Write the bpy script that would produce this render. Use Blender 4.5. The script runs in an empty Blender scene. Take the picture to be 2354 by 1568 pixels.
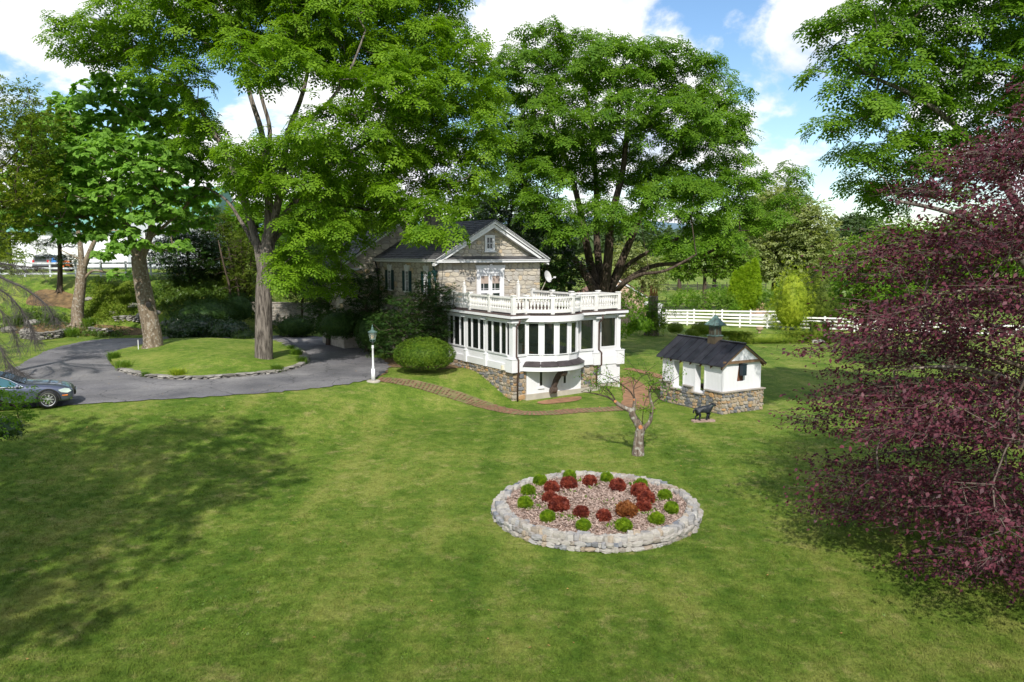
import bpy, math, random
import numpy as np
from mathutils import Vector, Matrix, geometry
C = bpy.context.scene.collection
R = math.radians
rng = np.random.default_rng(7)
random.seed(7)

# ------------------------------------------------------------------ camera, sky, sun
CAMZ, PITCH, F = 6.1, R(6.32), 3186.0 / 1.7406        # focal length in units of a 2353 px wide view
cd = bpy.data.cameras.new('camera'); cam = bpy.data.objects.new('camera', cd); C.objects.link(cam)
cam.location = (0, 0, CAMZ); cam.rotation_euler = (R(90) - PITCH, 0, 0)
cd.sensor_width = 36; cd.lens = 28.0; cd.clip_start = 0.3; cd.clip_end = 8000
bpy.context.scene.camera = cam
SUN_EL, SUN_AZ = R(42), R(181)
w = bpy.data.worlds.new('World'); bpy.context.scene.world = w; w.use_nodes = True
def build_world():
    nt = w.node_tree; N = nt.nodes; L = nt.links; N.clear()
    out = N.new('ShaderNodeOutputWorld'); bg = N.new('ShaderNodeBackground'); bg.inputs[1].default_value = 0.13
    sky = N.new('ShaderNodeTexSky'); sky.sky_type = 'NISHITA'; sky.sun_disc = False
    sky.sun_elevation = SUN_EL; sky.sun_rotation = SUN_AZ; sky.air_density = 1.0; sky.dust_density = 0.3; sky.ozone_density = 2.0
    tc = N.new('ShaderNodeTexCoord'); sp = N.new('ShaderNodeSeparateXYZ'); L.new(tc.outputs['Generated'], sp.inputs[0])
    ad = N.new('ShaderNodeMath'); ad.operation = 'ADD'; ad.inputs[1].default_value = 0.45; L.new(sp.outputs[2], ad.inputs[0])
    mx = N.new('ShaderNodeMath'); mx.operation = 'MAXIMUM'; mx.inputs[1].default_value = 0.05; L.new(ad.outputs[0], mx.inputs[0])
    cb = N.new('ShaderNodeCombineXYZ')
    for i in (0, 1):
        d = N.new('ShaderNodeMath'); d.operation = 'DIVIDE'; L.new(sp.outputs[i], d.inputs[0]); L.new(mx.outputs[0], d.inputs[1]); L.new(d.outputs[0], cb.inputs[i])
    mp = N.new('ShaderNodeMapping'); mp.inputs['Location'].default_value = (1.74, 6.65, 4.82); mp.inputs['Scale'].default_value = (1.0, 1.0, 1)
    L.new(cb.outputs[0], mp.inputs[0])
    def noise(sc, det, rough, loc=None):
        n = N.new('ShaderNodeTexNoise'); n.inputs['Scale'].default_value = sc; n.inputs['Detail'].default_value = det
        n.inputs['Roughness'].default_value = rough; L.new(mp.outputs[0], n.inputs[0]); return n
    n1 = noise(2.3, 12, 0.56); n1.inputs['Distortion'].default_value = 0.25
    rp = N.new('ShaderNodeValToRGB'); rp.color_ramp.elements[0].position = 0.45; rp.color_ramp.elements[1].position = 0.515
    rp.color_ramp.interpolation = 'EASE'
    L.new(n1.outputs[0], rp.inputs[0])
    n2 = noise(4.0, 8, 0.55)
    rp2 = N.new('ShaderNodeValToRGB'); rp2.color_ramp.elements[0].position = 0.34; rp2.color_ramp.elements[0].color = (4.6, 5.3, 6.5, 1)
    rp2.color_ramp.elements[1].position = 0.5; rp2.color_ramp.elements[1].color = (7.7, 7.7, 7.8, 1)
    L.new(n2.outputs[0], rp2.inputs[0])
    hs = N.new('ShaderNodeHueSaturation'); hs.inputs['Saturation'].default_value = 1.12; hs.inputs['Value'].default_value = 1.05
    L.new(sky.outputs[0], hs.inputs['Color'])
    mix = N.new('ShaderNodeMix'); mix.data_type = 'RGBA'; L.new(rp.outputs[0], mix.inputs[0]); L.new(hs.outputs[0], mix.inputs[6]); L.new(rp2.outputs[0], mix.inputs[7])
    L.new(mix.outputs[2], bg.inputs[0]); L.new(bg.outputs[0], out.inputs[0])
build_world()
sd = bpy.data.lights.new('sun', 'SUN'); sd.energy = 4.8; sd.angle = R(0.55); sd.color = (1.0, 0.94, 0.84)
sun = bpy.data.objects.new('sun', sd); C.objects.link(sun)
SDIR = Vector((math.sin(SUN_AZ) * math.cos(SUN_EL), math.cos(SUN_AZ) * math.cos(SUN_EL), math.sin(SUN_EL)))
sun.rotation_euler = SDIR.to_track_quat('Z', 'Y').to_euler(); sun.location = (0, -20, 40)
vs = bpy.context.scene.view_settings
vs.view_transform = 'Standard'; vs.look = 'None'; vs.gamma = 1; vs.use_curve_mapping = False; vs.exposure = 0.3
cy = bpy.context.scene.cycles
cy.max_bounces = 6; cy.diffuse_bounces = 3; cy.glossy_bounces = 2; cy.transmission_bounces = 4; cy.transparent_max_bounces = 4

# ------------------------------------------------------------------ places
def P(u, v, y):                    # the point at distance y north of the drone that stands at (u, v) in a 2353 x 1568 view
    xx = (u - 1176.5) / F; yy = (v - 784.0) / F
    dy = math.cos(PITCH) - yy * math.sin(PITCH); dz = -math.sin(PITCH) - yy * math.cos(PITCH)
    return Vector((xx * y / dy, y, CAMZ + dz * y / dy))
def sstep(a, b, t): t = np.clip((t - a) / (b - a), 0, 1); return t * t * (3 - 2 * t)
def hgt(x, y):
    x = np.asarray(x, float); y = np.asarray(y, float)
    d = (x + 6.5) * 0.5 - (y - 37.3) * 0.86 + 1.5
    wd = 5.0 + 8.0 * sstep(-3, -12, x)
    t = np.maximum(sstep(0, wd, d), sstep(1.5, 6.5, x))
    h = -1.12 * t
    bank = 4.1 * sstep(57.5, 68, y - 0.06 * (x + 30)) * sstep(-19.5, -26, x) * sstep(200, 120, y)
    h = h + bank * sstep(-160, -90, x)
    h = h + 0.03 * np.sin(x * 0.7 + 1) * np.cos(y * 0.55) * sstep(8, 16, y) * t
    far = sstep(130, 900, y)
    h = h + 14 * far + 3 * np.sin(x * 0.006 + 1.0) * far
    return h
def hz(x, y): return float(hgt(x, y))
def G(u, v):                       # where that line of sight meets the ground
    a = P(u, v, 1.0) - Vector((0, 0, CAMZ)); t = 8.0
    for _ in range(4000):
        p = Vector((0, 0, CAMZ)) + a * t
        if p.z < hz(p.x, p.y): break
        t += 0.05
    return Vector((p.x, p.y, hz(p.x, p.y)))

# ------------------------------------------------------------------ materials
def nodes(m):
    m.use_nodes = True; nt = m.node_tree; nt.nodes.clear(); return nt, nt.nodes, nt.links
def ramp(N, cols):
    r = N.new('ShaderNodeValToRGB'); e = r.color_ramp.elements
    while len(e) < len(cols): e.new(0.5)
    for k, c in enumerate(cols):
        if len(c) == 2: e[k].position = c[0]; e[k].color = (*c[1], 1)
        else: e[k].position = k / (len(cols) - 1); e[k].color = (*c, 1)
    return r
def M(name, col, rough=0.7, var=0.25, vscale=2.0, bump=0.0, bscale=20.0, metal=0.0, spec=0.4, rand=None, stretch=(1, 1, 1), col2=None, coat=0.0, det=6):
    m = bpy.data.materials.new(name); nt, N, L = nodes(m)
    out = N.new('ShaderNodeOutputMaterial'); p = N.new('ShaderNodeBsdfPrincipled'); L.new(p.outputs[0], out.inputs[0])
    p.inputs['Roughness'].default_value = rough; p.inputs['Metallic'].default_value = metal
    p.inputs['Specular IOR Level'].default_value = spec; p.inputs['Coat Weight'].default_value = coat
    tc = N.new('ShaderNodeTexCoord'); mp = N.new('ShaderNodeMapping'); mp.inputs['Scale'].default_value = stretch; L.new(tc.outputs['Object'], mp.inputs[0])
    n = N.new('ShaderNodeTexNoise'); n.inputs['Scale'].default_value = vscale; n.inputs['Detail'].default_value = det; L.new(mp.outputs[0], n.inputs[0])
    c2 = col2 or tuple(c * (1 - var) for c in col); c1 = col if col2 else tuple(min(1, c * (1 + var)) for c in col)
    rp = ramp(N, [(0.32, c2), (0.68, c1)]); L.new(n.outputs[0], rp.inputs[0]); colo = rp.outputs[0]
    if rand:
        oi = N.new('ShaderNodeObjectInfo'); rr = ramp(N, rand); L.new(oi.outputs['Random'], rr.inputs[0])
        mm = N.new('ShaderNodeMix'); mm.data_type = 'RGBA'; mm.blend_type = 'MULTIPLY'; mm.inputs[0].default_value = 1
        L.new(rr.outputs[0], mm.inputs[6]); L.new(colo, mm.inputs[7]); colo = mm.outputs[2]
    L.new(colo, p.inputs['Base Color'])
    if bump:
        nb = N.new('ShaderNodeTexNoise'); nb.inputs['Scale'].default_value = bscale; nb.inputs['Detail'].default_value = 8; nb.inputs['Roughness'].default_value = 0.65
        L.new(mp.outputs[0], nb.inputs[0]); b = N.new('ShaderNodeBump'); b.inputs['Strength'].default_value = bump; b.inputs['Distance'].default_value = 0.03
        L.new(nb.outputs[0], b.inputs['Height']); L.new(b.outputs[0], p.inputs['Normal'])
    return m
def leaf_mat(name, a, b, trans=0.35, rough=0.45, spec=0.35, scale=0.8, tmul=1.5):
    m = bpy.data.materials.new(name); nt, N, L = nodes(m)
    out = N.new('ShaderNodeOutputMaterial'); p = N.new('ShaderNodeBsdfPrincipled'); t = N.new('ShaderNodeBsdfTranslucent'); mx = N.new('ShaderNodeMixShader')
    p.inputs['Roughness'].default_value = rough; p.inputs['Specular IOR Level'].default_value = spec; mx.inputs[0].default_value = trans
    ge = N.new('ShaderNodeNewGeometry')
    n = N.new('ShaderNodeTexNoise'); n.inputs['Scale'].default_value = scale; n.inputs['Detail'].default_value = 3; L.new(ge.outputs['Position'], n.inputs[0])
    n2 = N.new('ShaderNodeTexNoise'); n2.inputs['Scale'].default_value = 9.0; n2.inputs['Detail'].default_value = 1; L.new(ge.outputs['Position'], n2.inputs[0])
    mm = N.new('ShaderNodeMath'); mm.operation = 'ADD'; L.new(n.outputs[0], mm.inputs[0]); L.new(n2.outputs[0], mm.inputs[1])
    md = N.new('ShaderNodeMath'); md.operation = 'MULTIPLY'; md.inputs[1].default_value = 0.5; L.new(mm.outputs[0], md.inputs[0])
    rp = ramp(N, [(0.38, a), (0.62, b)]); L.new(md.outputs[0], rp.inputs[0]); L.new(rp.outputs[0], p.inputs['Base Color'])
    g = N.new('ShaderNodeMix'); g.data_type = 'RGBA'; g.blend_type = 'MULTIPLY'; g.inputs[0].default_value = 1; g.inputs[7].default_value = (tmul * 1.05, tmul * 1.1, tmul * 0.5, 1) if b[1] > b[0] else (tmul * 1.5, tmul, tmul, 1)
    L.new(rp.outputs[0], g.inputs[6]); L.new(g.outputs[2], t.inputs['Color'])
    L.new(p.outputs[0], mx.inputs[1]); L.new(t.outputs[0], mx.inputs[2]); L.new(mx.outputs[0], out.inputs[0])
    return m
def bark_mat(name, a, b, sc=9.0, patch=None):
    m = bpy.data.materials.new(name); nt, N, L = nodes(m)
    out = N.new('ShaderNodeOutputMaterial'); p = N.new('ShaderNodeBsdfPrincipled'); L.new(p.outputs[0], out.inputs[0]); p.inputs['Roughness'].default_value = 0.9; p.inputs['Specular IOR Level'].default_value = 0.15
    tc = N.new('ShaderNodeTexCoord'); mp = N.new('ShaderNodeMapping'); mp.inputs['Scale'].default_value = (1, 1, 0.16); L.new(tc.outputs['Object'], mp.inputs[0])
    n = N.new('ShaderNodeTexNoise'); n.inputs['Scale'].default_value = sc; n.inputs['Detail'].default_value = 8; n.inputs['Roughness'].default_value = 0.65; n.inputs['Distortion'].default_value = 0.4
    L.new(mp.outputs[0], n.inputs[0]); rp = ramp(N, [(0.38, a), (0.6, b)]); L.new(n.outputs[0], rp.inputs[0]); colo = rp.outputs[0]
    if patch:
        n3 = N.new('ShaderNodeTexNoise'); n3.inputs['Scale'].default_value = 7; n3.inputs['Detail'].default_value = 4; L.new(tc.outputs['Object'], n3.inputs[0])
        r3 = ramp(N, [(0.55, (0, 0, 0)), (0.6, (1, 1, 1))]); L.new(n3.outputs[0], r3.inputs[0])
        mm = N.new('ShaderNodeMix'); mm.data_type = 'RGBA'; L.new(r3.outputs[0], mm.inputs[0]); L.new(colo, mm.inputs[6]); mm.inputs[7].default_value = (*patch, 1); colo = mm.outputs[2]
    L.new(colo, p.inputs['Base Color'])
    b_ = N.new('ShaderNodeBump'); b_.inputs['Strength'].default_value = 1.0; b_.inputs['Distance'].default_value = 0.08; L.new(n.outputs[0], b_.inputs['Height']); L.new(b_.outputs[0], p.inputs['Normal'])
    return m
def grass_mat(name, stripes=True, tone=1.0):
    m = bpy.data.materials.new(name); nt, N, L = nodes(m)
    out = N.new('ShaderNodeOutputMaterial'); p = N.new('ShaderNodeBsdfPrincipled'); L.new(p.outputs[0], out.inputs[0]); p.inputs['Roughness'].default_value = 0.85; p.inputs['Specular IOR Level'].default_value = 0.12
    ge = N.new('ShaderNodeNewGeometry')
    def nz(sc, det=5, ro=0.55, st=None):
        n = N.new('ShaderNodeTexNoise'); n.inputs['Scale'].default_value = sc; n.inputs['Detail'].default_value = det; n.inputs['Roughness'].default_value = ro
        if st:
            mp = N.new('ShaderNodeMapping'); mp.inputs['Scale'].default_value = st; mp.inputs['Rotation'].default_value = (0, 0, R(-24)); L.new(ge.outputs['Position'], mp.inputs[0]); L.new(mp.outputs[0], n.inputs[0])
        else: L.new(ge.outputs['Position'], n.inputs[0])
        return n
    g = lambda *c: tuple(x * tone for x in c)
    big = nz(0.33, 6, 0.6); med = nz(2.2, 7, 0.66); fine = nz(13, 10, 0.9); dry = nz(1.5, 10, 0.82)
    r1 = ramp(N, [(0.38, g(0.065, 0.128, 0.013)), (0.5, g(0.118, 0.185, 0.026)), (0.63, g(0.205, 0.24, 0.055))])
    ad = N.new('ShaderNodeMath'); ad.operation = 'ADD'; L.new(big.outputs[0], ad.inputs[0]); L.new(med.outputs[0], ad.inputs[1])
    ml = N.new('ShaderNodeMath'); ml.operation = 'MULTIPLY'; ml.inputs[1].default_value = 0.5; L.new(ad.outputs[0], ml.inputs[0]); src = ml.outputs[0]
    if stripes:
        st = nz(1.0, 2, 0.5, (0.9, 0.05, 1)); s2 = N.new('ShaderNodeMath'); s2.operation = 'MULTIPLY_ADD'; s2.inputs[1].default_value = 0.4; s2.inputs[2].default_value = -0.2
        L.new(st.outputs[0], s2.inputs[0]); a2 = N.new('ShaderNodeMath'); a2.operation = 'ADD'; L.new(src, a2.inputs[0]); L.new(s2.outputs[0], a2.inputs[1]); src = a2.outputs[0]
    L.new(src, r1.inputs[0])
    rd = ramp(N, [(0.53, (0, 0, 0)), (0.68, (0.55, 0.55, 0.55))]); L.new(dry.outputs[0], rd.inputs[0])
    mx = N.new('ShaderNodeMix'); mx.data_type = 'RGBA'; L.new(rd.outputs[0], mx.inputs[0]); L.new(r1.outputs[0], mx.inputs[6]); mx.inputs[7].default_value = (0.4, 0.33, 0.16, 1)
    rf = ramp(N, [(0.34, (0.35, 0.37, 0.4)), (0.66, (1.7, 1.65, 1.5))]); L.new(fine.outputs[0], rf.inputs[0])
    mu = N.new('ShaderNodeMix'); mu.data_type = 'RGBA'; mu.blend_type = 'MULTIPLY'; mu.inputs[0].default_value = 1; L.new(mx.outputs[2], mu.inputs[6]); L.new(rf.outputs[0], mu.inputs[7])
    L.new(mu.outputs[2], p.inputs['Base Color'])
    bf = nz(14, 8, 0.8); b = N.new('ShaderNodeBump'); b.inputs['Strength'].default_value = 0.9; b.inputs['Distance'].default_value = 0.08; L.new(bf.outputs[0], b.inputs['Height']); L.new(b.outputs[0], p.inputs['Normal'])
    return m
WHITE = M('white_paint', (0.66, 0.67, 0.70), 0.5, 0.03, 1.5, 0.05, 30)
WHITE_OLD = M('weathered_white_paint', (0.66, 0.66, 0.65), 0.6, 0.08, 4, 0.1, 30)
WOOD = M('brown_timber', (0.16, 0.1, 0.055), 0.8, 0.35, 3, 0.3, 30, stretch=(1, 1, 6))
REDWOOD = M('red_brown_timber', (0.11, 0.045, 0.025), 0.8, 0.3, 5)
COPPER = M('aged_brown_copper', (0.06, 0.05, 0.052), 0.5, 0.3, 3, metal=0.35)
VERDI = M('verdigris_copper', (0.1, 0.19, 0.18), 0.7, 0.35, 6, 0.2, 30, col2=(0.05, 0.065, 0.06))
BROWNCU = M('dark_bronze_copper', (0.07, 0.055, 0.035), 0.6, 0.25, 5)
ROOFM = M('dark_metal_roofing', (0.028, 0.03, 0.04), 0.38, 0.35, 2.5, 0.05, 30, metal=0.25, rand=[(0.75, 0.75, 0.78), (1.25, 1.15, 1.1)])
DECK = M('brown_roof_membrane', (0.07, 0.045, 0.04), 0.7, 0.3, 2)
PIPE = M('brown_downspout', (0.06, 0.035, 0.03), 0.4, 0.1, 3)
SLATE = M('grey_roof_slate', (0.065, 0.065, 0.068), 0.7, 0.4, 2.2, 0.25, 12)
GREENP = M('dark_green_paint', (0.008, 0.045, 0.05), 0.5, 0.2, 3)
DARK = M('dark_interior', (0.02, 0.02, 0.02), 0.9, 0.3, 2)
CONC = M('pale_concrete', (0.38, 0.35, 0.3), 0.85, 0.12, 3, 0.2, 25)
MORTAR = M('grey_mortar', (0.33, 0.3, 0.26), 0.9, 0.15, 4, 0.3, 25)
MORTAR_B = M('tan_mortar', (0.33, 0.29, 0.24), 0.9, 0.15, 4, 0.3, 25)
HSTONE = M('buff_house_stone', (0.95, 0.95, 0.95), 0.88, 0.16, 3, 0.35, 14, rand=[(0, (0.37, 0.35, 0.32)), (0.3, (0.49, 0.44, 0.36)), (0.6, (0.54, 0.49, 0.41)), (0.85, (0.38, 0.37, 0.36)), (0.95, (0.54, 0.4, 0.23)), (1, (0.58, 0.54, 0.47))])
FSTONE = M('orange_grey_fieldstone', (0.95, 0.95, 0.95), 0.85, 0.2, 4, 0.4, 14, rand=[(0, (0.12, 0.13, 0.15)), (0.18, (0.2, 0.2, 0.21)), (0.35, (0.3, 0.26, 0.2)), (0.55, (0.38, 0.28, 0.17)), (0.75, (0.36, 0.33, 0.28)), (0.9, (0.42, 0.25, 0.11)), (1, (0.2, 0.17, 0.14))])
LSTONE = M('pale_limestone', (0.95, 0.95, 0.95), 0.85, 0.2, 4, 0.5, 12, rand=[(0, (0.33, 0.31, 0.28)), (0.3, (0.4, 0.38, 0.35)), (0.6, (0.27, 0.27, 0.28)), (0.8, (0.37, 0.3, 0.22)), (0.93, (0.15, 0.17, 0.21)), (1, (0.44, 0.43, 0.41))])
GSTONE = M('mossy_grey_stone', (0.95, 0.95, 0.95), 0.9, 0.3, 4, 0.5, 12, rand=[(0.17, 0.16, 0.14), (0.28, 0.27, 0.25), (0.35, 0.33, 0.3)])
FLAG = M('grey_flagstone', (0.27, 0.25, 0.22), 0.8, 0.12, 3, 0.2, 15, rand=[(0.85, 0.85, 0.9), (1.15, 1.1, 1.05)])
ASPH = M('worn_asphalt', (0.19, 0.188, 0.2), 0.85, 0.0, 0.4, 0.5, 40, col2=(0.1, 0.1, 0.11), det=10)
def asphalt():
    nt = ASPH.node_tree; N, L = nt.nodes, nt.links; p = [n for n in N if n.type == 'BSDF_PRINCIPLED'][0]; src = p.inputs['Base Color'].links[0].from_socket
    ge = N.new('ShaderNodeNewGeometry'); v = N.new('ShaderNodeTexVoronoi'); v.feature = 'DISTANCE_TO_EDGE'; v.inputs['Scale'].default_value = 0.28
    n0 = N.new('ShaderNodeTexNoise'); n0.inputs['Scale'].default_value = 1.3; n0.inputs['Detail'].default_value = 6; L.new(ge.outputs['Position'], n0.inputs[0])
    ad = N.new('ShaderNodeMix'); ad.data_type = 'RGBA'; ad.blend_type = 'ADD'; ad.inputs[0].default_value = 1; L.new(ge.outputs['Position'], ad.inputs[6]); L.new(n0.outputs[1], ad.inputs[7]); L.new(ad.outputs[2], v.inputs[0])
    r = ramp(N, [(0.0, (0.42, 0.42, 0.42)), (0.012, (1, 1, 1))]); L.new(v.outputs['Distance'], r.inputs[0])
    n1 = N.new('ShaderNodeTexNoise'); n1.inputs['Scale'].default_value = 0.16; n1.inputs['Detail'].default_value = 7; n1.inputs['Roughness'].default_value = 0.7; L.new(ge.outputs['Position'], n1.inputs[0]); r1 = ramp(N, [(0.38, (0.72, 0.72, 0.76)), (0.62, (1.22, 1.2, 1.16))]); L.new(n1.outputs[0], r1.inputs[0])
    n2 = N.new('ShaderNodeTexNoise'); n2.inputs['Scale'].default_value = 14; n2.inputs['Detail'].default_value = 6; n2.inputs['Roughness'].default_value = 0.85; L.new(ge.outputs['Position'], n2.inputs[0]); r2 = ramp(N, [(0.36, (0.68, 0.68, 0.68)), (0.64, (1.32, 1.32, 1.3))]); L.new(n2.outputs[0], r2.inputs[0])
    for rr in (r, r1, r2):
        m = N.new('ShaderNodeMix'); m.data_type = 'RGBA'; m.blend_type = 'MULTIPLY'; m.inputs[0].default_value = 1; L.new(src, m.inputs[6]); L.new(rr.outputs[0], m.inputs[7]); src = m.outputs[2]
    L.new(src, p.inputs['Base Color'])
asphalt()
BRICK = M('red_brick_paving', (0.26, 0.13, 0.085), 0.9, 0.0, 6, 0.3, 25, col2=(0.13, 0.09, 0.05))
SOIL = M('red_brown_soil', (0.24, 0.13, 0.07), 0.95, 0.3, 3, 0.4, 20)
EARTH = M('brown_leaf_litter', (0.13, 0.085, 0.04), 0.95, 0.5, 2.5, 0.6, 18)
MULCH = M('wood_chip_mulch', (0.3, 0.2, 0.15), 0.95, 0.0, 22, 0.9, 40, col2=(0.12, 0.075, 0.055), det=10)
GRASS = grass_mat('mown_lawn_grass'); GRASS_I = grass_mat('island_grass', False, 1.12)
BARK = bark_mat('furrowed_grey_bark', (0.045, 0.038, 0.033), (0.2, 0.175, 0.155))
BARK_D = bark_mat('dark_brown_bark', (0.03, 0.022, 0.017), (0.11, 0.085, 0.065))
BARK_C = bark_mat('smooth_tan_bark', (0.11, 0.085, 0.06), (0.24, 0.19, 0.14), 6, (0.3, 0.27, 0.23))
BARK_L = bark_mat('lichen_grey_bark', (0.08, 0.06, 0.045), (0.22, 0.18, 0.15), 12, (0.3, 0.29, 0.26))
TWIG = M('pale_grey_twig', (0.13, 0.1, 0.085), 0.85, 0.2, 4)
DTWIG = M('dead_grey_twig', (0.06, 0.055, 0.053), 0.9, 0.3, 4)
CUT = M('fresh_cut_orange_wood', (0.36, 0.15, 0.06), 0.8, 0.35, 12)
LW = leaf_mat('bright_walnut_leaf', (0.07, 0.16, 0.007), (0.19, 0.32, 0.018), 0.45, 0.6, 0.2)
LW2 = leaf_mat('mid_walnut_leaf', (0.055, 0.14, 0.01), (0.15, 0.27, 0.02), 0.42, 0.6, 0.2)
LC = leaf_mat('catalpa_leaf', (0.1, 0.22, 0.03), (0.22, 0.4, 0.06), 0.42, 0.6, 0.2)
LY = leaf_mat('olive_yellow_leaf', (0.07, 0.13, 0.008), (0.18, 0.23, 0.018), 0.35)
LB = leaf_mat('purple_beech_leaf', (0.032, 0.013, 0.019), (0.135, 0.036, 0.054), 0.2, 0.5, 0.22, 1.2, 1.4)
LM = leaf_mat('glossy_dark_magnolia_leaf', (0.012, 0.04, 0.006), (0.04, 0.09, 0.012), 0.15, 0.3, 0.6)
LYEW = leaf_mat('dark_yew_needle', (0.016, 0.05, 0.01), (0.05, 0.1, 0.016), 0.15, 0.6, 0.2, 1.5)
LBOX = leaf_mat('clipped_green_needle', (0.04, 0.1, 0.008), (0.12, 0.19, 0.014), 0.2, 0.6, 0.2, 2)
LLIME = leaf_mat('lime_green_leaf', (0.17, 0.3, 0.01), (0.32, 0.45, 0.025), 0.35, 0.6, 0.2, 2)
LGOLD = leaf_mat('golden_cypress_leaf', (0.15, 0.23, 0.012), (0.33, 0.4, 0.03), 0.3, 0.6, 0.2)
LOL = leaf_mat('dark_olive_cypress_leaf', (0.035, 0.065, 0.008), (0.12, 0.17, 0.015), 0.25, 0.6, 0.2)
LPALE = leaf_mat('pale_dusty_green_leaf', (0.15, 0.2, 0.065), (0.34, 0.38, 0.16), 0.35, 0.6, 0.2)
LFRESH = leaf_mat('fresh_green_leaf', (0.07, 0.15, 0.015), (0.17, 0.27, 0.03), 0.4)
LFAR = leaf_mat('distant_green_leaf', (0.045, 0.085, 0.03), (0.09, 0.14, 0.05), 0.3)
LHEDGE = leaf_mat('yellow_green_hedge_leaf', (0.09, 0.16, 0.012), (0.21, 0.27, 0.035), 0.3, 0.6, 0.2, 2.5)
LRED = leaf_mat('dark_red_barberry_leaf', (0.1, 0.017, 0.012), (0.27, 0.062, 0.034), 0.3, 0.6, 0.3, 3)
LORG = leaf_mat('orange_red_barberry_leaf', (0.15, 0.045, 0.012), (0.26, 0.11, 0.03), 0.3, 0.6, 0.3, 3)
LBALL = leaf_mat('bright_boxwood_leaf', (0.09, 0.18, 0.008), (0.22, 0.33, 0.015), 0.3, 0.6, 0.2, 3)
LIVY = leaf_mat('ivy_ground_leaf', (0.03, 0.075, 0.01), (0.09, 0.15, 0.02), 0.25)
def glass_mat():
    m = bpy.data.materials.new('tinted_window_glass'); nt, N, L = nodes(m)
    out = N.new('ShaderNodeOutputMaterial'); p = N.new('ShaderNodeBsdfPrincipled'); L.new(p.outputs[0], out.inputs[0])
    p.inputs['Base Color'].default_value = (0.012, 0.018, 0.016, 1); p.inputs['Roughness'].default_value = 0.04; p.inputs['Specular IOR Level'].default_value = 0.5
    p.inputs['Alpha'].default_value = 0.55
    return m
GLASS = glass_mat()
PANE = M('dark_reflective_glass', (0.02, 0.028, 0.03), 0.05, 0.2, 1, spec=0.6)

# ------------------------------------------------------------------ object helpers
def link(o, parent=None):
    C.objects.link(o)
    if parent is not None: o.parent = parent
    return o
def empty(name, label, cat, loc=(0, 0, 0), rz=0, group=None):
    o = bpy.data.objects.new(name, None); o.empty_display_size = 0.3; C.objects.link(o)
    o.location = loc; o.rotation_euler = (0, 0, rz); tag(o, label, cat, group); return o
def tag(o, label, cat, group=None):
    o['label'] = label; o['category'] = cat
    if group: o['group'] = group
    return o
def mesh(name, vs_, fs, mat, parent=None, smooth=False, off=None, kind=None):
    me = bpy.data.meshes.new(name)
    if off is not None: vs_ = [(v[0] - off[0], v[1] - off[1], v[2] - off[2]) for v in vs_]
    me.from_pydata([tuple(v) for v in vs_], [], fs)
    if smooth: me.polygons.foreach_set('use_smooth', [True] * len(me.polygons))
    for k in (mat if isinstance(mat, (list, tuple)) else [mat]): me.materials.append(k)
    o = bpy.data.objects.new(name, me); link(o, parent)
    if kind: o['kind'] = kind
    return o
def npmesh(name, V, Q, mat, parent=None, off=(0, 0, 0), kind=None, smooth=False):
    V = np.asarray(V, np.float32) - np.asarray(off, np.float32); Q = np.asarray(Q, np.int32); k = Q.shape[1]
    me = bpy.data.meshes.new(name); me.vertices.add(len(V)); me.vertices.foreach_set('co', V.ravel())
    me.loops.add(Q.size); me.loops.foreach_set('vertex_index', Q.ravel()); me.polygons.add(len(Q))
    me.polygons.foreach_set('loop_start', np.arange(0, Q.size, k, dtype=np.int32)); me.polygons.foreach_set('loop_total', np.full(len(Q), k, np.int32))
    if smooth: me.polygons.foreach_set('use_smooth', np.ones(len(Q), bool))
    me.update(calc_edges=True); me.materials.append(mat)
    o = bpy.data.objects.new(name, me); link(o, parent)
    if kind: o['kind'] = kind
    return o
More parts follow.
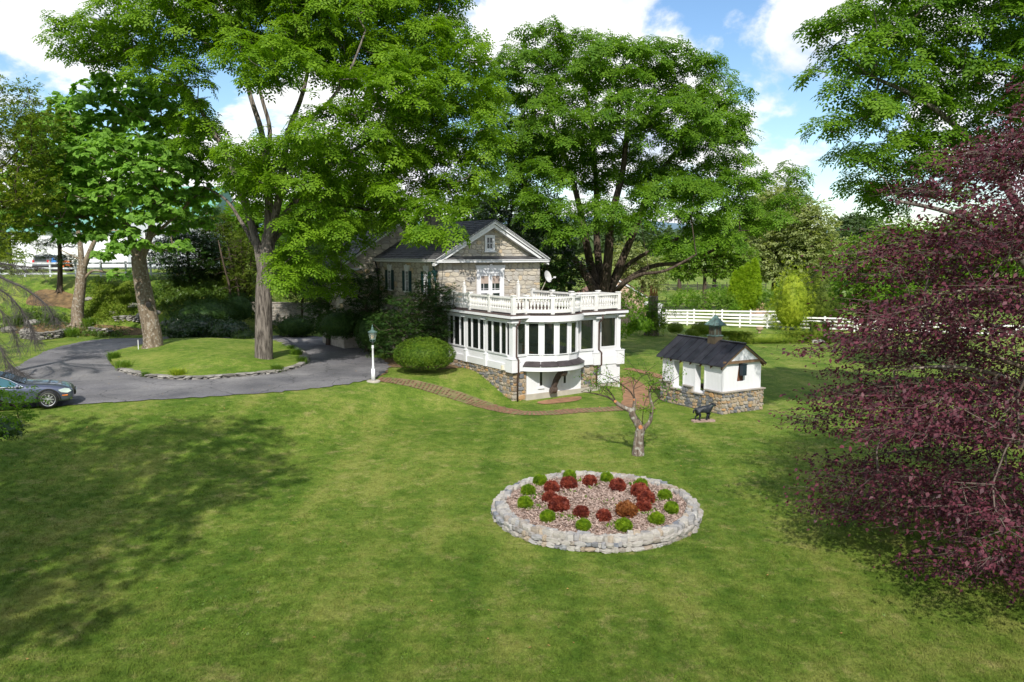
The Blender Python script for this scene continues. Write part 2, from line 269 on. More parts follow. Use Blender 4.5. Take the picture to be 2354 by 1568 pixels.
class B:                            # a bag of faces that becomes ONE object
    def __init__(s): s.v = []; s.f = []
    def add(s, v, f):
        n = len(s.v); s.v += [tuple(x) for x in v]; s.f += [[i + n for i in q] for q in f]; return s
    def box(s, x0, x1, y0, y1, z0, z1):
        return s.add([(x0, y0, z0), (x1, y0, z0), (x1, y1, z0), (x0, y1, z0), (x0, y0, z1), (x1, y0, z1), (x1, y1, z1), (x0, y1, z1)],
                     [(0, 3, 2, 1), (4, 5, 6, 7), (0, 1, 5, 4), (1, 2, 6, 5), (2, 3, 7, 6), (3, 0, 4, 7)])
    def prism(s, poly, d0, d1):     # convex/any polygon in 3-D swept from +d0 to +d1
        n = len(poly); a = [tuple(Vector(p) + Vector(d0)) for p in poly]; b = [tuple(Vector(p) + Vector(d1)) for p in poly]
        return s.add(a + b, [tuple(range(n))[::-1], tuple(range(n, 2 * n))] + [(i, (i + 1) % n, n + (i + 1) % n, n + i) for i in range(n)])
    def beam(s, a, b, wd, ht, up=(0, 0, 1)):
        a, b = Vector(a), Vector(b); d = (b - a).normalized(); sd_ = d.cross(Vector(up)).normalized(); u = sd_.cross(d).normalized()
        q = [sd_ * (wd / 2) * i + u * (ht / 2) * j for i, j in ((-1, -1), (1, -1), (1, 1), (-1, 1))]
        return s.add([a + k for k in q] + [b + k for k in q], [(3, 2, 1, 0), (4, 5, 6, 7), (0, 1, 5, 4), (1, 2, 6, 5), (2, 3, 7, 6), (3, 0, 4, 7)])
    def tube(s, pts, rad, n=8, caps=True):
        v, f = tube(pts, rad, n, caps); return s.add(v, f)
    def lathe(s, prof, n=12, o=(0, 0, 0)):
        v = []; f = []
        for r_, z in prof:
            for k in range(n): a = 2 * math.pi * k / n; v.append((o[0] + r_ * math.cos(a), o[1] + r_ * math.sin(a), o[2] + z))
        for j in range(len(prof) - 1):
            for k in range(n): f.append((j * n + k, j * n + (k + 1) % n, (j + 1) * n + (k + 1) % n, (j + 1) * n + k))
        f.append(tuple(range(n))[::-1]); f.append(tuple(range((len(prof) - 1) * n, len(prof) * n)))
        return s.add(v, f)
    def obj(s, name, mat, parent=None, smooth=False, kind=None, off=None): return mesh(name, s.v, s.f, mat, parent, smooth, off, kind)
def tube(pts, rad, n=8, caps=True):
    pts = [Vector(p) for p in pts]; rad = rad if isinstance(rad, (list, tuple, np.ndarray)) else [rad] * len(pts)
    v = []; f = []; prev = None
    for i, p in enumerate(pts):
        d = (pts[min(i + 1, len(pts) - 1)] - pts[max(i - 1, 0)])
        d = d.normalized() if d.length > 1e-6 else Vector((0, 0, 1))
        if prev is None: prev = Vector((1, 0, 0)) if abs(d.x) < 0.8 else Vector((0, 1, 0))
        x = (prev - d * prev.dot(d)).normalized(); y = d.cross(x); prev = x
        for k in range(n): a = 2 * math.pi * k / n; v.append(tuple(p + (x * math.cos(a) + y * math.sin(a)) * float(rad[i])))
    for i in range(len(pts) - 1):
        for k in range(n): f.append((i * n + k, i * n + (k + 1) % n, (i + 1) * n + (k + 1) % n, (i + 1) * n + k))
    if caps: f.append(tuple(range(n))[::-1]); f.append(tuple(range((len(pts) - 1) * n, len(pts) * n)))
    return v, f
def struct(o): o['kind'] = 'structure'; return o

# ------------------------------------------------------------------ ground sheets
def axis(a, b, step, lo, hi, gr=1.18):
    c = list(np.arange(a, b + 1e-6, step)); s = step
    while c[-1] < hi: s *= gr; c.append(c[-1] + s)
    s = step; d = []
    x = a
    while x > lo: s *= gr; x -= s; d.append(x)
    return np.array(d[::-1] + c)
xs = axis(-40, 36, 0.6, -3500, 3500); ys = axis(8, 82, 0.6, -300, 4000)
X, Y = np.meshgrid(xs, ys); Z = hgt(X, Y)
nx, ny = len(xs), len(ys); idx = np.arange(nx * ny).reshape(ny, nx)
q = np.stack([idx[:-1, :-1], idx[:-1, 1:], idx[1:, 1:], idx[1:, :-1]], -1).reshape(-1, 4)
struct(npmesh('lawn', np.stack([X, Y, Z], -1).reshape(-1, 3), q, GRASS, smooth=True))
def inside(pt, poly):
    x, y = pt; c = False; j = len(poly) - 1
    for i in range(len(poly)):
        if (poly[i][1] > y) != (poly[j][1] > y) and x < (poly[j][0] - poly[i][0]) * (y - poly[i][1]) / (poly[j][1] - poly[i][1] + 1e-12) + poly[i][0]: c = not c
        j = i
    return c
def smooth_loop(pts, n=6, closed=True):
    out = []; m = len(pts)
    for i in range(m if closed else m - 1):
        p0, p1, p2, p3 = [Vector(pts[(i + k) % m]) if closed else Vector(pts[min(max(i + k, 0), m - 1)]) for k in (-1, 0, 1, 2)]
        for k in range(n):
            t = k / n; out.append(0.5 * ((2 * p1) + (p2 - p0) * t + (2 * p0 - 5 * p1 + 4 * p2 - p3) * t * t + (3 * p1 - p0 - 3 * p2 + p3) * t ** 3))
    if not closed: out.append(Vector(pts[-1]))
    return out
def sheet(name, loop, mat, zf, step=0.7, holes=(), parent=None):
    loops = [[(p[0], p[1]) for p in loop]] + [[(p[0], p[1]) for p in h] for h in holes]
    vs_ = []; ed = []
    for lp in loops:
        n0 = len(vs_); vs_ += [Vector(p) for p in lp]; ed += [(n0 + i, n0 + (i + 1) % len(lp)) for i in range(len(lp))]
    xs_ = [v.x for v in vs_]; ys_ = [v.y for v in vs_]
    for gx in np.arange(min(xs_), max(xs_), step):
        for gy in np.arange(min(ys_), max(ys_), step):
            p = (gx + 0.03, gy + 0.03)
            if inside(p, loops[0]) and not any(inside(p, h) for h in loops[1:]): vs_.append(Vector(p))
    r = geometry.delaunay_2d_cdt(vs_, ed, [], 0, 1e-5)
    fs = []
    for f in r[2]:
        c = sum((r[0][i] for i in f), Vector((0, 0))) / len(f)
        if inside(c, loops[0]) and not any(inside(c, h) for h in loops[1:]): fs.append(list(f))
    fs2 = []
    for f in fs:
        a, b, c = [r[0][i] for i in f[:3]]
        fs2.append(f if (b - a).cross(c - a) > 0 else f[::-1])
    return mesh(name, [(v.x, v.y, zf(v.x, v.y)) for v in r[0]], fs2, mat, parent, smooth=True)
def g2(u, v): p = G(u, v); return (p.x, p.y)

# driveway ring round the island
isl = smooth_loop([g2(*p) for p in [(250, 826), (262, 845), (290, 857), (340, 868), (410, 873), (480, 872), (560, 866), (640, 857), (690, 842), (702, 826), (690, 812), (668, 800), (640, 788), (560, 783), (470, 782), (390, 783), (310, 800), (265, 812)]], 5)
drive = [g2(*p) for p in [(155, 933), (300, 924), (450, 915), (600, 905), (740, 892), (830, 878), (868, 866), (888, 852), (893, 838), (870, 822), (850, 808), (815, 795), (770, 781), (735, 775), (690, 772), (640, 772), (560, 774), (400, 774), (330, 778), (240, 780), (170, 790), (110, 806), (60, 832), (20, 852), (-40, 870), (-160, 890), (-220, 930), (-220, 990), (0, 945)]]
drive = [Vector((p.x + random.gauss(0, .07), p.y + random.gauss(0, .07))) for p in smooth_loop(drive, 10)]
struct(sheet('driveway', drive, ASPH, lambda x, y: hz(x, y) + 0.03, 0.6, [isl]))
ic = sum((Vector(p[:2]) for p in [(a.x, a.y) for a in isl]), Vector((0, 0))) / len(isl)
def isl_z(x, y):
    d = min((Vector((x, y)) - Vector((p.x, p.y))).length for p in isl)
    return hz(x, y) + 0.16 + 0.45 * float(sstep(0, 4.5, d))
isl_in = [Vector((p.x + (ic.x - p.x) * 0.015, p.y + (ic.y - p.y) * 0.015)) for p in isl]
struct(sheet('island_lawn', isl_in, GRASS_I, isl_z, 0.6))
# brick path
def ribbon(name, pts, wd, mat, dz, zf=hz):
    pts = smooth_loop([Vector((p[0], p[1])) for p in pts], 8, False); L_ = []; R_ = []
    for i, p in enumerate(pts):
        d = (pts[min(i + 1, len(pts) - 1)] - pts[max(i - 1, 0)]).normalized(); n = Vector((-d.y, d.x)); ww = wd * (1 + 0.05 * math.sin(i * 1.7))
        L_.append(p + n * ww / 2); R_.append(p - n * ww / 2)
    v = []; f = []; K = 4
    for i in range(len(pts)):
        for k in range(K + 1): c = R_[i].lerp(L_[i], k / K); v.append((c.x, c.y, zf(c.x, c.y) + dz))
    for i in range(len(pts) - 1):
        for k in range(K): a = i * (K + 1) + k; f.append((a, a + K + 1, a + K + 2, a + 1)[::-1])
    return mesh(name, v, f, mat), pts
pc = [g2(*p) for p in [(870, 872), (920, 878), (990, 893), (1060, 914), (1120, 934), (1190, 949), (1260, 950), (1340, 944), (1420, 940), (1500, 936)]]
pth, ctr = ribbon('brick_path', pc, 0.95, M('sandy_path_bed', (0.2, 0.15, 0.08), 0.95, 0.3, 2.5, 0.4, 18, col2=(0.1, 0.12, 0.035)), 0.02); struct(pth)
bb = B()
for i in range(len(ctr) - 1):
    a, b_ = ctr[i], ctr[i + 1]; d = (b_ - a); n_ = max(1, int(d.length / 0.11)); dn = d.normalized(); nn = Vector((-dn.y, dn.x))
    for k in range(n_):
        for j in range(4):
            if random.random() < 0.18: continue
            c = a + d * (k / n_) + nn * ((j - 1.5) * 0.22 + (0.05 if k % 2 else -0.05)) + dn * 0.04
            z = hz(c.x, c.y) + 0.015 + random.random() * 0.012; h1 = dn * 0.045; h2 = nn * 0.097
            q_ = [c - h1 - h2, c + h1 - h2, c + h1 + h2, c - h1 + h2]
            bb.add([(p.x, p.y, z) for p in q_] + [(p.x, p.y, z + 0.02) for p in q_], [(4, 5, 6, 7), (0, 1, 5, 4), (1, 2, 6, 5), (2, 3, 7, 6), (3, 0, 4, 7)])
o = bb.obj('brick_paving', BRICK, kind='stuff'); tag(o, 'worn red bricks laid across the curving garden path', 'paving')
p2, _ = ribbon('soil_path', [g2(*p) for p in [(1455, 938), (1462, 915), (1452, 885), (1425, 868)]], 1.3, SOIL, 0.03); struct(p2)
p3, _ = ribbon('side_path', [g2(*p) for p in [(1440, 848), (1480, 856), (1540, 874)]], 0.7, SOIL, 0.03); struct(p3)
p4, _ = ribbon('side_path', [g2(*p) for p in [(1455, 893), (1500, 893), (1535, 890)]], 0.9, SOIL, 0.036); struct(p4)
struct(sheet('soil_patch', smooth_loop([g2(*p) for p in [(1235, 925), (1275, 918), (1310, 914), (1335, 913), (1330, 921), (1290, 927), (1250, 930)]], 4), SOIL, lambda x, y: hz(x, y) + 0.025, 0.4))
for k, lp in enumerate([[(860, 868), (890, 858), (900, 845), (1000, 850), (1075, 842), (1040, 825), (900, 820), (875, 845)], [(20, 765), (120, 770), (230, 772), (330, 770), (320, 755), (200, 745), (60, 740)], [(60, 700), (130, 705), (175, 712), (190, 690), (150, 672), (90, 668)]]):
    struct(sheet('bare_earth', smooth_loop([g2(*p) for p in lp], 4), EARTH, lambda x, y: hz(x, y) + 0.02, 0.6))

# ------------------------------------------------------------------ stones
def stone_meshes(mat, n=10, seed=1, flat=0.8):
    rr = random.Random(seed); out = []
    for k in range(n):
        m = 7; ang = [2 * math.pi * (i + rr.uniform(-0.25, 0.25)) / m for i in range(m)]
        ring = []
        for a in ang:
            c, s_ = math.cos(a), math.sin(a); q_ = 1 / (abs(c) ** 5 + abs(s_) ** 5) ** (1 / 5) * rr.uniform(0.84, 1.0) * 0.5; ring.append((c * q_, s_ * q_))
        v = [(x, 0, z) for x, z in ring] + [(x, -flat, z) for x, z in ring] + [(x * 0.86, -1 + rr.uniform(-0.15, 0.2), z * 0.86) for x, z in ring] + [(0, -1, 0)]
        f = []
        for j in (0, 1):
            for i in range(m): f.append((j * m + i, j * m + (i + 1) % m, (j + 1) * m + (i + 1) % m, (j + 1) * m + i))
        for i in range(m): f.append((2 * m + i, 2 * m + (i + 1) % m, 3 * m))
        me = bpy.data.meshes.new('stone'); me.from_pydata(v, [], f); me.materials.append(mat); me.update(); out.append(me)
    return out
SM_H = stone_meshes(HSTONE, 10, 3); SM_F = stone_meshes(FSTONE, 12, 5, 0.6); SM_L = stone_meshes(LSTONE, 12, 9, 0.6); SM_G = stone_meshes(GSTONE, 8, 11, 0.6)
def put_stone(parent, meshes, loc, rz, sc, tilt=0.0, name='stone'):
    o = bpy.data.objects.new(name, random.choice(meshes)); C.objects.link(o); o.parent = parent
    o.location = loc; o.rotation_euler = (0, tilt, rz); o.scale = sc; return o
def lay(parent, meshes, org, rz, rows, iv, wr, dep, gap=0.012):
    rough = 1.0 if meshes is SM_F else 0.25
    """courses of stones: org + u along the wall (rotated by rz), iv(z0, z1) gives free spans of u"""
    ux, uy = math.cos(rz), math.sin(rz); n = 0
    for z0, z1 in rows:
        for a, b in iv(z0, z1):
            x = a
            while x < b - 0.04:
                wd = random.uniform(*wr)
                if b - (x + wd) < wr[0] * 0.7: wd = b - x
                h = z1 - z0
                parts_ = [(0, 1)]
                if h > 0.2 and random.random() < 0.25: c = random.uniform(0.35, 0.65); parts_ = [(0, c), (c, 1)]
                for c0, c1 in parts_:
                    c = x + wd / 2; zc = z0 + h * (c0 + c1) / 2
                    jz = rough * h * random.uniform(-0.22, 0.22); sz = 1 + rough * random.uniform(-0.12, 0.28)
                    put_stone(parent, meshes, (org[0] + ux * c, org[1] + uy * c, zc + jz), rz, ((wd - gap) * (1 + rough * random.uniform(-.1, .12)), dep * random.uniform(0.7, 1.4), (h * (c1 - c0) - gap) * sz), rough * random.uniform(-.12, .12)); n += 1
                x += wd
    return n
def courses(z0, z1, lo, hi):
    out = []; z = z0
    while z < z1 - 0.03:
        h = random.uniform(lo, hi)
        if z1 - (z + h) < lo * 0.7: h = z1 - z
        out.append((z, z + h)); z += h
    return out

# ------------------------------------------------------------------ sunroom (local x along its front, y into it)
TH = R(32.75)
SA = Vector((0.05, 38.0, 0.0))
def W(s, l, z=0): return Vector((SA.x + math.cos(TH) * s - math.sin(TH) * l, SA.y + math.sin(TH) * s + math.cos(TH) * l, z))
sun_r = empty('sunroom', 'white sunroom with a curved window bay and a balustraded roof deck above a fieldstone base', 'sunroom', SA, TH)
WT, WB, BB = 2.70, 1.22, 0.39
GZ = -1.3
base = B().box(0.02, 5.25, 0.05, 6.5, GZ, BB).box(0.12, 6.0, 6.5, 7.95, GZ, 3.0).obj('base_wall', MORTAR_B, sun_r)
fl_ = B().box(0.1, 5.2, 0.1, 6.4, 0.6, 0.7).box(5.2, 6.9, 0.6, 6.4, 0.6, 0.7).obj('floor', M('tiled_floor', (0.2, 0.17, 0.14), 0.5), sun_r)
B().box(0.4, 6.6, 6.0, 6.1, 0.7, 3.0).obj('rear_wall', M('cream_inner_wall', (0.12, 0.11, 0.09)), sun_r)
lay(base, SM_F, (0.02, 0.0 + 6.5), -math.pi / 2, courses(-1.2, BB - 0.01, 0.12, 0.27), lambda a, b: [(0.02, 6.5)] if a > -0.45 else [(3.0 + (-0.45 - a) * 3.2, 6.5)], (0.12, 0.42), 0.05)
lay(base, SM_F, (0, 0.05), 0, courses(-1.2, BB - 0.01, 0.12, 0.27), lambda a, b: [(0.0, 0.76), (4.12, 5.25)] if a > -0.8 else [(0, 0.76)], (0.12, 0.42), 0.05)
B().box(0.7, 5.3, -0.10, 0.06, GZ, -0.78).obj('concrete_curb', CONC, sun_r)
B().box(5.3, 6.95, 0.36, 0.5, GZ, -0.72).obj('concrete_curb', CONC, sun_r)
# beadboard lower walls
def boards(x0, x1, y, z0, z1, wd=0.09, nrm=-1):
    b = B(); n = max(1, int(round((x1 - x0) / wd))); w_ = (x1 - x0) / n
    for i in range(n): b.box(x0 + i * w_ + 0.004, x0 + (i + 1) * w_ - 0.004, y - 0.012 if nrm < 0 else y, y if nrm < 0 else y + 0.012, z0, z1)
    b.box(x0, x1, y, y + 0.03, z0, z1) if nrm < 0 else b.box(x0, x1, y - 0.03, y, z0, z1)
    return b
boards(0.78, 4.1, -0.02, -0.8, 0.45).obj('board_wall', WHITE, sun_r)
boards(5.3, 6.93, 0.33, -0.72, 0.3).obj('board_wall', WHITE, sun_r)
B().box(6.93, 6.99, 0.33, 2.0, -1.2, 0.3).obj('board_wall', WHITE, sun_r)
for a, b_ in ((1.55, 1.67), (3.0, 3.12)):
    z0 = -0.42; z1 = 0.30 if a < 2 else 0.12
    f = B().box(a - 0.1, a - 0.015, -0.055, -0.034, z0 - 0.1, z1).box(b_ + 0.015, b_ + 0.1, -0.055, -0.034, z0 - 0.1, z1).box(a - 0.015, b_ + 0.015, -0.055, -0.034, z0 - 0.1, z0).box(a - 0.12, b_ + 0.12, -0.09, -0.034, z0 - 0.15, z0 - 0.1)
    wn = f.obj('slit_window', WHITE, sun_r); B().box(a - 0.014, b_ + 0.014, -0.045, -0.036, z0 + 0.001, z1).obj('pane', PANE, wn)
# white band with blocks
def band(x0, x1, y0, y1, nm='band'):
    return B().box(x0, x1, y0, y1, BB, 0.75)
b = B().box(-0.06, 0.1, 0.45, 6.5, BB, 0.72).box(0.0, 0.1, 0.45, 6.5, 0.72, 1.12)
b.obj('lower_panel', WHITE, sun_r)
B().box(0.33, 0.9, -0.06, 0.1, BB, 0.72).box(0.33, 0.9, 0.0, 0.1, 0.72, 1.12).obj('lower_panel', WHITE, sun_r)
B().box(3.95, 4.85, -0.06, 0.1, BB, 0.72).box(3.95, 4.85, 0.0, 0.1, 0.72, 1.12).obj('lower_panel', WHITE, sun_r)
B().box(5.3, 6.7, 0.28, 0.5, 0.27, 0.72).box(5.3, 6.7, 0.36, 0.5, 0.72, 1.12).obj('lower_panel', WHITE, sun_r)
def block(x0, x1, y0, y1, z0, z1):
    B().box(x0, x1, y0, y1, z0, z1).box(x0 - 0.02, x1 + 0.02, y0 - 0.02, y1 + 0.02, z1, z1 + 0.035).obj('corner_block', WHITE, sun_r)
block(-0.16, 0.3, -0.16, 0.42, BB - 0.03, 0.98); block(4.87, 5.36, -0.15, 0.3, BB - 0.03, 0.98); block(6.68, 7.15, 0.16, 0.62, 0.24, 0.98)
for y in (2.38, 4.41, 6.36): block(-0.12, 0.1, y, y + 0.24, BB + 0.003, 0.98)
# pilasters
def pil(x0, x1, y0, y1, z0=1.0, z1=2.84):
    B().box(x0, x1, y0, y1, z0, z1).box(x0 - 0.03, x1 + 0.03, y0 - 0.03, y1 + 0.03, z0, z0 + 0.07).box(x0 - 0.03, x1 + 0.03, y0 - 0.03, y1 + 0.03, z1 - 0.1, z1).obj('pilaster', WHITE, sun_r)
pil(-0.05, 0.17, -0.05, 0.28, 1.016); pil(4.93, 5.22, -0.04, 0.25, 1.016); pil(6.72, 6.97, 0.3, 0.55, 1.016)
for y in (2.42, 4.45, 6.38): pil(-0.04, 0.08, y, y + 0.16, 1.016)
def window(org, rz, x0, x1, z0, z1, parent, fw=0.05, glass=GLASS, fm=WHITE, deep=0.06, nm='window', mull=()):
    """a framed window on a wall through org, its outside towards local -y"""
    r = B().box(x0, x0 + fw, -deep, 0.02, z0, z1).box(x1 - fw, x1, -deep, 0.02, z0, z1).box(x0 + fw, x1 - fw, -deep, 0.02, z0, z0 + fw).box(x0 + fw, x1 - fw, -deep, 0.02, z1 - fw, z1)
    for mz in mull: r.box(x0 + fw, x1 - fw, -deep + 0.02, 0.0, mz - 0.015, mz + 0.015)
    o = r.obj(nm, fm, parent); o.location = org; o.rotation_euler = (0, 0, rz)
    g = B().box(x0 + fw, x1 - fw, -0.022, -0.016, z0 + fw, z1 - fw).obj('pane', glass, o); return o
def left_w(y0, y1): return window((-0.0, 0, 0), -math.pi / 2, -y1, -y0, WB - 0.05, WT + 0.05, sun_r, 0.03)
for y0, y1 in ((0.5, 2.38), (2.62, 4.41), (4.65, 6.34)):
    a = (y1 - y0)
    for k0, k1 in ((0, 0.275), (0.305, 0.695), (0.725, 1.0)): left_w(y0 + 0.03 + (a - 0.06) * k0, y0 + 0.03 + (a - 0.06) * k1)
    m_ = B()
    for k0, k1 in ((0.275, 0.305), (0.695, 0.725)): m_.box(-0.03, 0.05, y0 + 0.03 + (a - 0.06) * k0 + 0.001, y0 + 0.03 + (a - 0.06) * k1 - 0.001, WB - 0.05, WT + 0.05)
    m_.box(-0.05, 0.08, y0, y1, WB - 0.1, WB - 0.052).obj('window_sill', WHITE, sun_r); B().box(-0.03, 0.08, y0, y1, WT + 0.052, 2.84).obj('window_head', WHITE, sun_r)
for x0, x1, yy in ((0.2, 0.72, 0), (4.02, 4.9, 0), (5.35, 5.58, 0.4), (5.66, 6.7, 0.4)):
    window((0, yy, 0), 0, x0, x1, WB - 0.05, WT + 0.05, sun_r, 0.05)
    B().box(x0 - 0.04, x1 + 0.04, yy - 0.05, yy + 0.08, WB - 0.11, WB - 0.052).obj('window_sill', WHITE, sun_r); B().box(x0 - 0.04, x1 + 0.04, yy - 0.03, yy + 0.08, WT + 0.052, 2.84).obj('window_head', WHITE, sun_r)
# bay
BC, BRD, BCY = 2.36, 1.93, 1.08
def arc(th, r): return (BC + r * math.sin(R(th)), BCY - r * math.cos(R(th)))
fac = [-56 + 22.4 * k for k in range(6)]
for k in range(5):
    a = Vector(arc(fac[k], BRD)); c = Vector(arc(fac[k + 1], BRD)); d = (c - a).normalized(); rz = math.atan2(d.y, d.x); Lf = (c - a).length
    for o in (B().box(0, Lf, 0, 0.08, 0.72, 1.14).box(0.0, Lf, -0.02, 0.08, 1.14, 1.17).obj('bay_panel', WHITE, sun_r), B().box(0, Lf, 0, 0.08, WT + 0.08, 2.9).obj('bay_head', WHITE, sun_r)): o.location = (a.x, a.y, 0); o.rotation_euler = (0, 0, rz)
    window((a.x, a.y, 0), rz, 0.105, Lf - 0.105, WB - 0.04, WT + 0.04, sun_r, 0.035)
    for o in (B().box(0.0, 0.104, -0.03, 0.05, 1.17, WT + 0.08).obj('bay_mullion', WHITE, sun_r), B().box(Lf - 0.104, Lf, -0.03, 0.05, 1.17, WT + 0.08).obj('bay_mullion', WHITE, sun_r)): o.location = (a.x, a.y, 0); o.rotation_euler = (0, 0, rz)
def arcband(th0, th1, r0, r1, z0, z1, n=20, zt=None):
    b = B()
    ths = [th0 + (th1 - th0) * i / n for i in range(n + 1)]; v = []; f = []
    for t in ths:
        i_ = arc(t, r0); o_ = arc(t, r1); v += [(*i_, z0), (*o_, z0), (*o_, z1 if zt is None else zt), (*i_, z1)]
    for i in range(n):
        k = 4 * i; f += [(k, k + 4, k + 5, k + 1), (k + 1, k + 5, k + 6, k + 2), (k + 2, k + 6, k + 7, k + 3), (k + 3, k + 7, k + 4, k)]
    f += [(0, 1, 2, 3), (4 * n + 3, 4 * n + 2, 4 * n + 1, 4 * n)]
    return b.add(v, f)
arcband(-57, 57, BRD - 0.1, BRD + 0.27, 0.40, 0.62, 24).obj('brow_board', WHITE, sun_r)
for k in range(5): arcband(-57.5 + 23 * k + 0.3, -57.5 + 23 * k + 22.7, BRD - 0.02, BRD + 0.31, 0.63, 0.86, 6, 0.655).obj('copper_panel', COPPER, sun_r)
arcband(-62, 62, 0.1, BRD + 0.24, 2.80, 3.09, 28).obj('bay_fascia', WHITE, sun_r)
arcband(-62, 62, 0.1, BRD + 0.2, 3.092, 3.12, 28).obj('bay_roof', DECK, sun_r)
# eaves and roof deck
OH = 0.33
B().box(-OH, 0.85, -OH, 6.6, 2.98, 3.10).box(0.85, 3.9, 0.15, 6.6, 2.98, 3.10).box(3.9, 5.45, -OH, 6.6, 2.98, 3.10).box(5.45, 7.3, 0.05, 2.4, 2.96, 3.08).obj('fascia', WHITE, sun_r)
B().box(-OH + 0.05, 0.84, -OH + 0.05, 7.9, 3.102, 3.14).box(0.85, 3.9, 0.16, 7.9, 3.102, 3.135).box(3.91, 5.44, -OH + 0.05, 7.9, 3.102, 3.14).box(5.45, 7.25, 0.1, 2.35, 3.085, 3.13).obj('roof_deck', DECK, sun_r)
B().box(-OH + 0.04, 0.6, -OH + 0.04, 6.5, 2.93, 2.978).box(4.15, 5.4, -OH + 0.04, 0.0, 2.93, 2.978).box(5.5, 7.25, 0.1, 0.4, 2.91, 2.955).obj('gutter', PIPE, sun_r)
B().box(-0.14, 0.7, -0.14, 6.55, 2.84, 2.925).box(4.1, 5.3, -0.14, 0.3, 2.84, 2.925).box(5.35, 7.05, 0.25, 2.2, 2.84, 2.905).obj('entablature', WHITE, sun_r)
for x, y in ((-0.22, -0.22), (4.95, -0.2), (6.75, 0.16)): B().box(x, x + 0.42, y, y + 0.42, 2.76, 2.838).obj('capital', WHITE, sun_r)
for y in (2.3, 4.35): B().box(-0.22, 0.05, y, y + 0.4, 2.77, 2.838).obj('capital', WHITE, sun_r)
# railing
zb0, zt0 = 3.15, 4.08
bprof = [(0.045, 0), (0.045, 0.05), (0.022, 0.07), (0.03, 0.1), (0.058, 0.2), (0.05, 0.28), (0.026, 0.38), (0.024, 0.41), (0.042, 0.43), (0.042, 0.46), (0.03, 0.47), (0.045, 0.5), (0.045, 0.52)]
bal_me = B().lathe(bprof, 8).obj('baluster', WHITE_OLD, sun_r, smooth=True); first_bal = [bal_me]
def post(s, l, ang=0):
    o = B().box(-0.09, 0.09, -0.09, 0.09, zb0, zt0 - 0.05).box(-0.12, 0.12, -0.12, 0.12, zt0 - 0.05, zt0 - 0.02).box(-0.1, 0.1, -0.1, 0.1, zt0 - 0.02, zt0).obj('railing_post', WHITE_OLD, sun_r)
    o.location = (s, l, 0); o.rotation_euler = (0, 0, ang)
def rail(pts, posts=True):
    pts = [Vector(p) for p in pts]
    for nm, z0, z1, wd in (('top_rail', 3.9, 3.99, 0.15), ('bottom_rail', 3.22, 3.38, 0.1)):
        b = B()
        for a, c in zip(pts, pts[1:]): b.beam((a.x, a.y, (z0 + z1) / 2), (c.x, c.y, (z0 + z1) / 2), wd, z1 - z0)
        b.obj(nm, WHITE_OLD, sun_r)
    L_ = sum((c - a).length for a, c in zip(pts, pts[1:])); n = int((L_ - 0.2) / 0.155); 
    for i in range(n):
        t = (i + 0.5) / n * (L_ - 0.2) + 0.1
        for a, c in zip(pts, pts[1:]):
            l_ = (c - a).length
            if t <= l_: p = a + (c - a) * (t / l_); break
            t -= l_
        if first_bal[0] is not None: o = first_bal[0]; first_bal[0] = None
        else: o = first_o.copy(); C.objects.link(o); o.parent = sun_r
        o.location = (p.x, p.y, 3.38)
first_o = bal_me
for pr in ([(0.05, 0.05), (0.05, 2.2)], [(0.05, 2.2), (0.05, 4.2)], [(0.05, 4.2), (0.05, 6.1)], [(0.05, 6.1), (0.05, 7.7)], [(0.05, 0.05), (0.8, 0.05)], [(4.0, 0.05), (5.05, 0.05)], [(5.05, 0.05), (6.75, 0.25)], [(6.75, 0.25), (6.75, 1.95)],
           [(6.75, 1.95), (4.95, 1.95)], [(4.95, 1.95), (4.95, 3.7)], [(4.95, 3.7), (4.95, 5.6)]): rail(pr)
ra = [-54 + 36 * k for k in range(4)]
for k in range(3): rail([arc(ra[k] + 36 * j / 5, BRD + 0.02) for j in range(6)])
for s, l in ((0.05, 0.05), (0.05, 2.2), (0.05, 4.2), (0.05, 6.1), (0.8, 0.05), (4.0, 0.05), (5.05, 0.05), (6.75, 0.25), (6.75, 1.95), (4.95, 1.95), (4.95, 3.7), (4.95, 5.6)): post(s, l)
for k in (1, 2): p = arc(ra[k], BRD + 0.02); post(p[0], p[1], R(ra[k]))
for s in (1.55, 5.2):
    o = B().box(-0.08, 0.08, -0.08, 0.08, 3.14, 4.25).lathe([(0.1, 4.25), (0.1, 4.29), (0.04, 4.31), (0.075, 4.37), (0.06, 4.42), (0.02, 4.47), (0.035, 4.5), (0.005, 4.56)], 10).obj('finial_post', WHITE_OLD, sun_r); o.location = (s, 7.5, 0)
# downspouts
B().tube([(0.2, -0.30, 2.93), (0.2, -0.26, 2.75), (0.11, -0.16, 2.6), (0.11, -0.14, 1.12), (0.16, -0.24, 0.98), (0.16, -0.24, 0.3), (0.2, -0.1, 0.1), (0.2, -0.09, -1.15)], 0.045, 8).obj('downspout', PIPE, sun_r, True)
B().tube([(5.28, -0.30, 2.93), (5.28, -0.28, 2.72), (5.2, -0.1, 2.55), (5.2, -0.1, 1.15), (5.3, -0.2, 0.98), (5.3, -0.2, 0.35), (5.1, -0.06, 0.15), (5.1, -0.06, -1.15)], 0.045, 8).obj('downspout', PIPE, sun_r, True)
B().box(-0.16, -0.061, 0.75, 0.87, 0.4, 0.62).obj('meter_box', M('beige_plastic', (0.5, 0.46, 0.36)), sun_r)
for x, y in ((-0.12, 0.1), (0.05, -0.14), (5.45, -0.05)):
    B().lathe([(0.03, 0), (0.05, -0.04), (0.045, -0.09)], 8, (x, y, 2.76)).obj('spotlight', WHITE, sun_r)
